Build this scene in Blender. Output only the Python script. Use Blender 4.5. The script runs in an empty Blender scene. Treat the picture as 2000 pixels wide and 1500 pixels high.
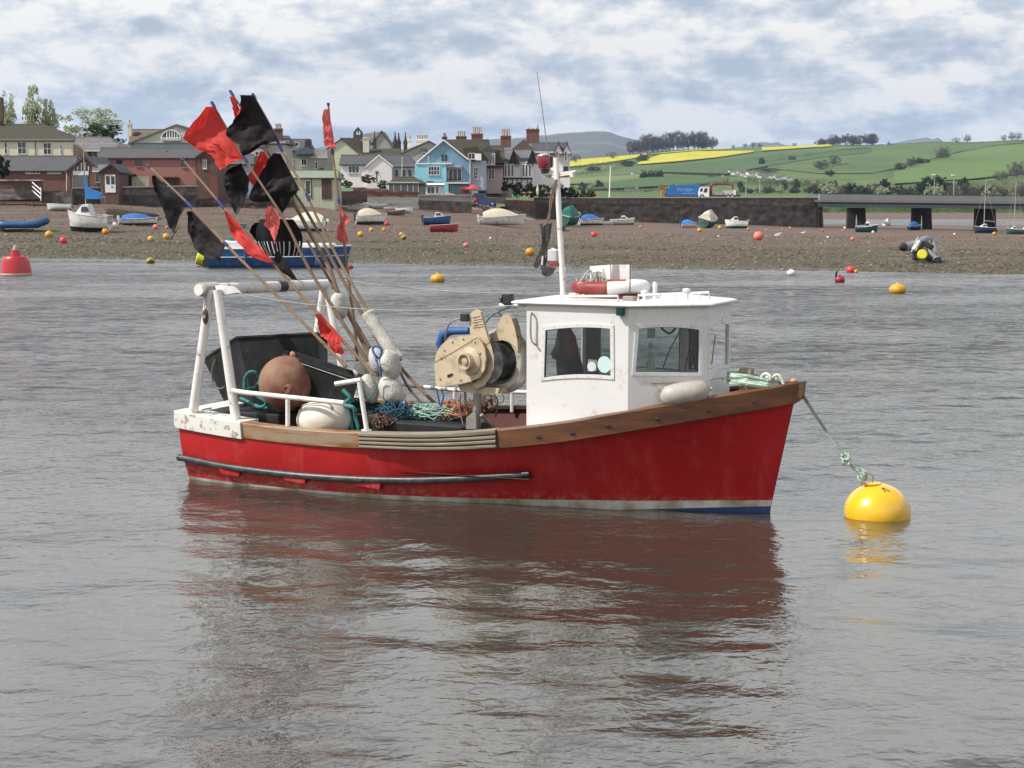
import bpy, math, random
import numpy as np
from mathutils import Vector, Matrix, Euler, noise as mnoise

scene = bpy.context.scene
C = scene.collection
R = math.radians

# ---------------------------------------------------------------- camera
CAM_H = 4.1
F = 3000.0
PITCH = math.atan(350 / F)
cd = bpy.data.cameras.new('camera')
cam = bpy.data.objects.new('camera', cd)
C.objects.link(cam)
cd.sensor_width = 36
cd.lens = 36 * F / 2000
cd.clip_start = 0.2
cd.clip_end = 60000
cam.location = (0, 0, CAM_H)
cam.rotation_euler = (R(90) - PITCH, 0, 0)
scene.camera = cam

# ---------------------------------------------------------------- light
SUN_EL, SUN_AZ = R(47), R(18)      # azimuth: degrees towards the viewer from due left
sun_dir = Vector((-math.cos(SUN_AZ) * math.cos(SUN_EL), -math.sin(SUN_AZ) * math.cos(SUN_EL), math.sin(SUN_EL)))
sd = bpy.data.lights.new('sun', 'SUN')
sd.energy = 5.0
sd.angle = R(0.53)
sd.color = (1.0, 0.955, 0.89)
sun = bpy.data.objects.new('sun', sd)
C.objects.link(sun)
sun.rotation_euler = sun_dir.to_track_quat('Z', 'Y').to_euler()
sun.location = (-20, -10, 40)

scene.view_settings.view_transform = 'Standard'
scene.view_settings.look = 'None'
scene.view_settings.exposure = 0.04
scene.view_settings.gamma = 1
scene.view_settings.use_curve_mapping = False
scene.cycles.max_bounces = 8
scene.cycles.transparent_max_bounces = 16
scene.cycles.volume_bounces = 0
scene.cycles.caustics_reflective = False
scene.cycles.caustics_refractive = False
scene.cycles.sample_clamp_indirect = 6
scene.cycles.use_denoising = True

# ---------------------------------------------------------------- node helpers
class N:
    def __init__(s, tree):
        s.t = tree
    def new(s, typ, **kw):
        n = s.t.nodes.new(typ)
        for k, v in kw.items():
            setattr(n, k, v)
        return n
    def put(s, sock, v):
        if hasattr(v, 'is_output') or isinstance(v, bpy.types.NodeSocket):
            s.t.links.new(v, sock)
        elif isinstance(v, (tuple, list)):
            sock.default_value = tuple(v) + ((1.0,) if len(v) == 3 and len(sock.default_value) == 4 else ())
        else:
            sock.default_value = v
    def math(s, op, a, b=0.0, clamp=False):
        n = s.new('ShaderNodeMath', operation=op, use_clamp=clamp)
        s.put(n.inputs[0], a); s.put(n.inputs[1], b)
        return n.outputs[0]
    def noise(s, vec, scale, detail=4, rough=0.55, dist=0.0):
        n = s.new('ShaderNodeTexNoise')
        if vec is not None: s.put(n.inputs['Vector'], vec)
        n.inputs['Scale'].default_value = scale
        n.inputs['Detail'].default_value = detail
        n.inputs['Roughness'].default_value = rough
        n.inputs['Distortion'].default_value = dist
        return n.outputs['Fac']
    def ramp(s, fac, pts, interp='LINEAR'):
        n = s.new('ShaderNodeValToRGB')
        cr = n.color_ramp; cr.interpolation = interp
        while len(cr.elements) < len(pts): cr.elements.new(0.5)
        for e, (p, c) in zip(cr.elements, pts):
            e.position = p
            e.color = (c, c, c, 1) if not isinstance(c, (tuple, list)) else tuple(c) + (1,)
        s.put(n.inputs[0], fac)
        return n.outputs[0]
    def mix(s, fac, a, b, mode='MIX'):
        n = s.new('ShaderNodeMix', data_type='RGBA', blend_type=mode)
        s.put(n.inputs[0], fac); s.put(n.inputs[6], a); s.put(n.inputs[7], b)
        return n.outputs[2]
    def mapping(s, vec, scale=(1, 1, 1), loc=(0, 0, 0), rot=(0, 0, 0)):
        n = s.new('ShaderNodeMapping')
        s.put(n.inputs[0], vec)
        n.inputs['Location'].default_value = loc
        n.inputs['Rotation'].default_value = rot
        n.inputs['Scale'].default_value = scale
        return n.outputs[0]
    def obj(s):
        return s.new('ShaderNodeTexCoord').outputs['Object']
    def pos(s):
        return s.new('ShaderNodeNewGeometry').outputs['Position']

def newmat(name):
    m = bpy.data.materials.new(name)
    m.use_nodes = True
    m.node_tree.nodes.clear()
    n = N(m.node_tree)
    out = n.new('ShaderNodeOutputMaterial')
    return m, n, out

def mat(name, col, rough=0.6, var=0.12, scale=6.0, col2=None, amt=0.5, sc2=3.0, sharp=0.08,
        bump=0.0, bscale=40.0, metal=0.0, coat=0.0, stretch=(1, 1, 1), world=False, spec=0.5, sheen=0.0, trans=0.0, back=None):
    """painted / weathered surface: base tint with soft variation, optional second colour in patches, fine bump"""
    m, n, out = newmat(name)
    p = n.new('ShaderNodeBsdfPrincipled')
    v = n.pos() if world else n.obj()
    if stretch != (1, 1, 1): v = n.mapping(v, stretch)
    c = n.mix(n.ramp(n.noise(v, scale, 5, 0.6), [(0.3, 0.0), (0.7, 1.0)]),
              tuple(x * (1 - var) for x in col), tuple(min(1, x * (1 + var)) for x in col))
    if col2:
        f = n.noise(v, sc2, 8, 0.65)
        th = 0.62 - 0.24 * amt
        c = n.mix(n.ramp(f, [(max(0, th - sharp), 0.0), (min(1, th + sharp), 1.0)]), c, col2)
    n.put(p.inputs['Base Color'], c)
    p.inputs['Metallic'].default_value = metal
    p.inputs['Specular IOR Level'].default_value = spec
    p.inputs['Coat Weight'].default_value = coat
    p.inputs['Coat Roughness'].default_value = 0.1
    r = n.math('ADD', n.math('MULTIPLY', n.noise(v, scale * 1.7, 3), 0.25), rough - 0.12, True)
    n.put(p.inputs['Roughness'], r)
    if bump:
        b = n.new('ShaderNodeBump')
        b.inputs['Strength'].default_value = bump
        b.inputs['Distance'].default_value = 0.02
        n.put(b.inputs['Height'], n.noise(v, bscale, 5, 0.6))
        n.put(p.inputs['Normal'], b.outputs[0])
    sh = p.outputs[0]
    if trans:
        t = n.new('ShaderNodeBsdfTranslucent')
        n.put(t.inputs[0], tuple(min(1, x * 1.1) for x in col))
        mx = n.new('ShaderNodeMixShader'); mx.inputs[0].default_value = trans
        n.put(mx.inputs[1], sh); n.put(mx.inputs[2], t.outputs[0]); sh = mx.outputs[0]
    n.put(out.inputs[0], sh)
    return m

# ---------------------------------------------------------------- world: Nishita sky with broken cloud
SKY = 0.1
HAZE = 0.000062
w = bpy.data.worlds.new('World')
scene.world = w
w.use_nodes = True
w.node_tree.nodes.clear()
n = N(w.node_tree)
out = n.new('ShaderNodeOutputWorld')
bg = n.new('ShaderNodeBackground')
bg.inputs[1].default_value = SKY
sk = n.new('ShaderNodeTexSky', sky_type='NISHITA')
sk.sun_disc = False
sk.sun_elevation = SUN_EL
sk.sun_rotation = math.atan2(sun_dir.x, sun_dir.y)
sk.air_density = 1.2; sk.dust_density = 1.5
tc = n.new('ShaderNodeTexCoord').outputs['Generated']
sp = n.new('ShaderNodeSeparateXYZ'); n.put(sp.inputs[0], tc)
# cloud layer: directions stretched so that banks flatten near the horizon
zz = n.math('ADD', n.math('ABSOLUTE', sp.outputs[2]), 1.0)
cx = n.math('DIVIDE', sp.outputs[0], zz); cy = n.math('DIVIDE', sp.outputs[1], zz)
cb = n.new('ShaderNodeCombineXYZ'); n.put(cb.inputs[0], cx); n.put(cb.inputs[1], n.math('MULTIPLY', cy, 1.0)); n.put(cb.inputs[2], n.math('MULTIPLY', sp.outputs[2], 1.7))
v = n.mapping(cb.outputs[0], (1.0, 1.0, 1.0), (3.1, 5.7, 0))
big = n.noise(v, 6.0, 3, 0.5, 0.3)
med = n.noise(v, 15.0, 10, 0.60, 0.12)
lit = n.noise(n.mapping(v, (1, 1, 1), (0.004, -0.010, 0.020)), 15.0, 10, 0.60, 0.12)
cover = n.ramp(n.math('ADD', n.math('MULTIPLY', big, 0.5), n.math('MULTIPLY', med, 0.5)), [(0.34, 0.0), (0.46, 1.0)])
relief = n.math('ADD', n.math('MULTIPLY', n.math('SUBTRACT', med, lit), 3.0), 0.5, True)
body = n.ramp(n.math('ADD', n.math('MULTIPLY', big, 0.45), n.math('MULTIPLY', med, 0.55)), [(0.38, 0.0), (0.62, 1.0)])
tone = n.math('ADD', n.math('MULTIPLY', relief, 0.85), n.math('MULTIPLY', body, 0.2), True)
k = 1 / SKY
cloud = n.ramp(tone, [(0.12, (0.44, 0.49, 0.555)), (0.36, (0.62, 0.65, 0.69)), (0.54, (0.82, 0.815, 0.80)), (0.74, (1.04, 0.985, 0.90))])
vm = n.new('ShaderNodeVectorMath', operation='SCALE'); n.put(vm.inputs[0], cloud); n.put(vm.inputs['Scale'], n.math('MULTIPLY', n.ramp(sp.outputs[2], [(0.10, 0.5), (0.34, 0.9)]), 2 * k))
hi = n.ramp(sp.outputs[2], [(0.38, 0.0), (0.62, 1.0)])
gap = n.mix(n.math('SUBTRACT', 0.62, n.math('MULTIPLY', hi, 0.62)), sk.outputs[0], (0.50 * k, 0.58 * k, 0.675 * k))
n.put(bg.inputs[0], n.mix(n.math('MULTIPLY', cover, n.math('SUBTRACT', 0.93, n.math('MULTIPLY', hi, 0.72))), gap, vm.outputs[0]))
n.put(out.inputs[0], bg.outputs[0])

# ---------------------------------------------------------------- picture geometry -> metres
def ray(px, py):
    a, b = px - 1000.0, 750.0 - py
    return Vector((a, F * math.cos(PITCH) + b * math.sin(PITCH), -F * math.sin(PITCH) + b * math.cos(PITCH)))
CAMP = Vector((0, 0, CAM_H))
def P(px, py, Y):
    d = ray(px, py)
    return CAMP + d * (Y / d.y)
def G(px, py, z=0.0):
    d = ray(px, py)
    return CAMP + d * ((z - CAM_H) / d.z)
def S(npx, Y):
    return npx * Y / F / math.cos(PITCH) * 1.0

# ---------------------------------------------------------------- mesh builder
class MB:
    def __init__(s, M=None):
        s.v = []; s.f = []; s.m = []; s.M = M; s.mi = 0
    def add(s, vs, fs):
        o = len(s.v)
        s.v += [(s.M @ Vector(p)) if s.M else Vector(p) for p in vs]
        s.f += [tuple(i + o for i in f) for f in fs]
        s.m += [s.mi] * len(fs)
        return s
    def box(s, c, d, rz=0, rx=0, ry=0, taper=1.0):
        cx, cy, cz = c; a, b, h = d[0] / 2, d[1] / 2, d[2] / 2
        Rm = Euler((rx, ry, rz)).to_matrix()
        vs = []
        for z, k in ((-h, 1), (h, taper)):
            for x, y in ((-a, -b), (a, -b), (a, b), (-a, b)):
                vs.append(Vector(c) + Rm @ Vector((x * k, y * k, z)))
        return s.add(vs, [(3, 2, 1, 0), (4, 5, 6, 7), (0, 1, 5, 4), (1, 2, 6, 5), (2, 3, 7, 6), (3, 0, 4, 7)])
    def bb(s, x0, x1, y0, y1, z0, z1):
        return s.box(((x0 + x1) / 2, (y0 + y1) / 2, (z0 + z1) / 2), (abs(x1 - x0), abs(y1 - y0), abs(z1 - z0)))
    def rbox(s, c, d, r=0.02, seg=3, rz=0, rx=0, ry=0):
        """box with rounded vertical-plan corners and small chamfered rims"""
        pts = []
        a, b = d[0] / 2 - r, d[1] / 2 - r
        for cxs, cys, a0 in ((1, 1, 0), (-1, 1, 90), (-1, -1, 180), (1, -1, 270)):
            for i in range(seg + 1):
                t = R(a0 + 90 * i / seg)
                pts.append((cxs * a + r * math.cos(t), cys * b + r * math.sin(t)))
        h = d[2] / 2; q = min(r * .5, h * .5)
        Rm = Euler((rx, ry, rz)).to_matrix(); c = Vector(c)
        rings = []
        for z, ins in ((-h, q), (-h + q, 0), (h - q, 0), (h, q)):
            kx, ky = 1 - ins / (d[0] / 2), 1 - ins / (d[1] / 2)
            rings.append([c + Rm @ Vector((x * kx, y * ky, z)) for x, y in pts])
        return s.loft(rings, True, True)
    def loft(s, rings, close=True, cap=False):
        k = len(rings[0]); vs = [p for r_ in rings for p in r_]; fs = []
        for i in range(len(rings) - 1):
            for j in range(k if close else k - 1):
                j2 = (j + 1) % k
                fs.append((i * k + j, i * k + j2, (i + 1) * k + j2, (i + 1) * k + j))
        if cap:
            fs.append(tuple(range(k - 1, -1, -1)))
            fs.append(tuple((len(rings) - 1) * k + j for j in range(k)))
        return s.add(vs, fs)
    def tube(s, pts, r=0.02, seg=8, cap=True, closed=False):
        pts = [Vector(p) for p in pts]; k = len(pts)
        rs = r if isinstance(r, (list, tuple)) else [r] * k
        rings = []; up = None
        for i, p in enumerate(pts):
            if closed: t = pts[(i + 1) % k] - pts[i - 1]
            else: t = pts[min(i + 1, k - 1)] - pts[max(i - 1, 0)]
            if t.length < 1e-9: t = Vector((0, 0, 1))
            t.normalize()
            if up is None:
                up = Vector((0, 0, 1)) if abs(t.z) < .9 else Vector((1, 0, 0))
            x = t.cross(up)
            if x.length < 1e-6: x = t.cross(Vector((1, 0, 0.3)))
            x.normalize(); y = x.cross(t).normalized(); up = y
            rings.append([p + (x * math.cos(a) + y * math.sin(a)) * rs[i] for a in [2 * math.pi * j / seg for j in range(seg)]])
        if closed: rings.append(rings[0])
        return s.loft(rings, True, cap and not closed)
    def lathe(s, prof, c=(0, 0, 0), axis=(0, 0, 1), seg=20, cap=True):
        """prof: list of (radius, height along axis)"""
        ax = Vector(axis).normalized()
        q = ax.to_track_quat('Z', 'Y'); c = Vector(c)
        rings = []
        for r_, h in prof:
            rings.append([c + q @ Vector((max(r_, 1e-4) * math.cos(2 * math.pi * j / seg), max(r_, 1e-4) * math.sin(2 * math.pi * j / seg), h)) for j in range(seg)])
        return s.loft(rings, True, cap)
    def ball(s, c, r, seg=20, rings=12, axis=(0, 0, 1), lump=0.0, seed=0):
        rr = (r, r, r) if not isinstance(r, (tuple, list)) else r
        q = Vector(axis).normalized().to_track_quat('Z', 'Y'); c = Vector(c)
        R_ = []
        for i in range(rings + 1):
            t = math.pi * i / rings
            row = []
            for j in range(seg):
                a = 2 * math.pi * j / seg
                v = Vector((math.sin(t) * math.cos(a) * rr[0], math.sin(t) * math.sin(a) * rr[1], -math.cos(t) * rr[2]))
                if lump: v *= 1 + lump * mnoise.noise(Vector((v.x, v.y, v.z)) * (2.2 / max(rr)) + Vector((seed * 7.1, 0, 0)))
                row.append(c + q @ v)
            R_.append(row)
        return s.loft(R_, True, False)
    def prism(s, poly, off):
        """closed polygon of 3-D points extruded by vector off"""
        k = len(poly); off = Vector(off)
        a = [Vector(p) for p in poly]; b = [p + off for p in a]
        fs = [tuple(range(k)), tuple(range(2 * k - 1, k - 1, -1))] + [(i, i + k, (i + 1) % k + k, (i + 1) % k) for i in range(k)]
        return s.add(a + b, fs)
    def grid(s, fn, nu, nv):
        vs = [fn(i / nu, j / nv) for j in range(nv + 1) for i in range(nu + 1)]
        fs = [(j * (nu + 1) + i, j * (nu + 1) + i + 1, (j + 1) * (nu + 1) + i + 1, (j + 1) * (nu + 1) + i) for j in range(nv) for i in range(nu)]
        return s.add(vs, fs)

OFF = {}
def obj(name, mb, material, parent=None, smooth=False, off=None, label=None, angle=None):
    """link the builder's mesh as ONE object; coordinates are in the parent's frame"""
    o_ = OFF.get(parent.name, Vector((0, 0, 0))) if parent else Vector((0, 0, 0))
    if off is not None: o_ = Vector(off)
    me = bpy.data.meshes.new(name)
    me.from_pydata([tuple(p - o_) for p in mb.v], [], mb.f)
    mats = material if isinstance(material, (list, tuple)) else [material]
    for m in mats: me.materials.append(m)
    if len(mats) > 1: me.polygons.foreach_set('material_index', mb.m)
    if smooth:
        me.polygons.foreach_set('use_smooth', [True] * len(me.polygons))
        try: me.set_sharp_from_angle(angle=R(angle or 40))
        except Exception: pass
    me.update()
    ob = bpy.data.objects.new(name, me)
    C.objects.link(ob)
    if parent:
        ob.parent = parent
    OFF[ob.name] = o_
    if label: ob['label'] = label
    return ob

def tag(o, label, cat, group=None, kind=None):
    if label: o['label'] = label
    if cat: o['category'] = cat
    if group: o['group'] = group
    if kind: o['kind'] = kind
    return o

def thing(name, label, cat, origin, M=None, group=None):
    """Empty at a thing's base; its parts are built in the frame M"""
    o = bpy.data.objects.new(name, None)
    C.objects.link(o)
    o.empty_display_size = 0.2
    origin = Vector(origin)
    o.matrix_world = (M @ Matrix.Translation(origin)) if M else Matrix.Translation(origin)
    OFF[o.name] = origin
    return tag(o, label, cat, group)

def single(name, mb, material, label, cat, M=None, group=None, smooth=True, kind=None, angle=None):
    """a thing that is one mesh: origin moved to the centre of its base"""
    xs = [p.x for p in mb.v]; ys = [p.y for p in mb.v]; zs_ = [p.z for p in mb.v]
    og = Vector(((min(xs) + max(xs)) / 2, (min(ys) + max(ys)) / 2, min(zs_)))
    o = obj(name, mb, material, None, smooth, off=og, angle=angle)
    o.matrix_world = (M @ Matrix.Translation(og)) if M else Matrix.Translation(og)
    return tag(o, label, cat, group, kind)

def struct(name, mb, material, smooth=False):
    o = obj(name, mb, material, None, smooth)
    o['kind'] = 'structure'
    return o

def copy_tree(o, parent=None):
    c = o.copy(); C.objects.link(c)
    if parent: c.parent = parent
    OFF[c.name] = OFF.get(o.name, Vector((0, 0, 0)))
    for ch in [x for x in list(bpy.data.objects) if x.parent == o]:
        copy_tree(ch, c)
    return c

def lerp(a, b, t): return a + (b - a) * t
def interp(x, pts):
    if x <= pts[0][0]: return pts[0][1]
    for (a, va), (b, vb) in zip(pts, pts[1:]):
        if x <= b: return va + (vb - va) * (x - a) / (b - a)
    return pts[-1][1]
def catmull(pts, sub=6):
    pts = [Vector(p) for p in pts]; out_ = []
    for i in range(len(pts) - 1):
        p0 = pts[max(i - 1, 0)]; p1 = pts[i]; p2 = pts[i + 1]; p3 = pts[min(i + 2, len(pts) - 1)]
        for j in range(sub):
            t = j / sub
            out_.append(0.5 * ((2 * p1) + (p2 - p0) * t + (2 * p0 - 5 * p1 + 4 * p2 - p3) * t * t + (3 * p1 - p0 - 3 * p2 + p3) * t ** 3))
    out_.append(pts[-1]); return out_
# ================================================================ WATER
def water_mat():
    m, n, out = newmat('estuary_water')
    p = n.new('ShaderNodeBsdfPrincipled')
    v = n.pos()
    patch = n.ramp(n.noise(n.mapping(v, (0.035, 0.11, 0)), 1.0, 4, 0.6, 0.5), [(0.40, 0.0), (0.60, 1.0)])
    sp = n.new('ShaderNodeSeparateXYZ'); n.put(sp.inputs[0], v)
    far = n.ramp(n.math('DIVIDE', sp.outputs[1], 60.0, True), [(0.28, 0.0), (0.50, 1.0)])
    ruff = n.math('ADD', n.math('MULTIPLY', patch, n.math('ADD', n.math('MULTIPLY', far, .45), .22)), n.math('MULTIPLY', far, 0.55), True)
    h1 = n.noise(n.mapping(v, (1.0, 1.5, 1), rot=(0, 0, R(12))), 1.9, 1.5, 0.4, 0.5)
    h2 = n.noise(n.mapping(v, (1.0, 1.3, 1), rot=(0, 0, R(-18))), 6.5, 1.5, 0.45, 0.6)
    h3 = n.noise(n.mapping(v, (1.0, 1.5, 1)), 19.0, 2, 0.5, 0.3)
    h0 = n.noise(n.mapping(v, (0.8, 1.2, 1), rot=(0, 0, R(5))), 0.9, 1, 0.4, 0.4)
    hh = n.math('ADD', n.math('MULTIPLY', h1, n.math('ADD', n.math('MULTIPLY', ruff, 0.05), 0.010)), n.math('MULTIPLY', h2, n.math('ADD', n.math('MULTIPLY', ruff, 0.030), 0.0042)))
    hh = n.math('ADD', hh, n.math('MULTIPLY', h0, n.math('MULTIPLY', far, 0.08)))
    hh = n.math('ADD', hh, n.math('MULTIPLY', h3, n.math('ADD', n.math('MULTIPLY', ruff, 0.0080), 0.0009)))
    b = n.new('ShaderNodeBump'); b.inputs['Strength'].default_value = 1.0; b.inputs['Distance'].default_value = 1.0
    n.put(b.inputs['Height'], hh)
    # sub-pixel wavelets of the open reach: facet slopes straight from vector noise
    def facet(sc, amp, loc):
        t = n.new('ShaderNodeTexNoise'); n.put(t.inputs['Vector'], n.mapping(v, (0.75, 1.7, 1), loc)); t.inputs['Scale'].default_value = sc; t.inputs['Detail'].default_value = 3
        a = n.new('ShaderNodeVectorMath', operation='SUBTRACT'); n.put(a.inputs[0], t.outputs['Color']); a.inputs[1].default_value = (.5, .5, .5)
        q = n.new('ShaderNodeVectorMath', operation='MULTIPLY'); n.put(q.inputs[0], a.outputs[0]); q.inputs[1].default_value = (amp * .6, amp, 0)
        # wind-driven wavelets: their steep faces lean towards the quay
        x_ = n.new('ShaderNodeSeparateXYZ'); n.put(x_.inputs[0], q.outputs[0]); y_ = n.new('ShaderNodeCombineXYZ'); n.put(y_.inputs[0], x_.outputs[0])
        n.put(y_.inputs[1], n.math('MULTIPLY', n.math('ABSOLUTE', x_.outputs[1]), -1.2)); return y_.outputs[0]
    s1 = n.new('ShaderNodeVectorMath', operation='ADD'); n.put(s1.inputs[0], facet(1.7, 1.7, (0, 0, 0))); n.put(s1.inputs[1], facet(4.0, .7, (7, 3, 0)))
    s0 = n.new('ShaderNodeVectorMath', operation='ADD'); n.put(s0.inputs[0], s1.outputs[0]); n.put(s0.inputs[1], facet(0.55, 1.0, (3, 9, 0)))
    s2 = n.new('ShaderNodeVectorMath', operation='SCALE'); n.put(s2.inputs[0], s0.outputs[0])
    n.put(s2.inputs['Scale'], n.math('MULTIPLY', n.ramp(n.math('DIVIDE', sp.outputs[1], 60.0, True), [(0.30, 0.0), (0.70, 1.0)]), n.math('ADD', n.math('MULTIPLY', patch, 0.6), 0.55)))
    s3 = n.new('ShaderNodeVectorMath', operation='ADD'); n.put(s3.inputs[0], b.outputs[0]); n.put(s3.inputs[1], s2.outputs[0])
    s4 = n.new('ShaderNodeVectorMath', operation='NORMALIZE'); n.put(s4.inputs[0], s3.outputs[0])
    n.put(p.inputs['Normal'], s4.outputs[0])
    silt = n.noise(n.mapping(v, (0.08, 0.3, 1)), 1.0, 3)
    n.put(p.inputs['Base Color'], n.mix(silt, (0.036, 0.034, 0.027), (0.048, 0.044, 0.034)))
    p.inputs['Roughness'].default_value = 0.03
    p.inputs['IOR'].default_value = 2.2
    n.put(out.inputs[0], p.outputs[0])
    return m

def build_water():
    rng = random.Random(3)
    waves = []
    for i in range(26):
        lam = 0.28 * (1.13 ** i) * 1.0
        if lam > 3.5: lam = rng.uniform(0.4, 3.0)
        ang = R(90 + rng.gauss(0, 28))
        k_ = 2 * math.pi / lam
        waves.append((k_ * math.cos(ang), k_ * math.sin(ang), 0.0020 * lam ** 1.0, rng.uniform(0, 6.28)))
    ys = [2.0]
    while ys[-1] < 34: ys.append(ys[-1] * 1.0042 + 0.012)
    while ys[-1] < 135: ys.append(ys[-1] * 1.02)
    ys = np.array(ys)
    nu = 300
    us = np.linspace(-0.46, 0.46, nu)
    Y = np.repeat(ys[:, None], nu, 1); X = Y * us[None, :] * (1 + 2.5 / Y)
    Z = np.zeros_like(X)
    DY = np.maximum(np.gradient(ys), ys * .92 / nu)[:, None]
    for kx, ky, a, ph in waves:
        lam = 2 * math.pi / math.hypot(kx, ky)
        fade = np.clip(lam / (5.0 * DY) - .4, 0, 1)
        Z += a * np.sin(kx * X + ky * Y + ph + 0.6 * np.sin(0.37 * X + 0.21 * Y + ph)) * fade
    fade = np.clip((130 - Y) / 60, 0, 1) * np.clip((0.46 - np.abs(us))[None, :] / 0.05, 0, 1)
    Z = Z * fade
    vs = np.stack([X, Y, Z], -1).reshape(-1, 3)
    ny = len(ys)
    idx = np.arange(ny * nu).reshape(ny, nu)
    q = np.stack([idx[:-1, :-1], idx[:-1, 1:], idx[1:, 1:], idx[1:, :-1]], -1).reshape(-1, 4)
    me = bpy.data.meshes.new('water')
    # surrounding flat water, joined to the same sheet just outside the rippled part
    big = [(-3000, -400, -0.03), (3000, -400, -0.03), (3000, 3200, -0.03), (-3000, 3200, -0.03)]
    allv = np.vstack([vs, np.array(big)])
    b0 = len(vs)
    me.from_pydata(allv.tolist(), [], q.tolist() + [(b0, b0 + 1, b0 + 2, b0 + 3)])
    me.polygons.foreach_set('use_smooth', [True] * len(me.polygons))
    me.materials.append(water_mat())
    o = bpy.data.objects.new('water', me); C.objects.link(o); o['kind'] = 'structure'
build_water()

# ================================================================ BEACH TERRAIN
# per picture column: (distance, height) stations of the foreshore
COLS = {
 -700: [(105, -1.2), (121, 0), (130, .45), (175, 1.3), (215, 4.4), (700, 5)],
 0:    [(104, -1.2), (119, 0), (127, .35), (165, 1.1), (200, 4.3), (212, 4.4), (700, 5)],
 180:  [(102, -1.2), (117.5, 0), (125, .33), (165, 1.0), (200, 4.2), (212, 4.4), (700, 5)],
 400:  [(98, -1.2), (113, 0), (121, .32), (168, 1.0), (205, 3.7), (215, 4.2), (700, 5)],
 600:  [(95, -1.2), (110, 0), (118, .30), (180, 1.1), (215, 3.9), (225, 4.2), (700, 5)],
 720:  [(92, -1.2), (107.5, 0), (116, .30), (190, 1.2), (232, 4.0), (245, 4.3), (700, 5)],
 900:  [(90, -1.2), (104.5, 0), (113, .30), (195, .95), (240, 2.9), (256, 4.2), (700, 5)],
 1040: [(87, -1.2), (102, 0), (111, .30), (200, .7), (262, 1.8), (300, 2.0), (700, 2)],
 1200: [(84, -1.2), (99.5, 0), (108, .30), (210, .55), (282, 1.45), (320, .6), (700, .5)],
 1400: [(82, -1.2), (97.5, 0), (106, .30), (210, .45), (297, 1.05), (330, .4), (700, .5)],
 1600: [(80, -1.2), (96, 0), (104, .30), (200, .22), (268, .2), (300, .15), (420, -.3), (450, .3), (700, 1)],
 1800: [(78, -1.2), (93.5, 0), (102, .30), (180, .22), (240, .2), (300, .1), (400, -.35), (450, .3), (700, 1)],
 2000: [(76, -1.2), (91.5, 0), (100, .30), (170, .22), (230, .2), (300, .1), (400, -.35), (450, .3), (700, 1)],
 2700: [(70, -1.2), (86, 0), (95, .30), (160, .22), (220, .2), (300, .1), (400, -.35), (450, .3), (700, 1)],
}
CK = sorted(COLS)
def terrain_z(px, Y):
    px = max(CK[0], min(CK[-1], px))
    for a, b in zip(CK, CK[1:]):
        if px <= b: break
    t = (px - a) / (b - a)
    t = t * t * (3 - 2 * t)
    z = lerp(interp(Y, COLS[a]), interp(Y, COLS[b]), t)
    X = (px - 1000) / F * Y
    sh = min(1, max(0, (Y - 88) / 25))
    z += sh * (0.10 * mnoise.noise(Vector((X * .12, Y * .05, 1.3))) + 0.05 * mnoise.noise(Vector((X * .5, Y * .25, 4.1)))
               + 0.035 * mnoise.noise(Vector((X * 1.6, Y * .9, 2.1)))) * (1 if Y < 200 else .5)
    if Y > 290: z = min(z, interp(Y, COLS[a]) + 1)
    return z
def T(px, Y): return P(px, 400, Y).xy.to_3d() + Vector((0, 0, terrain_z(px, Y)))
def hit(px, py, y0=88, y1=330):
    """where the line of sight through a picture point meets the beach"""
    Yv = y0
    while Yv < y1:
        p = P(px, py, Yv)
        if p.z <= terrain_z(px, Yv): 
            return Vector((p.x, p.y, terrain_z(px, Yv)))
        Yv += 0.5
    return P(px, py, y1)

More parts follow.
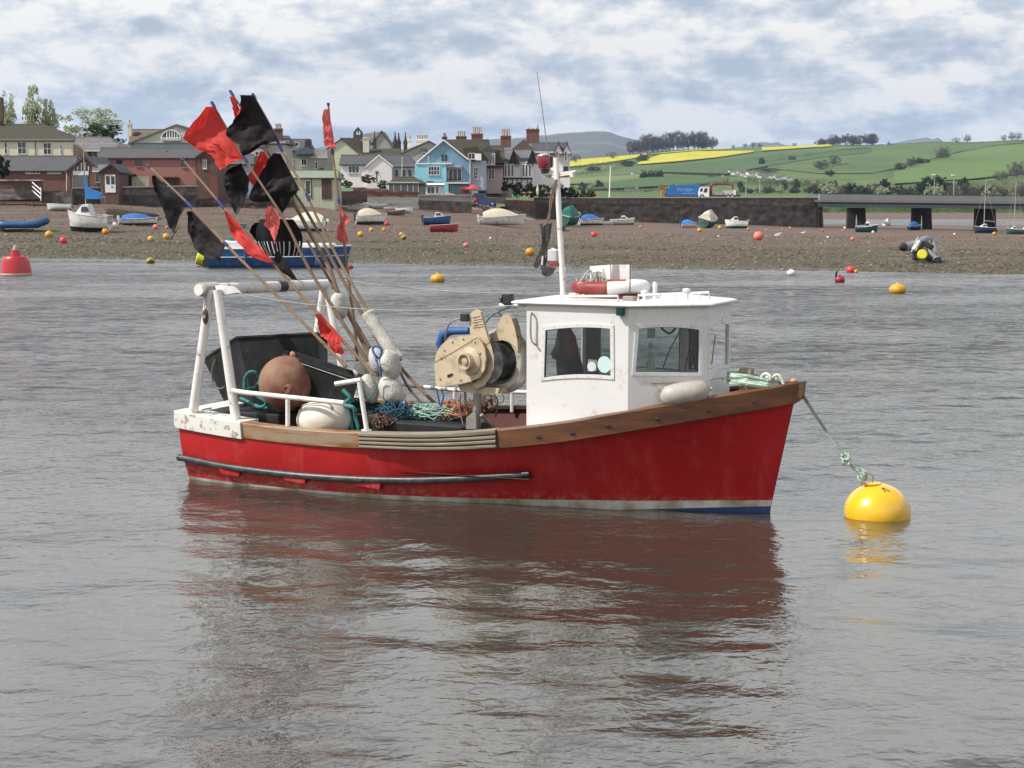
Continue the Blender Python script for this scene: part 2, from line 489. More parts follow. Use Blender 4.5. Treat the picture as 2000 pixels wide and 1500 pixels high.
def beach_mat():
    m, n, out = newmat('foreshore')
    p = n.new('ShaderNodeBsdfPrincipled')
    v = n.pos(); sp = n.new('ShaderNodeSeparateXYZ'); n.put(sp.inputs[0], v)
    grain = n.noise(v, 5.0, 6, 0.7)
    gravel = n.mix(n.ramp(grain, [(0.36, 0.0), (0.64, 1.0)]), (0.062, 0.043, 0.030), (0.215, 0.158, 0.112))
    sand = n.mix(n.noise(v, 0.8, 5), (0.145, 0.092, 0.066), (0.20, 0.128, 0.092))
    weedc = n.mix(n.ramp(grain, [(0.4, 0.0), (0.62, 1.0)]), (0.030, 0.030, 0.012), (0.125, 0.115, 0.050))
    # sandy upper beach, gravel and weed lower down
    up = n.math('ADD', sp.outputs[2], n.math('MULTIPLY', n.math('SUBTRACT', n.noise(n.mapping(v, (.05, .05, 0)), 1, 5), .5), .9))
    fy = n.math('SUBTRACT', n.math('ADD', sp.outputs[1], n.math('MULTIPLY', sp.outputs[0], 0.33)), 105.0)
    fr = n.math('ADD', n.math('DIVIDE', fy, 90.0), n.math('MULTIPLY', n.math('SUBTRACT', n.noise(n.mapping(v, (.03, .03, 0)), 1, 6, .6), .5), .9))
    c = n.mix(n.ramp(fr, [(0.45, 0.0), (1.0, 1.0)]), gravel, sand)
    c = n.mix(n.ramp(up, [(1.25 / 3, 0.0), (1.6 / 3, 1.0)]), c, sand) if False else c
    band = n.noise(n.mapping(v, (0.055, 0.16, 0), (1.7, 0, 0), (0, 0, R(-16))), 1.0, 7, 0.62)
    near = n.ramp(n.math('DIVIDE', fy, 90.0), [(0.0, 0.30), (0.22, 0.17), (0.55, 0.05), (0.9, 0.0)])
    streak = n.noise(n.mapping(v, (0.045, 0.30, 0), (4, 0, 0), (0, 0, R(-18))), 1.0, 8, 0.7)
    c = n.mix(n.ramp(streak, [(0.42, 0.0), (0.62, 1.0)]), c, n.mix(grain, (0.050, 0.036, 0.026), (0.115, 0.085, 0.062)))
    wm = n.ramp(n.math('ADD', band, n.math('SUBTRACT', near, 0.08)), [(0.50, 0.0), (0.60, 1.0)])
    c = n.mix(wm, c, weedc)
    wet = n.ramp(sp.outputs[2], [(0.02, 0.55), (0.16, 1.0)])
    wetn = n.new('ShaderNodeVectorMath', operation='MULTIPLY'); n.put(wetn.inputs[0], c); n.put(wetn.inputs[1], wet)
    n.put(p.inputs['Base Color'], wetn.outputs[0])
    n.put(p.inputs['Roughness'], n.ramp(sp.outputs[2], [(0.02, 0.3), (0.2, 0.85)]))
    b = n.new('ShaderNodeBump'); b.inputs['Strength'].default_value = 0.9; b.inputs['Distance'].default_value = 0.25
    n.put(b.inputs['Height'], n.noise(v, 2.6, 8, 0.75)); n.put(p.inputs['Normal'], b.outputs[0])
    n.put(out.inputs[0], p.outputs[0])
    return m
BEACH = beach_mat()
ys = [60.0]
while ys[-1] < 700: ys.append(ys[-1] * (1.0065 if 84 < ys[-1] < 145 else 1.014))
pxs = list(range(-700, 2701, 14))
mb = MB(); mb.v = [T(px, y) for y in ys for px in pxs]
nx = len(pxs)
mb.f = [(j * nx + i, j * nx + i + 1, (j + 1) * nx + i + 1, (j + 1) * nx + i) for j in range(len(ys) - 1) for i in range(nx - 1)]
mb.m = [0] * len(mb.f)
struct('beach', mb, BEACH, True)

# stones and weed lumps of the foreshore: uncountable, one object each
def scatter_lumps(name, count, seed, ylo, yhi, rlo, rhi, flat, material, cond=None):
    rg = np.random.default_rng(seed); V_ = []; F_ = []; o = 0
    base = [(-1, -1, 0), (1, -1, 0), (1.1, 1, 0), (-1, .9, 0), (-.5, -.5, 1), (.6, -.45, .9), (.4, .55, 1.1), (-.55, .5, .8)]
    fs = [(4, 5, 6, 7), (0, 1, 5, 4), (1, 2, 6, 5), (2, 3, 7, 6), (3, 0, 4, 7)]
    for _ in range(count):
        px = rg.uniform(-120, 2120); t = rg.uniform() ** 1.7
        y0 = interp(px, [(k_, COLS[k_][1][0]) for k_ in CK])
        Y = y0 + 0.3 + ylo + (yhi - ylo) * t
        if cond and mnoise.noise(Vector(((px - 1000) / F * Y * .06, Y * .15, 9.0))) < cond: continue
        r_ = rg.uniform(rlo, rhi) * (1 + .6 * t); a = rg.uniform(0, 6.28); ca, sa = math.cos(a) * r_, math.sin(a) * r_
        c_ = T(px, Y)
        for x, y, z in base:
            j1, j2 = rg.uniform(.75, 1.25), rg.uniform(.75, 1.25)
            V_.append((c_.x + (x * ca - y * sa) * j1, c_.y + (x * sa + y * ca) * j2, c_.z - .02 + z * r_ * flat))
        F_ += [tuple(i + o for i in f) for f in fs]; o += 8
    me = bpy.data.meshes.new(name); me.from_pydata(V_, [], F_); me.materials.append(material)
    ob = bpy.data.objects.new(name, me); C.objects.link(ob); ob['kind'] = 'stuff'; return ob
stone_m = mat('beach_stone', (0.115, 0.088, 0.065), .85, .5, 1.3, (0.30, 0.27, 0.24), .03, 1.1, .05, world=True)
weed_m = mat('seaweed', (0.040, 0.038, 0.016), .6, .5, 2.0, (0.12, 0.085, 0.05), .4, .9, world=True)
tag(scatter_lumps('gravel', 13000, 5, 0, 95, .04, .12, .7, stone_m), 'brown and grey gravel stones scattered over the low tide foreshore', 'gravel')
tag(scatter_lumps('seaweed', 15000, 8, 0, 42, .06, .22, .4, weed_m, 0.14), 'dark green seaweed clumps on the lower foreshore', 'seaweed')

# ================================================================ HILLS
def ridge_py(px):
    return interp(px, [(-900, 330), (-200, 318), (200, 315), (560, 318), (620, 312), (900, 312), (1100, 322), (1113, 312), (1200, 303), (1260, 299), (1330, 292), (1420, 290),
                       (1500, 287), (1600, 283), (1700, 283), (1760, 281), (1820, 277), (1900, 278), (2000, 273), (2200, 270), (2900, 300)])
def hill_Y(px, py):
    r_ = ridge_py(px); t = max(0, min(1, (414 - py) / (414 - r_)))
    return 640 + 1900 * t ** 1.15
def hill(px, py, lift=0.0):
    p = P(px, py, hill_Y(px, py)); p.z += lift; return p
def noise_field(name, c1, c2, sc=0.02, c3=None, rough=.9):
    m, n, out = newmat(name)
    p = n.new('ShaderNodeBsdfPrincipled'); v = n.pos()
    c = n.mix(n.ramp(n.noise(v, sc, 8, 0.65), [(0.35, 0.0), (0.65, 1.0)]), c1, c2)
    if c3: c = n.mix(n.ramp(n.noise(v, sc * 4, 6, 0.6), [(0.55, 0.0), (0.62, 1.0)]), c, c3)
    n.put(p.inputs['Base Color'], c); p.inputs['Roughness'].default_value = rough
    p.inputs['Specular IOR Level'].default_value = 0.1
    n.put(out.inputs[0], p.outputs[0]); return m
grass_hill = noise_field('hill_pasture', (0.075, 0.120, 0.040), (0.125, 0.175, 0.058), .009, (0.10, 0.125, 0.058))
mb = MB()
hx = list(range(-900, 2901, 20)); rows = 26
for j in range(rows + 4):
    for px in hx:
        r_ = ridge_py(px)
        if j <= rows:
            t = j / rows; py = 414 + (r_ - 414) * t; p = hill(px, py)
            if 0 < j < rows: p.z += 1.2 * mnoise.noise(Vector((p.x * .01, p.y * .01, 0)))
            if j == 0: p.z = min(p.z, 0.6)
        else:
            p0 = hill(px, r_); q = j - rows
            p = Vector((p0.x * (1 + .1 * q), p0.y + 260 * q, p0.z * (1 - .16 * q)))
        mb.v.append(p)
nx = len(hx)
mb.f = [(j * nx + i, j * nx + i + 1, (j + 1) * nx + i + 1, (j + 1) * nx + i) for j in range(rows + 3) for i in range(nx - 1)]
mb.m = [0] * len(mb.f)
struct('hillside', mb, grass_hill, True)

def field(top, bot, x0, x1, material, name, lift=1.5, ns=30, nv=4):
    """a field on the hillside between two picture curves"""
    mb = MB()
    for j in range(nv + 1):
        for i in range(ns + 1):
            px = lerp(x0, x1, i / ns); a, b = interp(px, top), interp(px, bot)
            py = lerp(b, a, j / nv)
            mb.v.append(hill(px, py, lift))
    k_ = ns + 1
    mb.f = [(j * k_ + i, j * k_ + i + 1, (j + 1) * k_ + i + 1, (j + 1) * k_ + i) for j in range(nv) for i in range(ns)]
    mb.m = [0] * len(mb.f)
    o = struct(name, mb, material, True); return o
rape = noise_field('rapeseed', (0.42, 0.385, 0.035), (0.52, 0.47, 0.05), .02, (0.36, 0.34, 0.04))
pale = noise_field('pale_pasture', (0.13, 0.165, 0.06), (0.17, 0.20, 0.075), .008)
mid = noise_field('mid_pasture', (0.062, 0.108, 0.042), (0.085, 0.135, 0.050), .008)
rich = noise_field('bright_pasture', (0.090, 0.150, 0.042), (0.13, 0.19, 0.056), .006)
field([(1110, 318), (1130, 313), (1240, 304), (1270, 300)], [(1110, 328), (1180, 320), (1230, 312), (1270, 303)], 1110, 1262, rape, 'rapeseed_field')
field([(1245, 320), (1290, 303), (1360, 297), (1472, 296)], [(1245, 323), (1320, 317), (1400, 309), (1474, 298)], 1245, 1472, rape, 'rapeseed_field')
field([(1268, 301.5), (1350, 294.5), (1420, 291.5)], [(1268, 302.5), (1350, 296.0), (1420, 293)], 1268, 1425, rape, 'rapeseed_field')
field([(1488, 289), (1560, 286.5), (1624, 283.5)], [(1488, 296), (1560, 291), (1624, 287)], 1488, 1624, rape, 'rapeseed_field')
field([(1110, 352), (1180, 347), (1245, 343)], [(1110, 362), (1180, 360), (1250, 352)], 1110, 1250, pale, 'pasture_field')
field([(1280, 330), (1500, 305), (1600, 298), (1700, 292)], [(1280, 338), (1420, 342), (1500, 326), (1600, 310), (1700, 300)], 1280, 1700, mid, 'pasture_field')
field([(1150, 362), (1300, 345), (1420, 348)], [(1150, 374), (1300, 366), (1420, 360)], 1150, 1420, mid, 'pasture_field')
field([(1745, 338), (1850, 305), (1930, 287), (2100, 277)], [(1745, 362), (1900, 352), (2100, 330)], 1745, 2100, rich, 'pasture_field')
field([(1500, 318), (1600, 304), (1700, 295), (1800, 290), (1880, 288)], [(1500, 330), (1600, 340), (1700, 340), (1750, 330), (1880, 295)], 1500, 1880, grass_hill, 'pasture_field', .9)

# distant moor
moor_m = noise_field('moorland', (0.055, 0.065, 0.03), (0.12, 0.10, 0.06), .0008, (0.17, 0.13, 0.09))
def range_of_hills(name, pts, Y, depth, base=395):
    mb = MB(); n_ = 90; nr = 12; x0, x1 = pts[0][0], pts[-1][0]
    for j in range(nr + 1):
        t = j / nr
        for i in range(n_ + 1):
            px = lerp(x0, x1, i / n_); py = interp(px, pts)
            py += 1.2 * mnoise.noise(Vector((px * .05, Y, 0))) 
            yy = Y - depth * (1 - t)
            zt = P(px, py, Y).z
            prof = t ** .7
            mb.v.append(Vector(((px - 1000) / F * yy, yy, 2 + (zt - 2) * prof * (1 + .10 * (1 - t) * mnoise.noise(Vector((px * .02, t * 3, 5)))))))
    k_ = n_ + 1
    mb.f = [(j * k_ + i, j * k_ + i + 1, (j + 1) * k_ + i + 1, (j + 1) * k_ + i) for j in range(nr) for i in range(n_)]
    mb.m = [0] * len(mb.f)
    struct(name, mb, moor_m, True)
range_of_hills('moor_hills', [(300, 330), (560, 303), (640, 285), (800, 292), (920, 282), (955, 272), (1010, 270), (1060, 264), (1110, 259), (1170, 256), (1185, 257), (1210, 266), (1260, 278), (1330, 300)], 9000, 3500)
range_of_hills('moor_hills', [(1360, 300), (1420, 290), (1450, 285), (1470, 279), (1490, 277), (1500, 280), (1512, 277), (1525, 283), (1590, 288), (1720, 283), (1765, 274), (1790, 270), (1800, 268), (1812, 272), (1824, 268), (1832, 278), (1860, 284), (1900, 290)], 11000, 3500)

# ================================================================ TREES
def crown_mesh(seed, n_leaf, size, shape='round', bare=False, leaf=.35):
    """leaf-sized faces clustered round branch ends, unit crown: width 1, height 1, base z=0"""
    rg = random.Random(seed); V_ = []; F_ = []
    clumps = []
    nc = 60
    for i in range(nc):
        while True:
            x, y, z = rg.uniform(-.5, .5), rg.uniform(-.5, .5), rg.uniform(0, 1)
            if shape == 'round': ok = (x * x + y * y) / .25 + ((z - .5) / .5) ** 2 < 1
            elif shape == 'column': ok = (x * x + y * y) < (.42 * math.sin(math.pi * min(1, z * .8 + .15))) ** 2
            elif shape == 'flat': ok = abs(z - .55) < .45 and (x * x + y * y) < .25
            elif shape == 'cone': ok = (x * x + y * y) < (.5 * (1 - z) + .04) ** 2
            else: ok = (x * x + y * y) < .25 * (1 - z * .3)
            if ok: break
        clumps.append((x, y, z, rg.uniform(.07, .15)))
    o = 0
    for i in range(n_leaf):
        x, y, z, r_ = clumps[rg.randrange(nc)]
        while True:
            a, b, c = rg.uniform(-1, 1), rg.uniform(-1, 1), rg.uniform(-1, 1)
            if a * a + b * b + c * c < 1: break
        q = Vector((x + a * r_, y + b * r_, z + c * r_ * .8))
        d1 = Vector((rg.uniform(-1, 1), rg.uniform(-1, 1), rg.uniform(-1, 1))).normalized()
        d2 = d1.cross(Vector((rg.uniform(-1, 1), rg.uniform(-1, 1), rg.uniform(-1, 1)))).normalized()
        if bare:
            L_, W_ = size * 2.6, size * .10
            d1 = (Vector((a, b, abs(c) + .5)).normalized() + d1 * .4).normalized()
        else: L_, W_ = size * rg.uniform(.6, 1.2), size * rg.uniform(.4, .8)
        V_ += [tuple(q - d1 * L_ - d2 * W_), tuple(q + d1 * L_ * .2 - d2 * W_), tuple(q + d1 * L_ + d2 * W_ * .3), tuple(q - d1 * L_ * .3 + d2 * W_)]
        F_.append((o, o + 1, o + 2, o + 3)); o += 4
    me = bpy.data.meshes.new('crown'); me.from_pydata(V_, [], F_)
    return me
def trunk_mesh(seed, hfrac=.55, spread=.35, r0=.035, limbs=6):
    rg = random.Random(seed); mb = MB()
    mb.tube([(0, 0, -.03), (rg.uniform(-.01, .01), 0, hfrac * .5), (rg.uniform(-.02, .02), rg.uniform(-.02, .02), hfrac)], [r0, r0 * .75, r0 * .5], 6)
    for i in range(limbs):
        a = 6.28 * i / limbs + rg.uniform(-.4, .4); z0 = hfrac * rg.uniform(.45, .95); sp_ = spread * rg.uniform(.5, 1)
        e = (sp_ * math.cos(a), sp_ * math.sin(a), z0 + rg.uniform(.2, .4))
        m_ = (e[0] * .45, e[1] * .45, z0 + .12)
        mb.tube([(0, 0, z0 - .02), m_, e], [r0 * .45, r0 * .3, r0 * .12], 5, False)
    me = bpy.data.meshes.new('trunk'); me.from_pydata([tuple(p) for p in mb.v], [], mb.f); return me
def leaf_mat(name, c1, c2, sc=.6):
    m, n, out = newmat(name)
    d = n.new('ShaderNodeBsdfDiffuse'); t = n.new('ShaderNodeBsdfTranslucent'); mx = n.new('ShaderNodeMixShader'); mx.inputs[0].default_value = .3
    rnd = n.new('ShaderNodeObjectInfo').outputs['Random']
    c = n.mix(n.math('ADD', n.math('MULTIPLY', n.noise(n.pos(), sc, 4), .8), n.math('MULTIPLY', rnd, .25), True), c1, c2)
    n.put(d.inputs[0], c); n.put(t.inputs[0], c); n.put(mx.inputs[1], d.outputs[0]); n.put(mx.inputs[2], t.outputs[0]); n.put(out.inputs[0], mx.outputs[0])
    return m
LM = {
 'twig': leaf_mat('bare_twigs', (0.085, 0.070, 0.060), (0.16, 0.135, 0.11), .05),
 'dark': leaf_mat('dark_foliage', (0.016, 0.030, 0.014), (0.040, 0.060, 0.026), .3),
 'green': leaf_mat('green_foliage', (0.035, 0.065, 0.018), (0.10, 0.14, 0.035), .5),
 'spring': leaf_mat('spring_foliage', (0.30, 0.33, 0.20), (0.48, 0.50, 0.32), .3),
 'olive': leaf_mat('olive_foliage', (0.11, 0.10, 0.03), (0.20, 0.17, 0.05), 1.0),
 'grey': leaf_mat('grey_green_scrub', (0.05, 0.062, 0.035), (0.105, 0.105, 0.062), .08),
 'red': leaf_mat('reddish_foliage', (0.07, 0.03, 0.025), (0.13, 0.06, 0.05), .5)}
bark = mat('bark', (0.10, 0.08, 0.065), .9, .3, 3)
CR = {}
def crown(kind, shape, seed, nl, size, bare=False):
    k_ = (kind, shape, seed, nl, size)
    if k_ not in CR:
        me = crown_mesh(seed, nl, size, shape, bare); me.materials.append(LM[kind]); CR[k_] = me
    return CR[k_]
TR = {}
def tree(px, base, top, wpx, pos, kind='dark', shape='round', label='', group=None, cat='tree', name='tree', nl=700, size=.05, bare=False, seed=0, crown_from=.25, rz=None):
    """pos: foot of the tree in the world; sizes are read off the picture at that distance"""
    Y = pos.y; H_ = (base - top) * Y / F; W_ = wpx * Y / F
    e = thing(name, label, cat, pos, None, group)
    if seed not in TR:
        TR[seed] = trunk_mesh(seed); TR[seed].materials.append(bark)
    t = bpy.data.objects.new('trunk', TR[seed]); C.objects.link(t); t.parent = e; t.scale = (W_, W_, H_)
    c = bpy.data.objects.new('crown', crown(kind, shape, seed, nl, size, bare)); C.objects.link(c); c.parent = e
    c.location = (0, 0, H_ * crown_from); c.scale = (W_, W_, H_ * (1 - crown_from))
    e.rotation_euler.z = rz if rz is not None else (px * 1.7) % 6.28
    return e
# ================================================================ VILLAGE
slate = mat('grey_slate', (0.062, 0.068, 0.078), .85, .18, .8, (0.085, 0.082, 0.078), .35, .5, .2, .5, 6, world=True)
slatem = mat('mossy_slate', (0.046, 0.041, 0.035), .85, .28, .8, (0.060, 0.055, 0.022), .4, .5, .2, .5, 6, world=True)
slatel = mat('pale_slate', (0.15, 0.155, 0.165), .8, .14, .8, (0.105, 0.10, 0.095), .3, .6, .2, .4, 6, world=True)
tiler = mat('brown_tile', (0.15, 0.10, 0.07), .8, .2, 1, (0.11, 0.095, 0.07), .4, .6, .2, .4, 6, world=True)
brick = mat('red_brick', (0.20, 0.095, 0.070), .85, .2, 1.2, (0.15, 0.075, 0.06), .4, 2.0, .2, .3, 8, world=True)
brickd = mat('dark_brick', (0.115, 0.062, 0.050), .85, .2, 1.2, world=True)
pinkr = mat('pink_render', (0.36, 0.165, 0.135), .8, .08, .5, (0.30, 0.13, 0.105), .3, .5, .2, world=True)
cream = mat('cream_render', (0.64, 0.60, 0.48), .8, .05, .6, world=True)
paleY = mat('pale_yellow_render', (0.58, 0.58, 0.42), .8, .05, .6, world=True)
whiteR = mat('white_render', (0.84, 0.82, 0.81), .8, .04, .6, world=True)
pinkw = mat('pale_pink_render', (0.82, 0.74, 0.76), .8, .04, .6, world=True)
mauve = mat('mauve_grey_render', (0.42, 0.38, 0.37), .8, .05, .6, world=True)
turq = mat('lit_turquoise_render', (0.26, 0.60, 0.70), .8, .04, .6, world=True)  # blue house in its lit tone, sunlight put into the colour
shadeb = mat('shaded_blue_render', (0.17, 0.30, 0.40), .8, .04, .6, world=True)  # same house on its shaded part, shade put into the colour
greyb = mat('grey_blue_render', (0.36, 0.42, 0.50), .8, .04, .6, world=True)
greenc = mat('pale_green_boards', (0.46, 0.49, 0.36), .8, .06, .8, world=True)
greenr = mat('green_felt_roof', (0.20, 0.24, 0.17), .85, .1, .8, world=True)
stonew = mat('harbour_wall_stone', (0.155, 0.13, 0.115), .9, .35, .9, (0.075, 0.065, 0.055), .45, 1.3, .12, .6, 3, world=True)
stoned = mat('weeded_wall_stone', (0.050, 0.042, 0.038), .9, .45, .8, (0.105, 0.085, 0.085), .3, 1.0, .12, .6, 3, world=True)
stonec = mat('grey_concrete', (0.36, 0.345, 0.32), .85, .1, .7, (0.25, 0.235, 0.21), .3, .6, .2, world=True)
concl = mat('pale_concrete', (0.46, 0.45, 0.42), .85, .06, .7, world=True)
coping = mat('stone_coping', (0.42, 0.40, 0.36), .8, .1, 1, world=True)
wfr = mat('white_window_paint', (0.75, 0.75, 0.75), .5, .03, 1)
dfr = mat('dark_window_paint', (0.03, 0.025, 0.022), .5, .1, 1)
wgl = mat('window_glass_far', (0.018, 0.022, 0.028), .08, .3, .3, spec=.8, world=True)
lgl = mat('conservatory_glass', (0.10, 0.12, 0.13), .1, .3, .4, spec=.8, world=True)
pot = mat('clay_pots', (0.48, 0.38, 0.30), .8, .15, 3, world=True)
potr = mat('red_clay_pots', (0.34, 0.14, 0.09), .8, .1, 3, world=True)
timb = mat('black_timber', (0.03, 0.025, 0.025), .7, .1, 1)
darkdoor = mat('grey_garage_door', (0.13, 0.125, 0.12), .7, .08, 1)
greendk = mat('weathered_green_timber', (0.13, 0.115, 0.07), .85, .3, 1.2, world=True)
grass = noise_field('garden_grass', (.05, .09, .025), (.09, .13, .04), .4)

class Bld:
    def __init__(s, name, label, cat, px, py, Y, group=None):
        s.Y = Y; s.e = thing(name, label, cat, P(px, py, Y), None, group)
    def p(s, px, py, dy=0):           # point of the facade plane pushed back by dy, still seen at (px,py)
        return P(px, py, s.Y + dy)
    def q(s, px, py, dy=0):           # same but straight behind the facade point
        v = P(px, py, s.Y); v.y += dy; return v
    def part(s, name, m_, material, parent=None, label=None, smooth=False):
        return obj(name, m_, material, parent or s.e, smooth, label=label)
    def wall(s, x0, x1, y0, y1, m, depth=6, dy=0, name='wall', label=None, parent=None):
        a, b = s.p(x0, y0, dy), s.p(x1, y1, dy); m_ = MB(); m_.bb(a.x, b.x, a.y, a.y + depth, b.z, a.z); return s.part(name, m_, m, parent, label)
    def poly(s, pts, m, depth=6, dy=0, name='wall', label=None, parent=None):
        m_ = MB(); m_.prism([s.p(a, b, dy) for a, b in pts], (0, depth, 0)); return s.part(name, m_, m, parent, label)
    def roof(s, x0, x1, ye, yr, m, depth=7, dy=0, h0=0, h1=0, name='roof', over=.25, back=True):
        """ridge parallel to the view plane; h0,h1 hip insets in px"""
        a, b = s.p(x0, ye, dy - over), s.p(x1, ye, dy - over)
        r0, r1 = s.p(x0 + h0, yr, dy + depth / 2), s.p(x1 - h1, yr, dy + depth / 2)
        c, d_ = Vector((b.x, a.y + depth + 2 * over, b.z)), Vector((a.x, a.y + depth + 2 * over, a.z))
        m_ = MB(); t = Vector((0, 0, -.14))
        V_ = [a, b, r1, r0, c, d_]; F_ = [(0, 1, 2, 3), (4, 5, 3, 2), (1, 4, 2), (5, 0, 3)]
        m_.add(V_ + [a + t, b + t, c + t, d_ + t], F_ + [(6, 7, 1, 0), (7, 8, 4, 1), (8, 9, 5, 4), (9, 6, 0, 5), (9, 8, 7, 6)])
        o_ = s.part(name, m_, m)
        g = MB(); g.tube([a + Vector((0, -.04, -.08)), b + Vector((0, -.04, -.08))], .06, 6); s.part('gutter', g, dfr if m is not slatel else wfr, o_, smooth=True)
        g = MB(); g.tube([r0 + Vector((0, 0, .03)), r1 + Vector((0, 0, .03))], .08, 6); s.part('ridge', g, tiler, o_, smooth=True)
        return o_
    def groof(s, x0, xa, x1, ye0, ya, ye1, m, depth=8, dy=0, barge=None, over=.35, tk=.14, name='roof'):
        """gable facing the viewer, ridge running back"""
        A_, T_, B_ = s.p(x0, ye0, dy - over), s.p(xa, ya, dy - over), s.p(x1, ye1, dy - over)
        o_ = None
        for P0 in (A_, B_):
            m_ = MB(); m_.prism([P0, T_, T_ + Vector((0, 0, tk)), P0 + Vector((0, 0, tk))], (0, depth + over, 0)); q = s.part(name, m_, m); o_ = o_ or q
            if barge:
                g = MB(); g.prism([P0 + Vector((0, -.03, -.12)), T_ + Vector((0, -.03, -.12)), T_ + Vector((0, -.03, tk + .02)), P0 + Vector((0, -.03, tk + .02))], (0, .05, 0)); s.part('bargeboard', g, barge, q)
        return o_
    def win(s, x0, x1, y0, y1, nx_=1, nz_=1, fr=None, gl=None, dy=0, fw=.07, parent=None, sill=True):
        fr = fr or wfr; gl = gl or wgl
        a, b = s.p(x0, y0, dy), s.p(x1, y1, dy); X0, X1, Z0, Z1, Yf = a.x, b.x, b.z, a.z, a.y
        m_ = MB()
        for (u0, u1, v0, v1) in ((X0, X1, Z1 - fw, Z1), (X0, X1, Z0, Z0 + fw), (X0, X0 + fw, Z0 + fw, Z1 - fw), (X1 - fw, X1, Z0 + fw, Z1 - fw)): m_.bb(u0, u1, Yf - .06, Yf + .02, v0, v1)
        for i in range(1, nx_): xx = lerp(X0, X1, i / nx_); m_.bb(xx - fw * .4, xx + fw * .4, Yf - .055, Yf + .01, Z0 + fw, Z1 - fw)
        for i in range(1, nz_): zz = lerp(Z0, Z1, i / nz_); m_.bb(X0 + fw, X1 - fw, Yf - .05, Yf + .01, zz - fw * .35, zz + fw * .35)
        w_ = s.part('window', m_, fr, parent)
        if parent is None or parent.parent is None or True:
            g = MB(); g.bb(X0 + fw * .5, X1 - fw * .5, Yf - .03, Yf + .005, Z0 + fw * .5, Z1 - fw * .5); s.part('pane', g, gl, w_)
            if sill: g = MB(); g.bb(X0 - .06, X1 + .06, Yf - .12, Yf + .0, Z0 - .08, Z0 - .005); s.part('sill', g, coping, w_)
        return w_
    def chimney(s, x0, x1, y0, y1, m, pots=4, dy=3, depth=.8, pm=None, potpx=8):
        a, b = s.p(x0, y0, dy), s.p(x1, y1, dy); m_ = MB(); cx, w_ = (a.x + b.x) / 2, b.x - a.x
        m_.bb(a.x, b.x, a.y - depth / 2, a.y + depth / 2, b.z, a.z)
        m_.bb(a.x - .08, b.x + .08, a.y - depth / 2 - .08, a.y + depth / 2 + .08, a.z - .22, a.z - .06)
        m_.bb(a.x - .05, b.x + .05, a.y - depth / 2 - .05, a.y + depth / 2 + .05, a.z - .5, a.z - .44)
        c_ = s.part('chimney', m_, m)
        for i in range(pots):
            x = lerp(a.x + .15, b.x - .15, (i + .5) / pots) if pots > 1 else cx
            h_ = potpx * (s.Y + dy) / F
            g = MB(); g.lathe([(.13, -.02), (.11, h_ * .1), (.10, h_ * .8), (.13, h_ * .85), (.13, h_), (.07, h_)], (x, a.y + (.15 if i % 2 else -.1), a.z), seg=8); s.part('chimney_pot', g, pm or pot, c_, smooth=True)
        return c_
    def pipe(s, x, y0, y1, m=None, dy=0, r_=.05):
        a, b = s.p(x, y0, dy - .08), s.p(x, y1, dy - .08); m_ = MB(); m_.tube([a, b], r_, 6); return s.part('downpipe', m_, m or dfr, smooth=True)

# --- far left villa
b = Bld('villa', 'cream villa with a mossy slate hipped roof at the far left', 'house', 60, 305, 235)
b.wall(-60, 143, 272, 312, cream, 9)
b.roof(-75, 147, 274, 243, slatem, 10, 0, 70, 60)
for x0, x1, y0, y1, nx_ in ((8, 15, 277, 301, 1), (34, 52, 277, 301, 2), (84, 101, 279, 302, 2), (117, 122, 283, 302, 1), (-30, -14, 277, 301, 2)): b.win(x0, x1, y0, y1, nx_, 2, dy=-.02)
b.pipe(69, 276, 306); b.chimney(-10, 6, 236, 262, brickd, 2, 5, 1.0, potr, 6); b.chimney(41, 49, 236, 252, whiteR, 1, 6, .8, potr, 8)
b.wall(-3, 5, 190, 238, brickd, .9, 5, 'chimney_shaft')
b = Bld('house', 'low house with grey hipped roof between the villa and the masted sailing boat', 'house', 180, 305, 228)
b.poly([(143, 285), (150, 279), (230, 279), (230, 320), (143, 320)], mauve, 7, 2)
b.roof(138, 232, 294, 268, slatel, 9, 0, 12, 16)
b.poly([(143, 281), (172, 300), (172, 306), (143, 306)], tiler, 2, -.6, 'lean_to_roof'); b.win(190, 199, 294, 302, 2, 1, dy=-.03)
# --- brick boathouse with glazed gable
b = Bld('boathouse', 'long brick boathouse with grey slate roof and glazed gable over a garage door', 'boathouse', 120, 385, 204)
b.wall(-60, 131, 333, 402, brick, 9, 0)
b.roof(-70, 150, 333, 305, slate, 10, 0, 0, 0)
for x0, x1 in ((50, 78), (92, 120)): b.win(x0, x1, 332.5, 339, 4, 1, dy=-.02)
b.poly([(130, 333), (165, 306), (198, 334), (198, 402), (130, 402)], brick, 9, -1.6, label='gable wall of dark red brick')
b.groof(126, 165, 201, 337, 305.5, 338, slate, 11, -1.6, slate, .3)
m_ = MB(); m_.prism([b.p(144, 332, -1.66), b.p(162, 314, -1.66), b.p(173, 324, -1.66), b.p(173, 332, -1.66)], (0, .05, 0)); g_ = b.part('gable_glazing', m_, wgl)
m_ = MB()
for x in (144, 151, 158, 165, 172): m_.prism([b.p(x, 333, -1.72), b.p(x + 1.5, 333, -1.72), b.p(x + 1.5, max(314, 332 - (x - 144) * 1.0) if x < 162 else 316 + (x - 163), -1.72), b.p(x, max(314, 332 - (x - 144) * 1.0) if x < 162 else 316 + (x - 163), -1.72)], (0, .05, 0))
gb = b.part('glazing_bars', m_, wfr, g_); gb['kind'] = 'stuff'
b.wall(142, 173, 334, 342, wfr, .06, -1.68, 'fascia'); b.wall(143, 171, 342, 396, darkdoor, .05, -1.66, 'garage_door')
b.wall(141.5, 143, 342, 396, wfr, .07, -1.68, 'door_post'); b.wall(171, 172.5, 342, 396, wfr, .07, -1.68, 'door_post')
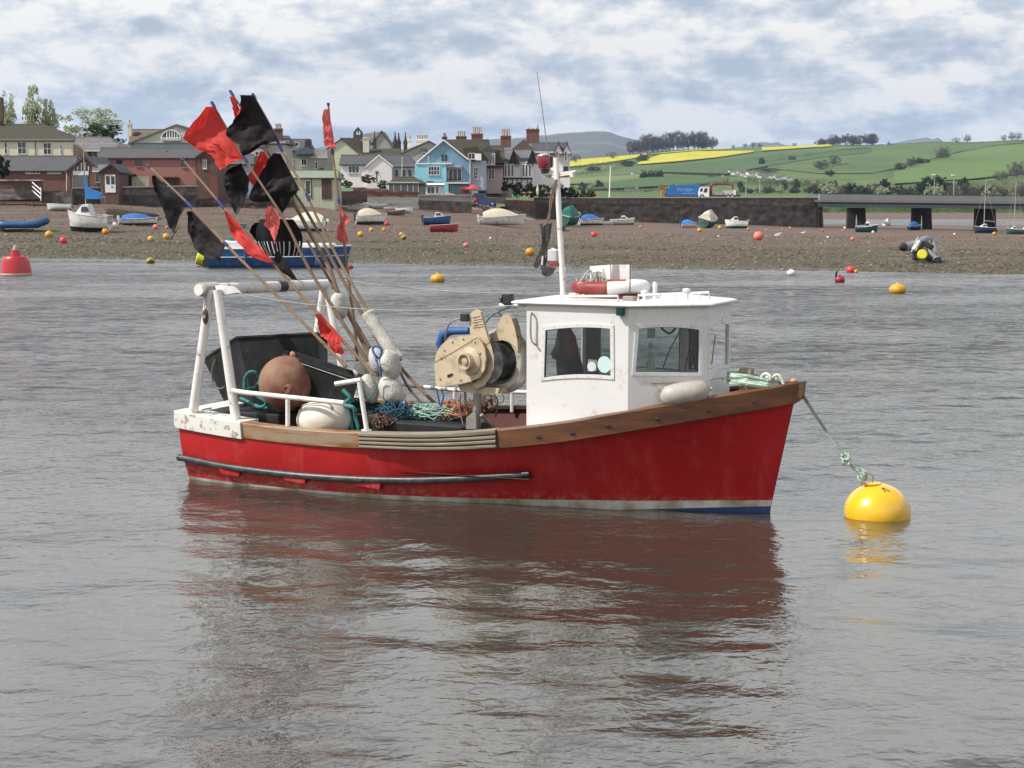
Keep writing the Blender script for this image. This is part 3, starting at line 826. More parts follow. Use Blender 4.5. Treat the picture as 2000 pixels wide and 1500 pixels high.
b.win(186, 197, 339, 356, 1, 1, mat('faded_blue_frame', (.15, .24, .32), .6), dy=-1.62); b.pipe(130, 335, 395, wfr, -1.7)
b = Bld('porch', 'small brick porch with a white half glazed double door beside the boathouse', 'porch', 214, 385, 200)
b.poly([(196, 336), (217, 322), (232, 335), (232, 400), (196, 400)], brickd, 5)
b.groof(193, 217, 235, 337, 321, 338, slate, 6, 0, dfr, .3); b.roof(180, 218, 334, 321, slatel, 5, 1)
d_ = b.wall(204.5, 226, 341, 376, wfr, .08, -.08, 'door')
for x0 in (207, 216.5):
    m_ = MB(); a, c_ = b.p(x0, 344, -.10), b.p(x0 + 7.5, 360, -.10); m_.bb(a.x, c_.x, a.y - .0, a.y + .04, c_.z, a.z); b.part('pane', m_, wgl, d_)
m_ = MB(); a = b.p(219, 365, -.12); m_.lathe([(.14, 0), (.14, .03)], a, (0, 1, 0), 14); b.part('blue_roundel', m_, mat('roundel_blue', (.10, .30, .42), .5), d_)
# --- long pink house
b = Bld('pink_house', 'long pink rendered house with grey slate roof behind the stone wall', 'house', 310, 370, 214)
b.wall(196, 384, 306, 372, pinkr, 8)
b.roof(190, 398, 308, 289, slate, 9, 0, 6, 0)
for x0, x1, y0, y1 in ((227, 239, 309, 324), (265, 276, 310, 325), (355, 366, 311, 327)): b.win(x0, x1, y0, y1, 1, 1, mat('brown_frame', (.06, .035, .03), .6), dy=-.02)
m_ = b.win(258, 291, 345, 364, 3, 2, mat('cream_frame', (.60, .57, .45), .6), mat('cream_blind', (.40, .38, .28), .5), dy=-.5)
b.win(236, 257, 343, 363, 2, 1, dfr, dy=-.3); b.wall(232, 262, 340, 342.5, timb, 1.2, -1.2, 'porch_roof')
b.wall(318, 346, 347, 368, dfr, .1, -.08, 'doorway'); b.wall(346, 351, 346, 366, mat('dark_red_paint', (.16, .03, .03), .6), .12, -.1, 'red_door_frame'); b.wall(316, 346, 345, 347.5, mat('dark_red_paint2', (.16, .03, .03), .6), .5, -.5, 'red_lintel')
m_ = MB(); a = b.p(326, 293, 2.5); m_.tube([a, a + Vector((0, 0, -.5)), a + Vector((.2, 0, -.6))], .07, 6); b.part('roof_vent', m_, dfr, smooth=True)
b = Bld('brick_house', 'dark brick gable ended house behind the red and black flags', 'house', 405, 385, 211)
b.poly([(384, 306), (404, 293), (425, 308), (425, 388), (384, 388)], brickd, 8)
b.groof(381, 404, 428, 309, 292, 311, slate, 9, 0, dfr)
b.win(396, 404, 312, 330, 2, 1, dy=-.03); b.wall(408, 425, 345, 386, mat('dull_red_render', (.16, .06, .05), .8), .12, -.1, 'red_panel')
# --- white dormer house
b = Bld('white_house', 'white house with a hipped grey roof and arched balcony dormer', 'house', 345, 300, 262)
b.wall(252, 440, 276, 306, greyb, 9)
b.roof(250, 446, 280, 253, tiler, 9, .4, 6, 6)
b.poly([(256, 279), (340, 246), (350, 246), (432, 279)], mat('pale_gable_boarding', (.50, .50, .48), .8, .05, .6, world=True), 6, -.4, 'gable')
b.groof(250, 345, 440, 281, 244, 281, slate, 7, -.4, tiler, .25)
m_ = MB(); pts = [(314, 271)] + [(333.5 + 19 * math.cos(t), 271 - 17 * math.sin(t)) for t in [math.pi * (1 - i / 12) for i in range(13)]]
m_.prism([b.p(x, y, -.5) for x, y in pts], (0, .1, 0)); w_ = b.part('arched_window', m_, wgl)
m_ = MB()
for x in (326, 331, 336, 341, 346): m_.tube([b.p(x, 272, -.6), b.p(x, 256, -.6)], .07, 4)
m_.tube([b.p(x, y, -.6) for x, y in pts[1:]], .10, 5)
b.part('arch_frame', m_, wfr, w_)['kind'] = 'stuff'
m_ = MB(); m_.tube([b.p(314, 269.5, -1.2), b.p(352, 269.5, -1.2)], .06, 5); m_.bb(b.p(314, 273, -1.2).x, b.p(352, 273, -1.2).x, b.Y - 1.3, b.Y - .5, b.p(314, 274, -1.2).z, b.p(314, 273, -1.2).z)
for x in range(315, 352, 3): m_.tube([b.p(x, 269, -1.2), b.p(x, 273.5, -1.2)], .03, 4)
b.part('balcony', m_, wfr)['kind'] = 'stuff'
b.chimney(250, 258, 241, 270, cream, 1, 3, .8, potr, 6); b.wall(262, 272, 258, 266, wgl, .1, 1.2, 'skylight')
b = Bld('white_cottage', 'bluish white cottage with tall glazed door, seen between the flags', 'house', 440, 385, 222)
b.wall(425, 492, 318, 388, greyb, 7); b.roof(422, 496, 320, 302, slate, 8)
b.win(426, 437, 345, 372, 2, 2, dy=-.03); b.win(455, 466, 345, 372, 2, 2, dy=-.03); b.win(440, 450, 322, 336, 1, 2, dy=-.03)
b = Bld('pink_town_house', 'tall pale pink town house rising behind the black flags', 'house', 490, 385, 236)
b.wall(470, 512, 283, 385, pinkw, 8); b.roof(440, 516, 287, 262, slate, 9)
for y0 in (296, 330): b.win(483, 491, y0, y0 + 16, 1, 2, dy=-.03); b.win(498, 506, y0, y0 + 16, 1, 2, dy=-.03)
b.chimney(536, 552, 251, 282, brickd, 4, 5, .9, pot, 9); b.wall(512, 560, 276, 385, mauve, 7, 3)
b.roof(510, 565, 280, 266, slate, 8, 3)
b = Bld('terrace_house', 'grey terrace house with dark mansard dormers left of the pink flag pole', 'house', 590, 340, 262)
b.wall(552, 640, 292, 345, stonec, 8); b.roof(550, 606, 294, 272, slate, 9, 0, 3, 3)
b.poly([(594, 296), (596, 274), (604, 271), (607, 296)], timb, 3, -.2, 'mansard')
b.win(562, 570, 278, 286, 1, 1, dy=-.4); b.win(576, 584, 278, 286, 1, 1, dy=-.4); b.win(588, 599, 310, 324, 2, 1, dy=-.03); b.win(563, 573, 310, 324, 2, 1, dy=-.03)
b.wall(604, 640, 306, 309, concl, .5, -.4, 'parapet'); b.chimney(616, 624, 296, 304, brickd, 2, 3, .7, potr, 4); b.win(615, 621, 316, 330, 1, 2, dy=-.03)
b.poly([(576, 294), (600, 286), (612, 300), (576, 302)], mat('blue_slate', (.07, .10, .15), .6, world=True), 3, -1.5, 'porch_roof')
# --- green hut on the beach
b = Bld('beach_hut', 'pale green timber hut with shuttered window at the top of the beach', 'hut', 610, 405, 214)
b.wall(560, 655, 347, 412, greenc, 8); b.roof(552, 660, 347, 333, greenr, 9, 0, 0, 0)
for x in range(562, 655, 6):
    m_ = MB(); a, c_ = b.p(x, 348, -.03), b.p(x + .8, 411, -.03); m_.bb(a.x, c_.x, a.y, a.y + .04, c_.z, a.z)
    b.part('board_batten', m_, greenc)
b.wall(628, 648, 350, 389, mat('dark_shutter', (.07, .04, .035), .8, .3, 2, world=True), .08, -.10, 'shutter'); b.win(596, 607, 352, 380, 1, 1, dy=-.05)
b.wall(607, 609, 350, 388, dfr, .1, -.1, 'dark_post')
# --- pale yellow gabled house + church behind
b = Bld('gabled_house', 'pale yellow gabled house with a dark mossy roof behind the pink one', 'house', 670, 345, 282)
b.poly([(622, 304), (667, 272), (708, 302), (708, 350), (622, 350)], paleY, 9)
m_ = MB(); m_.prism([b.p(664, 270, -.3), b.p(700, 271, 5), b.p(728, 303, 5), b.p(706, 303, -.3)], (0, .2, .12)); b.part('roof', m_, slatem)
m_ = MB(); m_.prism([b.p(619, 305, -.3), b.p(667, 271, -.3), b.p(667, 269.8, -.3), b.p(618, 304, -.3)], (0, 6, 0)); b.part('roof', m_, slatem)
b.chimney(709, 721, 268, 298, cream, 1, 1, .9, potr, 3)
m_ = MB(); m_.prism([b.p(728, 303, 0), b.p(708, 302, -.1), b.p(724, 290, 3), b.p(780, 290, 3), b.p(785, 303, 0)], (0, .6, 0)); b.part('rear_roof', m_, slatem)
b.wall(700, 785, 302, 340, mauve, 4, 1)
ch = Bld('church', 'grey stone church with a small open bellcote on its roof', 'church', 725, 300, 330)
ch.poly([(728, 292), (729, 278), (745, 258), (766, 289), (766, 305), (728, 305)], mat('grey_stone', (.36, .34, .31), .85, .08, .6, world=True), 10)
ch.groof(726, 745, 769, 281, 256, 292, slatel, 11); m_ = MB(); m_.prism([ch.p(691, 268, 3), ch.p(707, 262, 3), ch.p(742, 257, 3), ch.p(732, 290, 0), ch.p(691, 290, 0)], (0, .4, 0)); ch.part('roof', m_, slatel)
m_ = MB(); m_.prism([ch.p(690, 272, 0), ch.p(690, 258, 0), ch.p(699, 248, 0), ch.p(708, 258, 0), ch.p(708, 263, 0), ch.p(703.5, 263, 0), ch.p(703.5, 257, 0), ch.p(700.5, 254, 0), ch.p(700, 260, 0), ch.p(698.5, 260, 0), ch.p(698, 254, 0), ch.p(695, 257, 0), ch.p(695, 263, 0), ch.p(708, 263, 0), ch.p(708, 272, 0)], (0, 1, 0)); ch.part('bellcote', m_, mat('dark_stone', (.07, .065, .06), .9, world=True))
dkst = mat('dark_stone_spire', (.055, .045, .045), .9, .2, 1, world=True)
for px, top, base, w_, lab in ((732, 255, 292, 6, 'thin dark stone pinnacle right of the church gable'), (772, 256, 300, 8, 'tallest dark pinnacle of the close pair by the church'), (779, 258, 300, 8, 'right dark pinnacle of the close pair by the church'), (792, 257, 300, 7, 'lone slim dark spire left of the gabled roof')):
    Yp = 300; e = thing('pinnacle', lab, 'pinnacle', P(px, base, Yp)); W_ = w_ * Yp / F
    z0, z1, zt2 = P(px, base, Yp).z, P(px, base - (base - top) * .45, Yp).z, P(px, top, Yp).z; X = P(px, base, Yp).x
    m_ = MB(); m_.bb(X - W_ / 2, X + W_ / 2, Yp - W_ / 2, Yp + W_ / 2, z0, z1); obj('shaft', m_, dkst, e)
    m_ = MB(); m_.lathe([(W_ * .62, 0), (W_ * .5, .1), (W_ * .12, (zt2 - z1) * .75), (W_ * .2, (zt2 - z1) * .8), (.02, zt2 - z1)], (X, Yp, z1), seg=4); obj('spire', m_, dkst, e)
    for sx in (-1, 1):
        m_ = MB(); m_.lathe([(W_ * .16, 0), (.02, W_ * .9)], (X + sx * W_ * .5, Yp - W_ * .4, z1), seg=4); obj('crocket', m_, dkst, e)
# --- pale pink house
b = Bld('pale_pink_house', 'pale pink house with a steep white gable and grey hipped roof', 'house', 750, 360, 256)
b.wall(666, 764, 320, 366, pinkw, 8); b.roof(662, 745, 321, 303, slate, 9, 0, 4, 10)
b.poly([(716, 324), (740, 305), (765, 324), (766, 368), (716, 368)], pinkw, 7, -.8)
b.wall(764, 812, 323, 358, mat('grey_pink_render', (.50, .44, .47), .8, .04, .6, world=True), 7, .4)
b.roof(738, 814, 325, 303, slate, 8, .4, 5, 14)
b.groof(713, 740, 768, 327, 303.5, 326, slate, 8, -.8, wfr, .2)
b.win(680, 702, 323.5, 338.5, 3, 1, dy=-.04, fw=.1)
for x in (772, 786, 797.5): b.win(x, x + 5.5, 332, 347, 1, 1, dfr, dy=.35)
b.pipe(766, 325, 355, wfr, .2)
e = thing('flagpole', 'bare white flagpole in front of the pale pink house', 'flagpole', P(785, 356, 250)); m_ = MB(); m_.tube([P(785, 356, 250), P(785.5, 309, 250)], [.06, .04], 6); obj('pole', m_, wfr, e, True); m_ = MB(); m_.ball(P(785.5, 308.6, 250), .09, 8, 6); obj('finial', m_, wfr, e, True)
b = Bld('gabled_house', 'grey mauve gabled house with a mossy left roof slope and tall chimney pots', 'house', 830, 320, 276)
b.poly([(782, 302), (838, 277), (852, 284), (852, 335), (782, 335)], mauve, 8)
m_ = MB(); m_.prism([b.p(776, 304, -.3), b.p(838, 276, -.3), b.p(838, 274.5, -.3), b.p(785, 296, -.3)], (0, 6, 0)); b.part('roof', m_, mat('mossy_slope', (.16, .14, .05), .9, .3, .8, world=True))
m_ = MB(); m_.prism([b.p(838, 276, -.3), b.p(838, 274.5, -.3), b.p(856, 284, -.3), b.p(856, 286, -.3)], (0, 6, 0)); b.part('roof', m_, slate)
b.wall(822, 832, 290, 303, tiler, 1.5, -.9, 'dormer'); b.win(824, 831, 297, 303, 1, 1, dy=-1.0)
b.chimney(812, 838, 272, 284, whiteR, 7, 4, .9, pot, 8); b.chimney(797, 804, 272, 288, whiteR, 2, 4, .8, pot, 5)
# --- blue house
b = Bld('blue_house', 'bright blue gabled house with a lit turquoise front wing and balcony', 'house', 870, 378, 252)
b.poly([(812, 320), (816, 314), (866, 275), (918, 314), (918, 385), (812, 385)], shadeb, 9)
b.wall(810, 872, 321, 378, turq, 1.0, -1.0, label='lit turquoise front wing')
b.wall(811, 882, 318, 320.8, wfr, 1.1, -1.15, 'parapet'); 
b.groof(814, 866, 920, 317, 273.5, 316, slatem, 12, 0, wfr, .35)
b.win(836, 859, 325, 342, 4, 2, dy=-1.04, fw=.08)
for x in (862.5, 869): b.win(x, x + 4, 302, 315, 1, 1, dfr, dy=-.03)
b.win(876, 902, 329, 354, 3, 1, dy=-.04); b.wall(873, 902, 323, 327, greyb, 1, -.9, 'balcony_roof')
m_ = MB(); m_.tube([b.p(873, 349, -1.1), b.p(903, 349, -1.1)], .04, 5); 
for x in range(873, 905, 2): m_.tube([b.p(x, 349, -1.1), b.p(x, 356, -1.1)], .025, 4)
b.part('balcony_railing', m_, dfr)['kind'] = 'stuff'
b.wall(872, 916, 356, 358.5, wfr, 1.2, -1.2, 'balcony_floor'); b.wall(872, 876, 358, 378, turq, .4, -1.1, 'pillar')
b.win(874, 885, 362, 375, 2, 1, dy=-.04); b.wall(834, 846, 354, 357, timb, .3, -1.3, 'awning_box')
b.pipe(918, 316, 376, wfr, -.2, .07); b.pipe(836.5, 305, 320, wfr, -1.2, .05)
m_ = MB(); m_.prism([b.p(866, 273, 4), b.p(955, 273, 6), b.p(962, 313, 1), b.p(918, 315, 0)], (0, .5, .1)); b.part('side_roof', m_, slatem)
b.chimney(864, 873, 267, 282, brickd, 2, 7, .8, potr, 7); b.chimney(891, 911, 266, 282, brick, 4, 7, .9, pot, 10); b.chimney(921, 943, 261, 290, brick, 5, 6, 1, pot, 13)
b.wall(918, 950, 314, 372, greyb, 7, .5, label='grey blue side wing'); b.win(925, 934, 327, 350, 2, 3, dy=.45)
b.poly([(904, 290), (932, 286), (940, 300), (940, 312), (912, 312)], slatem, 3, -.3, 'dormer'); b.win(914, 928, 299, 311, 2, 1, dy=-.4); b.wall(928, 940, 300, 313, whiteR, 1, -.5, 'dormer_cheek')
# --- terrace to the right of it
b = Bld('bay_house', 'pinkish terraced house with a dark roof and projecting white bay', 'house', 965, 372, 256)
b.wall(949, 982, 322, 378, mat('pinkish_render', (.42, .34, .32), .8, .05, .6, world=True), 7)
b.roof(935, 985, 318, 285, slatem, 9, 0); b.poly([(939, 295), (955, 285), (969, 295), (969, 300), (939, 300)], slate, 3, -1.2, 'bay_roof')
b.wall(942, 967, 300, 323, wfr, 1.2, -1.2, 'bay'); 
for x in (944, 950, 956, 962): b.win(x, x + 4.5, 299, 321, 1, 1, dy=-1.24, fw=.1, sill=False)
b.wall(950, 982, 323, 327, timb, .8, -.8, 'balcony_band'); b.win(954, 966, 330, 351, 2, 1, dy=-.03)
b.chimney(978, 998, 265, 288, brick, 5, 6, 1, pot, 13)
b = Bld('half_timbered_house', 'half timbered house with twin black gables and white bays', 'house', 1012, 372, 262)
b.wall(978, 1042, 316, 378, whiteR, 8)
b.roof(966, 1045, 317, 293, slatel, 9, .2)
for xa, x0, x1 in ((1003, 995, 1013), (1040, 1031, 1048)):
    b.poly([(x0, 319), (xa, 294), (x1, 319)], timb, 1.2, -1.2, 'black_gable'); b.groof(x0 - 2, xa, x1 + 2, 321, 292.5, 321, slate, 5, -1.2, timb, .2)
for x0, x1 in ((984, 1004), (1019, 1038)):
    b.wall(x0, x1, 320, 347, wfr, 1.0, -1.0, 'bay'); 
    for k_ in range(3): xx = lerp(x0, x1, k_ / 3); b.win(xx + .5, xx + (x1 - x0) / 3 - .5, 321, 345, 1, 1, dy=-1.04, fw=.09, sill=False)
b.wall(980, 1040, 347, 350, timb, .2, -.15, 'timber_rail')
for x in (981, 990, 1000, 1009, 1018, 1029, 1037): b.wall(x, x + 1.6, 350, 358, timb, .12, -.1, 'timber_stud')
b.poly([(994, 316), (1000, 291), (1024, 271), (1040, 290), (1044, 316)], tiler, 5, 6, 'hipped_roof')
b = Bld('white_house', 'big white end house with twin dark edged gables and a broad brick chimney', 'house', 1080, 372, 268)
b.poly([(1036, 330), (1040, 296), (1092, 296), (1092, 380), (1036, 380)], whiteR, 9); b.wall(1090, 1113, 300, 380, whiteR, 8, -.6)
b.roof(1038, 1110, 300, 279, slate, 9, -.2); b.wall(1036, 1113, 332, 380, whiteR, 1, -.8)
for xa, x0, x1 in ((1091, 1082, 1099), (1107, 1099, 1115)):
    b.poly([(x0, 300), (xa, 280), (x1, 300)], whiteR, 1.2, -1.6, 'gable'); b.groof(x0 - 1.5, xa, x1 + 1.5, 302, 278.5, 302, slate, 5, -1.6, timb, .2)
    m_ = MB(); m_.tube([b.p(xa, 279, -1.8), b.p(xa, 274, -1.8)], .05, 5); b.part('finial', m_, dfr, smooth=True)
b.win(1086, 1090.5, 296, 311, 1, 2, dy=-1.63); b.win(1103, 1107.5, 296, 315, 1, 2, dy=-1.63); b.win(1100, 1110, 325, 340, 2, 1, dfr, dy=-.85)
b.chimney(1028, 1053, 252, 280, brick, 3, 5, 1.1, potr, 2)
m_ = MB(); m_.tube([b.p(1050.5, 253, 5), b.p(1050.5, 244, 5)], .09, 6); b.part('flue', m_, dfr, smooth=True)

# ---------------------------------------------------------------- walls along the shore
def sea_wall(name, label, x0, x1, y0, y1, Y0, Y1, m, cope=None, low=None, lowf=.5, thick=1.2, cat='wall', seed=0):
    """rough masonry face: a relief grid, darker weeded lower courses as a second part"""
    e = thing(name, label, cat, P((x0 + x1) / 2, max(y1) if isinstance(y1, (tuple, list)) else y1, (Y0 + Y1) / 2))
    ya = y0 if isinstance(y0, (tuple, list)) else (y0, y0); yb = y1 if isinstance(y1, (tuple, list)) else (y1, y1)
    n_ = max(6, int(abs(x1 - x0) / 4)); rows = 9
    def pt(i, j, t0, t1):
        t = i / n_; px = lerp(x0, x1, t); Yv = lerp(Y0, Y1, t); v_ = lerp(t0, t1, j / rows); py = lerp(lerp(ya[0], ya[1], t), lerp(yb[0], yb[1], t), v_)
        p = P(px, py, Yv); q = P(px, 400, Yv); p.x, p.y = q.x, q.y + .16 * mnoise.noise(Vector((p.x * .8, p.z * 1.7, seed))) + .05 * mnoise.noise(Vector((p.x * 3, p.z * 4, seed))); return p
    for (t0, t1, mm, nm) in ([(0, lowf, m, 'masonry'), (lowf, 1.03, low, 'weeded_courses')] if low else [(0, 1.03, m, 'masonry')]):
        m_ = MB(); V_ = [pt(i, j, t0, t1) for j in range(rows + 1) for i in range(n_ + 1)]; k_ = n_ + 1
        m_.add(V_, [(j * k_ + i, j * k_ + i + 1, (j + 1) * k_ + i + 1, (j + 1) * k_ + i) for j in range(rows) for i in range(n_)])
        # top, back and ends
        if t0 == 0:
            a, c_ = pt(0, 0, 0, 1), pt(n_, 0, 0, 1); A2, C2 = a + Vector((0, thick, 0)), c_ + Vector((0, thick, 0)); d0 = Vector((0, 0, -(a.z - pt(0, rows, 0, 1).z)))
            m_.add([a, c_, C2, A2, A2 + d0, C2 + d0, a + d0, c_ + d0], [(0, 1, 2, 3), (3, 2, 5, 4), (0, 3, 4, 6), (1, 7, 5, 2)])
        obj(nm, m_, mm, e, True)
    if cope:
        rings = []
        for i in range(9):
            t = i / 8; px = lerp(x0, x1, t); p = P(px, lerp(ya[0], ya[1], t), lerp(Y0, Y1, t))
            rings.append([p + Vector((0, -.22, -.02)), p + Vector((0, -.22, .14)), p + Vector((0, thick, .14)), p + Vector((0, thick, -.02))])
        m_ = MB(); m_.loft(rings, True, True); obj('coping', m_, cope, e)
    return e
w1 = sea_wall('brick_wall', 'brick garden wall with pale coping at the far left of the beach', -120, 80, 353, (393, 388), 198, 197, brickd, coping, stonew, .45, seed=1)
for k_ in range(3):
    m_ = MB(); m_.tube([P(63, 356 + k_ * 8, 196.5), P(80, 371 + k_ * 8, 195.5)], .07, 6); obj('handrail', m_, wfr, w1, True)
m_ = MB(); m_.tube([P(80, 366, 195.5), P(80, 392, 195.5)], .07, 6); obj('rail_post', m_, wfr, w1, True)
sea_wall('rubble_wall', 'low pale rubble wall below the brick boathouse', 82, 142, 373, (396, 400), 198, 198, stonew, None, seed=2)
sea_wall('stone_wall', 'long grey stone sea wall with dark weeded base under the pink house', 142, 384, (368, 364), (398, 407), 199, 206, stonew, coping, stoned, .42, seed=3)
sea_wall('timber_wall', 'dark boarded wall behind the two slanting flag poles', 384, 500, 388, (407, 406), 207, 208, brickd, None, stoned, .4, seed=4)
sea_wall('stone_wall', 'stone wall between the white cottage and the green hut', 500, 572, 382, (405, 404), 210, 213, stonew, coping, stoned, .5, seed=5)
for x0 in range(390, 570, 12):
    pass
sea_wall('stone_wall', 'dark stone wall running from the green hut to the pale sea wall', 655, 716, (374, 373), (401, 400), 222, 228, brickd, None, stoned, .6, seed=6)
sea_wall('garden_wall', 'brown brick garden wall below the pale pink house', 690, 818, (366, 375), (384, 386), 240, 242, brick, None, seed=7)
sea_wall('sea_wall', 'smooth pale rendered sea wall behind the row of small dinghies', 716, 818, (384, 385), (400, 407), 234, 238, concl, None, seed=8)
sea_wall('stone_wall', 'grey stone quay wall below the blue house', 816, 921, (382, 382), (407, 416), 238, 240, stonec, coping, stonew, .35, seed=9)
sea_wall('concrete_wall', 'pale concrete panel wall above the parked blue car', 934, 1000, (370, 371), (384, 386), 262, 258, concl, coping, seed=10)
sea_wall('concrete_wall', 'lower grey concrete wall behind the parked blue car', 950, 988, (386, 386), (397, 398), 257, 257, stonec, None, seed=11)
sea_wall('rubble_bank', 'reddish rubble wall beside the slipway', 986, 1046, (390, 392), (404, 425), 256, 262, brick, None, stonew, .5, seed=12)
for k_ in range(9):
    px = 990 + k_ * 6; m_ = MB(); m_.bb(P(px, 388, 258).x, P(px + 1.2, 388, 258).x, 258, 258.15, P(px, 396, 258).z, P(px, 387, 258).z)
    single('fence_post', m_, mat('orange_fence_post', (.34, .17, .11), .8) if k_ == 0 else bpy.data.materials['orange_fence_post'], 'one of the short reddish fence posts standing evenly on the wall above the slipway', 'post', group='fence posts above the slipway', smooth=False)
cw = sea_wall('causeway', 'long dark stone causeway wall leading to the bridge', 1044, 1606, (387, 386), (425, 444), 262, 268, stonew, coping, stoned, .25, 7.0, 'causeway', 13)
m_ = MB(); m_.prism([P(1044, 387, 262), P(1606, 386, 268), P(1606, 386, 268) + Vector((0, 9, 0)), P(1044, 387, 262) + Vector((0, 9, 0))], (0, 0, -.3)); struct('road', m_, mat('road_surface', (.09, .09, .09), .9, world=True))
# slipway
m_ = MB()
sl = [(922, 404), (940, 400), (1010, 412), (1046, 426), (1046, 430), (990, 419), (925, 412)]
m_.prism([P(a, b_, 250 + (a - 922) * .05) for a, b_ in sl[:4]] + [P(a, b_ + 2, 246 + (a - 922) * .05) for a, b_ in sl[4:]], (0, 0, -1.2)); struct('slipway', m_, mat('slipway_concrete', (.26, .19, .15), .9, .2, .8, world=True))
m_ = MB(); m_.add([(-80, 200, 5.2), (16, 200, 5.2), (16, 700, 5.2), (-400, 700, 5.2), (-400, 200, 5.2)][:0] or [P(-700, 400, 216).xy.to_3d() + Vector((0, 0, 4.55)), P(655, 400, 228).xy.to_3d() + Vector((0, 0, 4.55)), P(930, 400, 262).xy.to_3d() + Vector((0, 0, 4.5)), P(1110, 400, 275).xy.to_3d() + Vector((0, 0, 4.5)), P(1110, 400, 420).xy.to_3d() + Vector((0, 0, 4.5)), P(-700, 400, 420).xy.to_3d() + Vector((0, 0, 4.55))], [(0, 1, 2, 3, 4, 5)])
struct('village_ground', m_, grass)

# conservatory, porch, parasols, hedges
b = Bld('conservatory', 'white framed conservatory with a hipped slate roof on the sea wall', 'conservatory', 790, 378, 246)
b.roof(756, 832, 358, 346, slatem, 4, 0, 16, 22); b.wall(759, 817, 358, 378, lgl, 3.5, .1, 'glazing')
for x in (758, 768, 782, 795, 806, 816): b.wall(x, x + 1.8, 356, 378, wfr, .1, 0, 'frame_post')
b.wall(758, 818, 355.5, 358.5, wfr, .15, -.02, 'eaves_beam'); b.wall(758, 818, 376, 378.5, wfr, .15, -.02, 'base_rail'); b.wall(816, 831, 359, 380, stonec, 3, .4, 'grey_side')
b = Bld('white_porch', 'small white porch with glazed doors in front of the blue house', 'porch', 848, 380, 246)
b.wall(831, 866, 362, 382, mat('pale_blue_board', (.50, .62, .66), .7), 2, 0); b.roof(829, 868, 361, 357.5, wfr, 2.4)
b.win(834, 849, 364, 379, 2, 1, dy=-.03); b.win(851, 857, 364, 379, 1, 1, dy=-.03)
b = Bld('terrace_slab', 'cream boat cover pitched low beside the white porch', 'cover', 880, 381, 243)
b.poly([(866, 381), (870, 374.5), (893, 381)], mat('cream_canvas', (.62, .57, .45), .8), 1.5, 0, 'canvas')
def parasol(px, top, base, w_, Y, m, label, closed=False):
    e = thing('parasol', label, 'parasol', P(px, base, Y)); a, t = P(px, base, Y), P(px, top, Y); R_ = w_ / 2 * Y / F
    m_ = MB(); m_.tube([a, t], .04, 6); obj('pole', m_, wfr, e, True)
    m_ = MB()
    if closed: m_.lathe([(R_ * .5, -(t.z - a.z) * .85), (R_, -(t.z - a.z) * .5), (R_ * .7, -(t.z - a.z) * .25), (.05, 0)], t, seg=8)
    else: m_.lathe([(R_, -R_ * .62), (R_ * 1.0, -R_ * .55), (R_ * .5, -R_ * .28), (.04, 0)], t, seg=8, cap=False)
    obj('canopy', m_, m, e); return e
rp = mat('red_parasol_cloth', (.72, .08, .10), .7, .05, 1, trans=.3)
parasol(924, 360, 380, 30, 248, rp, 'bright red parasol open in front of the blue house')
b = Bld('red_awning', 'low red awning stretched beside the red parasol', 'awning', 908, 378, 248)
b.poly([(898, 366), (918, 364.5), (918, 367), (898, 368)], rp, 2, 0, 'cloth'); b.wall(899, 917, 371, 378, mat('dark_red_cloth', (.28, .03, .03), .8), 1, .5, 'side_cloth')
parasol(1022, 374, 388, 12, 256, mat('orange_cloth', (.60, .20, .08), .8, trans=.2), 'orange parasol in the garden above the slipway')
parasol(1034, 373, 387, 12, 257, mat('salmon_cloth', (.62, .36, .24), .8, trans=.2), 'salmon parasol right of the orange one')
parasol(1012, 379, 388, 16, 255, mat('green_cloth', (.05, .30, .22), .8, trans=.2), 'low green parasol left of the orange one')
parasol(1050, 362, 384, 6, 257, mat('ivory_cloth', (.62, .60, .50), .8), 'closed ivory parasol in the garden hedge', True)

def shrub(px, base, top, w_, Y, kind, label, name='shrub', cat='shrub', nl=900, size=.07, shape='round', seed=0):
    e = thing(name, label, cat, P(px, base, Y)); W_, H_ = w_ * Y / F, (base - top) * Y / F
    c = bpy.data.objects.new('foliage', crown(kind, shape, 40 + seed, nl, size)); C.objects.link(c); c.parent = e; c.scale = (W_, W_ * .8, H_)
    m_ = MB(); p = P(px, base, Y); m_.tube([p, p + Vector((0, 0, H_ * .5))], [.12, .06], 5); obj('stem', m_, bark, e, True)
    e.rotation_euler.z = px % 3; return e
shrub(720, 358, 341, 30, 250, 'olive', 'rounded yellow green bush before the pale pink house')
shrub(747, 368, 352, 20, 247, 'green', 'green bush left of the conservatory', seed=1)
shrub(676, 366, 352, 26, 240, 'green', 'leafy bush by the left end of the garden wall', seed=2)
shrub(664, 352, 338, 16, 245, 'olive', 'scrubby tree beside the pale pink house', seed=3)
shrub(627, 336, 328, 14, 245, 'green', 'low bush above the green hut roof', seed=1)
for i, (px, base, top, w_, Yv, kd) in enumerate(((985, 372, 345, 14, 254, 'dark'), (1013, 384, 356, 30, 262, 'green'), (1035, 386, 358, 30, 261, 'green'), (1060, 386, 360, 34, 262, 'green'), (1090, 390, 358, 30, 263, 'dark'), (1112, 390, 366, 46, 264, 'dark'), (1140, 390, 372, 22, 265, 'green'), (1154, 390, 372, 24, 265, 'red'), (1000, 368, 358, 30, 260, 'green'))):
    shrub(px, base, top, w_, Yv, kd, ['narrow dark conifer against the half timbered house', 'bright hedge bush behind the green parasol', 'hedge bush behind the salmon parasol', 'hedge bush right of the ivory parasol', 'dark bush left of the boat mast on the causeway end', 'broad dark rounded bush on the causeway end', 'green bush between the dark one and the reddish one', 'reddish bush where the causeway begins', 'low hedge under the half timbered bays'][i], seed=i % 4, shape='cone' if i == 0 else 'round')
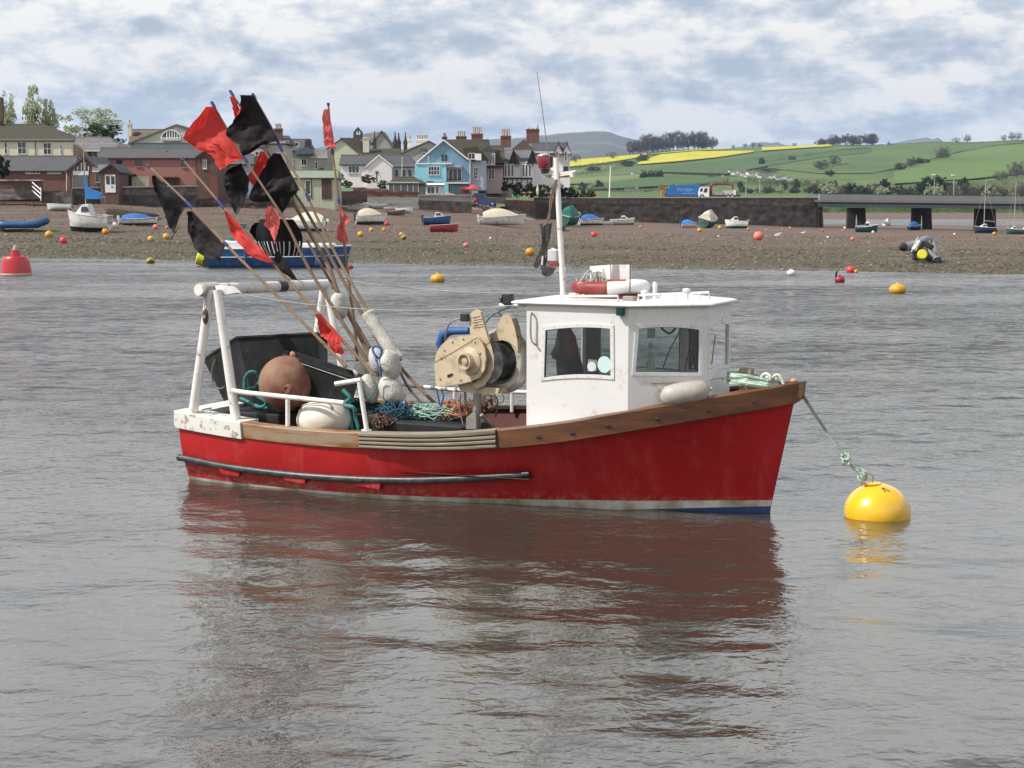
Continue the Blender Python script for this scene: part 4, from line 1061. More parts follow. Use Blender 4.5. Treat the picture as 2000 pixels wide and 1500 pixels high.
shrub(3, 348, 305, 34, 196, 'dark', 'dark evergreen bush at the far left edge', seed=2)
# palm
e = thing('palm_tree', 'small cabbage palm beside the steep white gable', 'palm', P(736, 356, 249)); t = P(736, 340, 249)
m_ = MB(); m_.tube([P(736, 356, 249), t], [.14, .10], 6); obj('trunk', m_, bark, e, True)
m_ = MB(); rg = random.Random(1)
for i in range(46):
    a, el = rg.uniform(0, 6.28), rg.uniform(-.5, 1.3); d_ = Vector((math.cos(a) * math.cos(el), math.sin(a) * math.cos(el), math.sin(el))); s_ = d_.cross(Vector((0, 0, 1))).normalized() * .05
    m_.add([t - s_, t + s_, t + d_ * .7 + s_ * .8, t + d_ * .7 - s_ * .8, t + d_ * 1.0 + Vector((0, 0, -.25))], [(0, 1, 2, 3), (3, 2, 4)])
obj('fronds', m_, LM['grey'], e)['kind'] = 'stuff'
# trees behind the villa
tree(17, 300, 168, 42, P(17, 300, 262), 'spring', 'column', 'tall pale spring poplar at the left edge', nl=1500, size=.035, seed=1, crown_from=.2)
tree(70, 300, 166, 46, P(70, 300, 266), 'spring', 'column', 'tall pale poplar behind the villa chimneys', nl=1700, size=.035, seed=2, crown_from=.2)
tree(100, 300, 180, 46, P(100, 300, 268), 'spring', 'column', 'shorter yellow green poplar right of the tall one', nl=1700, size=.035, seed=3, crown_from=.2)
tree(184, 300, 214, 110, P(184, 300, 275), 'spring', 'round', 'broad pale spring tree behind the grey roofed house', nl=2200, size=.03, seed=4, crown_from=.25)
tree(205, 305, 246, 76, P(205, 305, 258), 'dark', 'flat', 'dark spreading cedar before the pale spring tree', nl=700, size=.05, seed=5, crown_from=.3)
tree(1048, 300, 300, 2, P(1048, 300, 300), 'dark', label='x') if False else None

# ---------------------------------------------------------------- bridge
def bY(px): return lerp(264, 226, (px - 1600) / 400)
br = thing('road_bridge', 'long low road bridge on dark piers at the right', 'bridge', P(1800, 450, bY(1800)))
def span(name, x0, x1, yt, yb, m, dy=0, w_=.4, parent=None):
    a, c_ = P(x0, yt(x0), bY(x0)), P(x1, yt(x1), bY(x1)); b0, b1 = P(x0, yb(x0), bY(x0)), P(x1, yb(x1), bY(x1))
    for p in (a, c_, b0, b1): p.y += dy
    m_ = MB(); m_.prism([a, c_, b1, b0], (0, w_, 0)); return obj(name, m_, m, parent or br)
rl_t = lambda x: lerp(378.5, 383, (x - 1600) / 400)
rl_b = lambda x: lerp(390, 394, (x - 1600) / 400)
bm_b = lambda x: lerp(404, 408.5, (x - 1600) / 400)
deckm = mat('bridge_deck_edge', (.10, .088, .078), .85, .1, .6, world=True); beamm = mat('bridge_beam_paint', (.022, .034, .046), .6, .15, .5, world=True)
brm = mat('bridge_pier_iron', (.020, .019, .020), .8, .3, .8, world=True); prm = mat('parapet_grey', (.10, .108, .115), .7, .06, .5, world=True)
span('parapet', 1598, 2350, rl_t, rl_b, prm, 0, .12); span('handrail', 1598, 2350, lambda x: rl_t(x) - .9, lambda x: rl_t(x) + .3, dfr, -.06, .24)
span('deck_edge', 1598, 2350, lambda x: rl_b(x), lambda x: rl_b(x) + 4.5, deckm, -.5, 10.0); span('main_beam', 1598, 2350, lambda x: rl_b(x) + 4.5, bm_b, beamm, .1, .5); span('main_beam', 1598, 2350, lambda x: rl_b(x) + 4.5, bm_b, beamm, 8.6, .5)
span('far_parapet', 1598, 2350, rl_t, rl_b, prm, 9.2, .12)
for i, x in enumerate(range(1600, 2300, 12)):
    a, c_ = P(x, rl_t(x), bY(x)), P(x, rl_b(x), bY(x)); m_ = MB(); m_.bb(a.x - .06, a.x + .06, a.y - .12, a.y, c_.z, a.z); obj('railing_post', m_, wfr if i < 5 else prm, br)
m_ = MB()
for x in range(1660, 1790, 3):
    a = P(x, rl_t(x) + 1, bY(x)); c_ = P(x, rl_b(x) - 1, bY(x)); m_.bb(a.x - .03, a.x + .03, a.y - .06, a.y - .03, c_.z, a.z)
obj('baluster_strip', m_, deckm, br)['kind'] = 'stuff'
for cx, w_, base in ((1601, 14, 446), (1675, 34, 448), (1803, 36, 451), (1928, 38, 456), (2060, 40, 461)):
    Yp = bY(cx)
    m_ = MB()
    legs = ((cx - w_ / 2, cx - 2), (cx + 3, cx + w_ / 2))
    for d0 in (0.5,):
        pz = [P(cx - w_ / 2 - 1.5, base, Yp), P(cx - w_ / 2 + .5, 406, Yp), P(cx + w_ / 2 - .5, 406, Yp), P(cx + w_ / 2 + 2, base, Yp), P(cx + 4, base, Yp), P(cx + 3.5, 422, Yp), P(cx + 1, 414, Yp), P(cx - 2, 422, Yp), P(cx - 3, base, Yp)]
        o2 = MB(); o2.prism([p + Vector((0, d0, -.25 if p.z < 1 else 0)) for p in pz], (0, 1.3, 0)); 
        if d0 < 1: obj('pier', o2, brm, br)
        else: obj('pier', o2, brm, br)
for i in range(6):
    x = 1918 + i * 4.4; m_ = MB(); m_.tube([P(x, 408, bY(x) - .4), P(1908 + i * 7.4, 455, bY(x) - .6)], .16, 6); obj('timber_fender', m_, brm, br, True)
# ---------------------------------------------------------------- street lamps and masts on the causeway
def lamp(px, top, base, Y, label):
    e = thing('street_lamp', label, 'street lamp', P(px, base, Y), None, 'street lamps on the causeway and bridge')
    m_ = MB(); m_.tube([P(px, base, Y), P(px, top + 1, Y)], [.10, .06], 6); obj('pole', m_, stonec, e, True)
    m_ = MB(); m_.box(P(px, top, Y) + Vector((-.1, 0, 0)), (.55, .3, .18)); obj('lamp_head', m_, wfr, e)
lamp(1457, 345, 386, 274, 'tall street lamp left of the lamp pair beside the crane lorry'); lamp(1484, 346, 386, 275, 'tall street lamp right of the lamp pair beside the crane lorry')
lamp(1825, 341, 384, bY(1825) + 9, 'street lamp on the bridge right of the dark trees'); lamp(1863, 342, 386, bY(1863) + 9, 'street lamp on the bridge before the white gabled houses')
e = thing('white_post', 'tall thick white post standing on the causeway', 'post', P(1191, 388, 266)); m_ = MB(); m_.tube([P(1190, 388, 266), P(1192.5, 325, 266)], [.12, .09], 8); obj('pole', m_, wfr, e, True); m_ = MB(); a = P(1192, 388, 266); m_.bb(a.x - .35, a.x + .45, 265.7, 266.4, a.z, a.z + .25); obj('foot', m_, concl, e)
# ---------------------------------------------------------------- lorries
def Lo(Y): return lambda px, py, dy=0: P(px, py, Y + dy)
whl_m = mat('tyre_black', (.015, .015, .015), .8)
def wheel(e, px, py, Y, r_, dy=0):
    m_ = MB(); c_ = P(px, py, Y + dy); m_.lathe([(r_ * .6, -.14), (r_, -.12), (r_, .12), (r_ * .6, .14)], c_, (0, 1, 0), 16); w_ = obj('wheel', m_, whl_m, e, True)
    g = MB(); g.lathe([(r_ * .55, -.155), (r_ * .2, -.17)], c_, (0, 1, 0), 12); obj('rim', g, steelm, w_)
steelm = mat('wheel_steel', (.35, .35, .35), .5)
Yl = 270; rl = thing('refuse_lorry', 'blue refuse lorry with yellow tail lift driving on the causeway', 'lorry', P(1330, 386, Yl)); 
bl = mat('lorry_blue', (.012, .12, .36), .45, .08, .5, world=True); yl = mat('tail_lift_yellow', (.42, .20, .03), .6, .3, 2, (.12, .07, .03), .4, 3, world=True)
m_ = MB(); m_.prism([P(x, y, Yl) for x, y in ((1299, 376), (1308, 363), (1366, 361.5), (1366, 382), (1301, 382))], (0, 2.4, 0)); obj('body', m_, bl, rl)
m_ = MB(); m_.prism([P(x, y, Yl - .03) for x, y in ((1322, 361.0), (1366, 360.8), (1366, 362), (1322, 362.2))], (0, 2.46, 0)); obj('roof_rail', m_, mat('light_blue', (.10, .28, .5), .5), rl)
m_ = MB(); m_.prism([P(x, y, Yl) for x, y in ((1301, 382), (1366, 382), (1366, 384), (1303, 384))], (0, 2.3, 0)); obj('chassis', m_, dfr, rl)
for pts, dp in (([(1291, 365), (1304, 365), (1299, 376), (1297, 384), (1292, 384), (1293, 372)], 2.2), ([(1288, 364.5), (1297, 364.5), (1296, 367), (1288, 366.5)], 2.0)):
    m_ = MB(); m_.prism([P(x, y, Yl + .1) for x, y in pts], (0, dp, 0)); obj('tail_lift', m_, yl, rl)
for x in (1312, 1348, 1357): wheel(rl, x, 384, Yl, .42, .2)
tc_ = bpy.data.curves.new('lettering', 'FONT'); tc_.body = 'Viridor'; tc_.size = 1.0; tc_.extrude = .01; tc_.align_x = 'CENTER'
tmp = bpy.data.objects.new('tmp_text', tc_); C.objects.link(tmp); bpy.context.view_layer.update()
tme = bpy.data.meshes.new_from_object(tmp.evaluated_get(bpy.context.evaluated_depsgraph_get())); bpy.data.objects.remove(tmp); tme.name = 'lettering'
to = bpy.data.objects.new('lettering', tme); C.objects.link(to); to.parent = rl; tme.materials.clear(); tme.materials.append(mat('pale_lettering', (.22, .40, .56), .6)); to['kind'] = 'stuff'
to.location = P(1338, 373.5, Yl - .03) - P(1330, 386, Yl); to.rotation_euler = (R(90), 0, 0)
m_ = MB(); a, c_ = P(1332, 377, Yl - .03), P(1357, 378, Yl - .03); m_.bb(a.x, c_.x, a.y, a.y + .02, c_.z, a.z); obj('thin_stripe', m_, bpy.data.materials['pale_lettering'], rl)
m_ = MB(); m_.prism([P(x, y, Yl + .1) for x, y in ((1367, 384), (1367, 364), (1377, 364), (1380, 372), (1380, 384))], (0, 2.2, 0)); obj('cab', m_, bl, rl)
Yc = 268.8; cl = thing('crane_lorry', 'white cabbed crane lorry with red folded crane on the causeway', 'lorry', P(1405, 386, Yc))
m_ = MB(); m_.prism([P(x, y, Yc) for x, y in ((1366, 384), (1365, 377), (1368, 367), (1371, 365), (1385, 365), (1385, 384))], (0, 2.2, 0)); cb_ = obj('cab', m_, wfr, cl)
m_ = MB(); m_.prism([P(x, y, Yc - .02) for x, y in ((1374, 376), (1376, 368), (1382, 367.5), (1381, 376))], (0, .04, 0)); obj('side_window', m_, wgl, cb_)
m_ = MB(); m_.prism([P(x, y, Yc - .015) for x, y in ((1366.5, 374), (1368.5, 367.5), (1373, 367.5), (1372, 374.5))], (0, .04, 0)); obj('windscreen', m_, wgl, cb_)
m_ = MB(); m_.prism([P(x, y, Yc) for x, y in ((1385, 381), (1446, 381), (1446, 384), (1385, 384))], (0, 2.2, 0)); obj('chassis', m_, dfr, cl)
for x0, x1, y0, mm in ((1395, 1413, 374, stonec), (1415, 1433, 372, concl), (1433, 1437, 371, wfr), (1438, 1446, 374, darkdoor)):
    m_ = MB(); a, c_ = P(x0, y0, Yc + .1), P(x1, 381, Yc + .1); m_.bb(a.x, c_.x, a.y, a.y + 2, c_.z, a.z); obj('load_box', m_, mm, cl)
m_ = MB(); m_.tube([P(1388, 381, Yc + 1), P(1388.5, 362, Yc + 1), P(1391, 359.5, Yc + 1), P(1404, 359, Yc + 1), P(1423, 360, Yc + 1), P(1431, 362, Yc + 1), P(1432, 374, Yc + 1)], [.28, .26, .25, .22, .2, .2, .12], 6)
obj('crane_arm', m_, mat('crane_red', (.17, .035, .03), .6, .2, 1, world=True), cl)
for x in (1371, 1422, 1430): wheel(cl, x, 384, Yc, .42, .1)
# small cars crossing the bridge
for px, c4, lab in ((1768, (.55, .56, .58), 'silver car on the bridge, its roof showing over the parapet'), (1800, (.62, .62, .62), 'white car on the bridge above the middle pier')):
    Yv = bY(px) + 5; e = thing('car', lab, 'car', P(px, 393, Yv)); m_ = MB()
    m_.prism([P(px + a, 393 + b_, Yv) for a, b_ in ((-22, 0), (-22, -5), (-14, -6), (-8, -10), (8, -10), (14, -6), (22, -5), (22, 0))], (0, 1.7, 0)); obj('body', m_, mat('car_paint', c4, .3, coat=.5), e)
    m_ = MB(); m_.prism([P(px + a, 393 + b_, Yv - .02) for a, b_ in ((-12, -6), (-7, -9.4), (7, -9.4), (12, -6))], (0, .03, 0)); obj('side_glass', m_, wgl, e)
    for w_ in (-13, 13): wheel(e, px + w_, 393, Yv, .32, .1)
# the parked blue car on the slip
Yk = 247; ca = thing('car', 'dark blue estate car parked nose down on the slipway', 'car', P(945, 402, Yk)); cp_ = mat('car_blue', (.015, .05, .16), .3, .05, 1, coat=.6)
def K(px, py, dy=0): return P(px, py, Yk + dy)
body = [(923, 391), (922, 382), (926, 377), (944, 378), (951, 389), (963, 394), (966, 397), (965, 404), (958, 404.5), (930, 397)]
m_ = MB(); m_.prism([K(a, b_) for a, b_ in body], (0.3, 1.7, 0)); obj('body', m_, cp_, ca)
m_ = MB(); m_.prism([K(a, b_, -.02) for a, b_ in ((926, 386), (928, 379.5), (942, 380.5), (948, 389), (936, 388))], (0, .03, 0)); obj('side_glass', m_, wgl, ca)
m_ = MB(); m_.ball(K(962, 398, -.03), (.15, .05, .11), 8, 6); obj('headlight', m_, wfr, ca, True)
for px, py in ((931, 397), (953, 402.5)): wheel(ca, px, py, Yk, .31, .05)
m_ = MB(); m_.ball(K(928, 391, -.5), (.28, .2, .42), 12, 10, lump=.2); single('red_bag', m_, mat('red_holdall', (.5, .03, .03), .6), 'red bag leaning on the rear of the dark blue car', 'bag')
# ================================================================ THE FISHING BOAT
TH = R(26)
BO = Vector((-4.2876, 24.0797, 0))
MBT = Matrix.Translation(BO) @ Matrix.Rotation(-TH, 4, 'Z')
MBI = MBT.inverted()
def toB(v): return MBI @ v
RB = MBI.to_3x3()
CB = MBI @ CAMP
def plane_hit(px, py, p0, nrm):
    d = RB @ ray(px, py); p0 = Vector(p0); nrm = Vector(nrm)
    t = (p0 - CB).dot(nrm) / d.dot(nrm)
    return CB + d * t
def BL(px, py, y): return plane_hit(px, py, (0, y, 0), (0, 1, 0))
def BX(px, py, x): return plane_hit(px, py, (x, 0, 0), (1, 0, 0))
def BZ(px, py, z): return plane_hit(px, py, (0, 0, z), (0, 0, 1))
def BS(npx, x=3): return npx * (24.08 - x * .438) / F      # pixels -> metres at station x

def hull_paint():
    m, n, out = newmat('hull_red_paint'); p = n.new('ShaderNodeBsdfPrincipled'); v = n.obj()
    sp = n.new('ShaderNodeSeparateXYZ'); n.put(sp.inputs[0], v)
    c = n.mix(n.ramp(n.noise(v, 1.1, 6, .6), [(.35, 0.0), (.65, 1.0)]), (.35, .008, .010), (.43, .014, .015))
    fade = n.ramp(n.noise(n.mapping(v, (1.6, 1, .5)), 2.2, 9, .72), [(.50, 0.0), (.66, 1.0)])
    c = n.mix(n.math('MULTIPLY', fade, .45), c, (.46, .075, .070))
    run = n.ramp(n.noise(n.mapping(v, (9, 1, .35)), 1.6, 6, .7), [(.56, 0.0), (.72, 1.0)])
    low = n.ramp(sp.outputs[2], [(.10, 1.0), (.55, 0.0)])
    c = n.mix(n.math('MULTIPLY', n.math('MULTIPLY', run, low), .45), c, (.12, .030, .022))
    scr = n.ramp(n.noise(n.mapping(v, (2, 1, 14)), 3.0, 8, .8), [(.66, 0.0), (.70, 1.0)])
    c = n.mix(n.math('MULTIPLY', scr, .6), c, (.50, .20, .18))
    edge = n.math('MULTIPLY', n.ramp(n.noise(v, 9, 8, .75), [(.50, 0.0), (.56, 1.0)]), n.ramp(sp.outputs[2], [(.14, 1.0), (.24, 0.0)]))
    c = n.mix(n.math('MULTIPLY', edge, .4), c, (.30, .24, .17))
    n.put(p.inputs['Base Color'], c); n.put(p.inputs['Roughness'], n.ramp(fade, [(0, .36), (1, .6)])); p.inputs['Specular IOR Level'].default_value = .35
    b = n.new('ShaderNodeBump'); b.inputs['Strength'].default_value = .35; b.inputs['Distance'].default_value = .03; n.put(b.inputs['Height'], n.noise(v, 1.7, 5, .5)); n.put(p.inputs['Normal'], b.outputs[0])
    n.put(out.inputs[0], p.outputs[0]); return m
red = hull_paint()
hullwhite = mat('boot_top_white', (0.62, 0.60, 0.54), .6, .12, 3, (0.30, 0.25, 0.15), .42, 2.2, .1)
blue = mat('bottom_blue', (0.02, 0.055, 0.16), .5)
wood = mat('shaded_varnished_wood', (0.155, 0.062, 0.024), .5, .35, 3, (0.075, 0.032, 0.016), .40, 1.6, .08, .25, 30, stretch=(.25, 1, 3), coat=.15)  # varnished bow timber, its shade mixed into the brown
woodw = mat('worn_wood', (0.33, 0.155, 0.058), .6, .5, 3, (0.30, 0.24, 0.17), .5, 3.0, .08, .3, 30, stretch=(.5, 1, 3))
slat_m = mat('weathered_hardwood', (0.21, 0.17, 0.125), .75, .3, 5, (0.33, 0.28, 0.21), .4, 4, .1, .5, 40, stretch=(.12, 1, 5))
slatd = mat('slat_backing', (0.035, 0.028, 0.024), .9)
white = mat('white_gelcoat', (0.70, 0.69, 0.68), .38, .03, 2, (0.58, 0.52, 0.42), .0, 6, .05, .12, 5)
whited = mat('chipped_white_paint', (0.76, 0.75, 0.70), .5, .06, 4, (0.36, 0.30, 0.22), .14, 9, .03, .1, 30)
pipe = mat('white_painted_steel', (0.74, 0.72, 0.69), .4, .07, 4, (0.36, 0.27, 0.20), .02, 7, .04, .08, 30)
rubber = mat('black_rubber', (0.022, 0.022, 0.024), .4, .3, 4, (0.07, 0.07, 0.07), .25, 9, .1, .1, 30)
blackm = mat('black_plastic', (0.020, 0.021, 0.023), .45, .2, 5)
greytub = mat('dark_grey_polythene', (0.009, 0.010, 0.011), .6, .25, 3, (0.028, 0.028, 0.027), .14, 4, .12, .05, spec=.25)
beige = mat('hauler_beige_paint', (0.50, 0.41, 0.28), .45, .08, 4, (0.32, 0.24, 0.15), .14, 6, .08, .06, 25)
silver = mat('scuffed_aluminium', (0.56, 0.55, 0.53), .38, .08, 4, (0.50, 0.42, 0.30), .2, 3, .15, metal=.4)
steel = mat('grey_steel', (0.33, 0.32, 0.30), .5, .15, 6, (0.28, 0.17, 0.09), .2, 6, .08, metal=.5)
rust = mat('rusty_iron', (0.16, 0.065, 0.030), .8, .4, 10, bump=.3)
foam = mat('white_foam', (0.60, 0.585, 0.54), .85, .08, 4, (0.36, 0.33, 0.27), .32, 4, .15, .9, 38, spec=.15)
decki = mat('dark_deck', (0.060, 0.035, 0.028), .8, .3, 4)
teal = mat('teal_rope', (0.012, 0.16, 0.15), .7, .35, 30, (0.10, 0.24, 0.21), .3, 18)
bluer = mat('blue_rope', (0.02, 0.085, 0.26), .7, .3, 20)
paler = mat('pale_green_rope', (0.42, 0.52, 0.42), .8, .22, 25, (0.24, 0.34, 0.27), .35, 16)
oranger = mat('orange_twine', (0.40, 0.14, 0.06), .8, .3, 20, (0.30, 0.20, 0.14), .4, 9)
brownr = mat('brown_rope', (0.20, 0.13, 0.09), .85, .3, 20)
greyr = mat('grey_rope', (0.40, 0.38, 0.34), .8, .25, 20)
bamboo = mat('bamboo_cane', (0.24, 0.155, 0.088), .6, .25, 4, (0.17, 0.105, 0.055), .35, 3, .12, stretch=(1, 1, 1))
bamboo2 = mat('dark_cane', (0.17, 0.11, 0.07), .65, .3, 4)
tape = mat('blue_tape', (0.015, 0.035, 0.16), .45)
fred = mat('red_flag_cloth', (0.58, 0.035, 0.030), .7, .10, 5, (0.66, 0.06, 0.04), .4, 4, .2, trans=.35)
fpink = mat('faded_red_flag_cloth', (0.66, 0.13, 0.12), .75, .12, 6, (0.70, 0.20, 0.17), .4, 5, trans=.35)
fblack = mat('black_flag_cloth', (0.008, 0.005, 0.006), .75, .3, 4, (0.016, 0.011, 0.012), .3, 4, .2, spec=.25)
fbag = mat('black_polythene', (0.005, 0.004, 0.005), .5, .3, 4, bump=.5, bscale=5, spec=.16)

def glass_mat():
    m, n, out = newmat('window_glass')
    t = n.new('ShaderNodeBsdfTransparent'); t.inputs[0].default_value = (.80, .84, .84, 1)
    g = n.new('ShaderNodeBsdfGlossy'); g.inputs['Roughness'].default_value = .02
    fr = n.new('ShaderNodeFresnel'); fr.inputs[0].default_value = 1.5
    mx = n.new('ShaderNodeMixShader'); n.put(mx.inputs[0], n.math('MULTIPLY', fr.outputs[0], 1.1, True))
    n.put(mx.inputs[1], t.outputs[0]); n.put(mx.inputs[2], g.outputs[0]); n.put(out.inputs[0], mx.outputs[0]); return m
GLASS = glass_mat()

boat = thing('fishing_boat', 'red hulled fishing boat with white wheelhouse moored to the big yellow buoy', 'fishing boat', (4.3, 0, 0), MBT)

# ---- hull lines
XS_, XW_ = 8.97, 8.62
YS = [(0, 1.50), (.6, 1.58), (1.2, 1.64), (2.2, 1.69), (3.3, 1.70), (4.3, 1.67), (5.3, 1.57), (6.1, 1.45), (6.9, 1.25), (7.6, .97), (8.2, .63), (8.65, .31), (8.97, .02)]
YW = [(0, 1.34), (.6, 1.46), (1.13, 1.53), (2.12, 1.57), (3.12, 1.52), (4.25, 1.36), (5.31, 1.10), (6.0, .90), (6.67, .70), (7.2, .52), (7.64, .36), (8.2, .16), (8.62, .015)]
def smooth_tab(tab):
    """dense Catmull-Rom table"""
    pts = catmull([(a, b, 0) for a, b in tab], 8)
    return [(p.x, p.y) for p in pts]
YSd, YWd = smooth_tab(YS), smooth_tab(YW)
def ysx(x): return interp(x, YSd)
def from_px(pts, dy):
    out_ = []
    for px, py in pts:
        x = (px - 345) / 135.0
        for _ in range(12):
            p = BL(px, py, -(ysx(x) + dy)); x = max(0, min(8.97, p.x))
        out_.append((p.x, p.z))
    return out_
TOPP = [(345, 804), (410, 816), (480, 827), (600, 840), (720, 846), (850, 847), (975, 839), (1100, 825), (1220, 804), (1400, 774), (1500, 757), (1559, 746)]
BOTP = [(345, 833), (410, 845), (480, 856), (600, 869), (720, 876), (850, 880), (975, 875), (1100, 862), (1220, 843), (1400, 813), (1500, 797), (1552, 786)]
ZTt = smooth_tab(from_px(TOPP, .05)); ZBt = smooth_tab(from_px(BOTP, .03))
def zt(x): return interp(x, ZTt)
def zb(x): return interp(x, ZBt)
def hull_pt(u, lvl):
    """lvl: 0 keel-ish .. see table"""
    xs, xw = u * XS_, u * XW_
    ys_, yw_ = ysx(xs), interp(xw, YWd)
    zs_ = zt(xs) - .03
    if lvl >= 0:
        t = lvl                      # 0 at waterline, 1 at sheer
        z = zs_ * t
        x = lerp(xw, xs, t)
        full = .06 * math.sin(math.pi * t) * (1 - u)      # slight fullness aft
        y = yw_ + (ys_ - yw_) * (t ** (1.0 + .25 * u)) + full
        x -= .05 * t * (1 - u) ** 6
    else:
        t = -lvl
        z = -.62 * t; x = xw - .05 * t * u; y = yw_ * (1 - .8 * t ** 1.5)
    return x, y, z
NU = 72
us = [1 - (1 - i / NU) ** 1.15 for i in range(NU + 1)]
def stripe(u):   # heights of the white boot top's lower and upper edge
    x = u * XW_
    return interp(x, [(0, -.06), (3, -.05), (5, -.04), (6.6, -.02), (7.2, .012), (8.62, .085)]), interp(x, [(0, .035), (3, .055), (5, .09), (7, .125), (8.62, .165)])
hullmb = MB()
rows_ = []
for u in us:
    zs_ = zt(u * XS_) - .03
    a, b = stripe(u)
    lv = [-1.0, -.5, -.15] + [max(-.12, a / zs_) if a < 0 else a / zs_, b / zs_] + [lerp(b / zs_, 1, q / 8) for q in range(1, 9)]
    if a < 0: lv[3] = a / .62
    rows_.append(lv)
for side in (-1, 1):
    base = len(hullmb.v); nl = len(rows_[0])
    for u, lv in zip(us, rows_):
        for l in lv:
            x, y, z = hull_pt(u, l); hullmb.v.append(Vector((x, side * y, z)))
    for i in range(NU):
        for j in range(nl - 1):
            q = (base + i * nl + j, base + (i + 1) * nl + j, base + (i + 1) * nl + j + 1, base + i * nl + j + 1)
            hullmb.f.append(q if side < 0 else q[::-1])
            hullmb.m.append(2 if j < 3 else 1 if j == 3 else 0)
# transom
nl = len(rows_[0]); sb, pb = 0, (NU + 1) * nl
for j in range(nl - 1):
    hullmb.f.append((sb + j, sb + j + 1, pb + j + 1, pb + j)); hullmb.m.append(2 if j < 3 else 1 if j == 3 else 0)
hull = obj('hull', hullmb, [red, hullwhite, blue], boat, True, angle=50)
# inner bulwark and sole
inn = MB()
for side in (-1, 1):
    ring = []
    for u in us:
        x, y, z = hull_pt(u, 1.0)
        zlo = .42 if x < 5.6 else z - .16
        yl = hull_pt(u, zlo / z)[1]
        ring.append([(min(x, 8.86) * .995 + .03, side * max(0, y - .07), z), (min(x, 8.86) * .995 + .03, side * max(0, min(y, yl) - .10), zlo)])
    inn.loft([[Vector(p) for p in r_] for r_ in ring], False)
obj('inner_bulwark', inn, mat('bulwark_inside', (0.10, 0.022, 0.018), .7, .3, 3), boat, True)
d = MB()
for u0, u1 in zip(us, us[1:]):
    a = hull_pt(u0, 1.0); b = hull_pt(u1, 1.0)
    if a[0] < 5.6:
        d.add([(a[0], -a[1] + .1, .44), (b[0], -b[1] + .1, .44), (b[0], b[1] - .1, .44), (a[0], a[1] - .1, .44)], [(0, 1, 2, 3)])
obj('cockpit_sole', d, decki, boat)
d = MB()
for u0, u1 in zip(us, us[1:]):
    a = hull_pt(u0, 1.0); b = hull_pt(u1, 1.0)
    if b[0] > 5.5:
        za, zb_ = a[2] - .05, b[2] - .05
        d.add([(a[0], -max(0, a[1] - .06), za), (b[0], -max(0, b[1] - .06), zb_), (b[0], max(0, b[1] - .06), zb_), (a[0], max(0, a[1] - .06), za)], [(0, 1, 2, 3)])
obj('foredeck', d, white, boat)

# ---- timber rubbing band and caps, following the sheer
def strake(x0, x1, side, z0f, z1f, out_, inw, n_=24):
    rings = []
    for i in range(n_ + 1):
        x = lerp(x0, x1, i / n_)
        e = .02; tx, ty = 2 * e, ysx(min(8.97, x + e)) - ysx(max(0, x - e)); L_ = math.hypot(tx, ty)
        nxv, nyv = -ty / L_, tx / L_
        yb = ysx(x) - (zt(x) - z0f(x)) * .10
        z0, z1 = z0f(x), z1f(x)
        def q(off, y, z): return Vector((x + nxv * off, side * max(0.0, y + nyv * off), z))
        rings.append([q(out_, yb, z0), q(out_, ysx(x), z1 - .012), q(out_ - .012, ysx(x), z1), q(-inw, ysx(x), z1), q(-inw, ysx(x), z1 - .045), q(0.004, ysx(x), z1 - .05), q(.004, yb, z0)])
    m_ = MB(); m_.loft(rings, True, True); return m_
for side in (-1, 1):
    obj('gunwale', strake(1.22, 3.26, side, zb, zt, .055, .16), [woodw], boat, True, label='worn orange varnished aft gunwale timber')
    obj('gunwale', strake(5.33, 8.95, side, zb, zt, .055, .16, 40), [wood], boat, True, label='varnished bow gunwale timber toned down for its shade')
    obj('slat_backing', strake(3.265, 5.325, side, lambda x: zb(x) + .005, lambda x: zt(x) - .004, .045, .15), slatd, boat, True)
    for k_ in range(4):
        lo = lambda x, k_=k_: lerp(zb(x), zt(x), k_ / 4) + .006
        hi = lambda x, k_=k_: lerp(zb(x), zt(x), (k_ + 1) / 4) - .008
        if k_ == 3: hi = lambda x: zt(x) + .006
        rings = []
        for i in range(19):
            x = lerp(3.27, 5.32, i / 18); y = ysx(x)
            a, b = lo(x), hi(x); o1 = .085 + .004 * (k_ % 2)
            rings.append([Vector((x, side * (y + o_ - (zt(x) - z) * .10), z)) for o_, z in ((.046, a), (o1 - .01, a), (o1, a + .012), (o1, b - .012), (o1 - .01, b), (.046 if k_ < 3 else -.13, b))])
        m_ = MB(); m_.loft(rings, True, True)
        obj('slat', m_, slat_m, boat, False)
    cz = lambda x: zb(x) - .012
    obj('stern_cap', strake(-.06, 1.24, side, cz, lambda x: zt(x) + .012, .085, .34), whited, boat, True)
# stern platform across the transom, stem head
m_ = MB()
zst = zt(0)
m_.bb(-.13, .30, -1.50, 1.50, zst - .22, zst + .008)
m_.bb(.28, .95, -1.32, 1.32, zst - .03, zst + .004) if False else None
obj('stern_platform', m_, whited, boat)
m_ = MB(); zz_ = zt(8.97)
m_.prism([(8.93, -.075, zb(8.9) - .02), (9.04, -.06, zb(8.9) + .06), (9.06, -.06, zz_ + .01), (8.7, -.10, zz_ - .01), (8.7, -.10, zb(8.9))], (0, .15, 0))
obj('stem_head', m_, wood, boat)
m_ = MB(); rng_ = random.Random(4)
for xk in (5.9, 6.35, 6.8, 7.4, 8.0, 8.5):
    y = -(ysx(xk) + .057 - (zt(xk) - lerp(zb(xk), zt(xk), .45)) * .10)
    e = ysx(xk + .05) - ysx(xk - .05)
    m_.ball((xk, y, lerp(zb(xk), zt(xk), rng_.uniform(.35, .6))), (.045, .012, .03), 10, 6)
obj('bolt_plug', m_, slatd, boat, True)['kind'] = 'stuff'

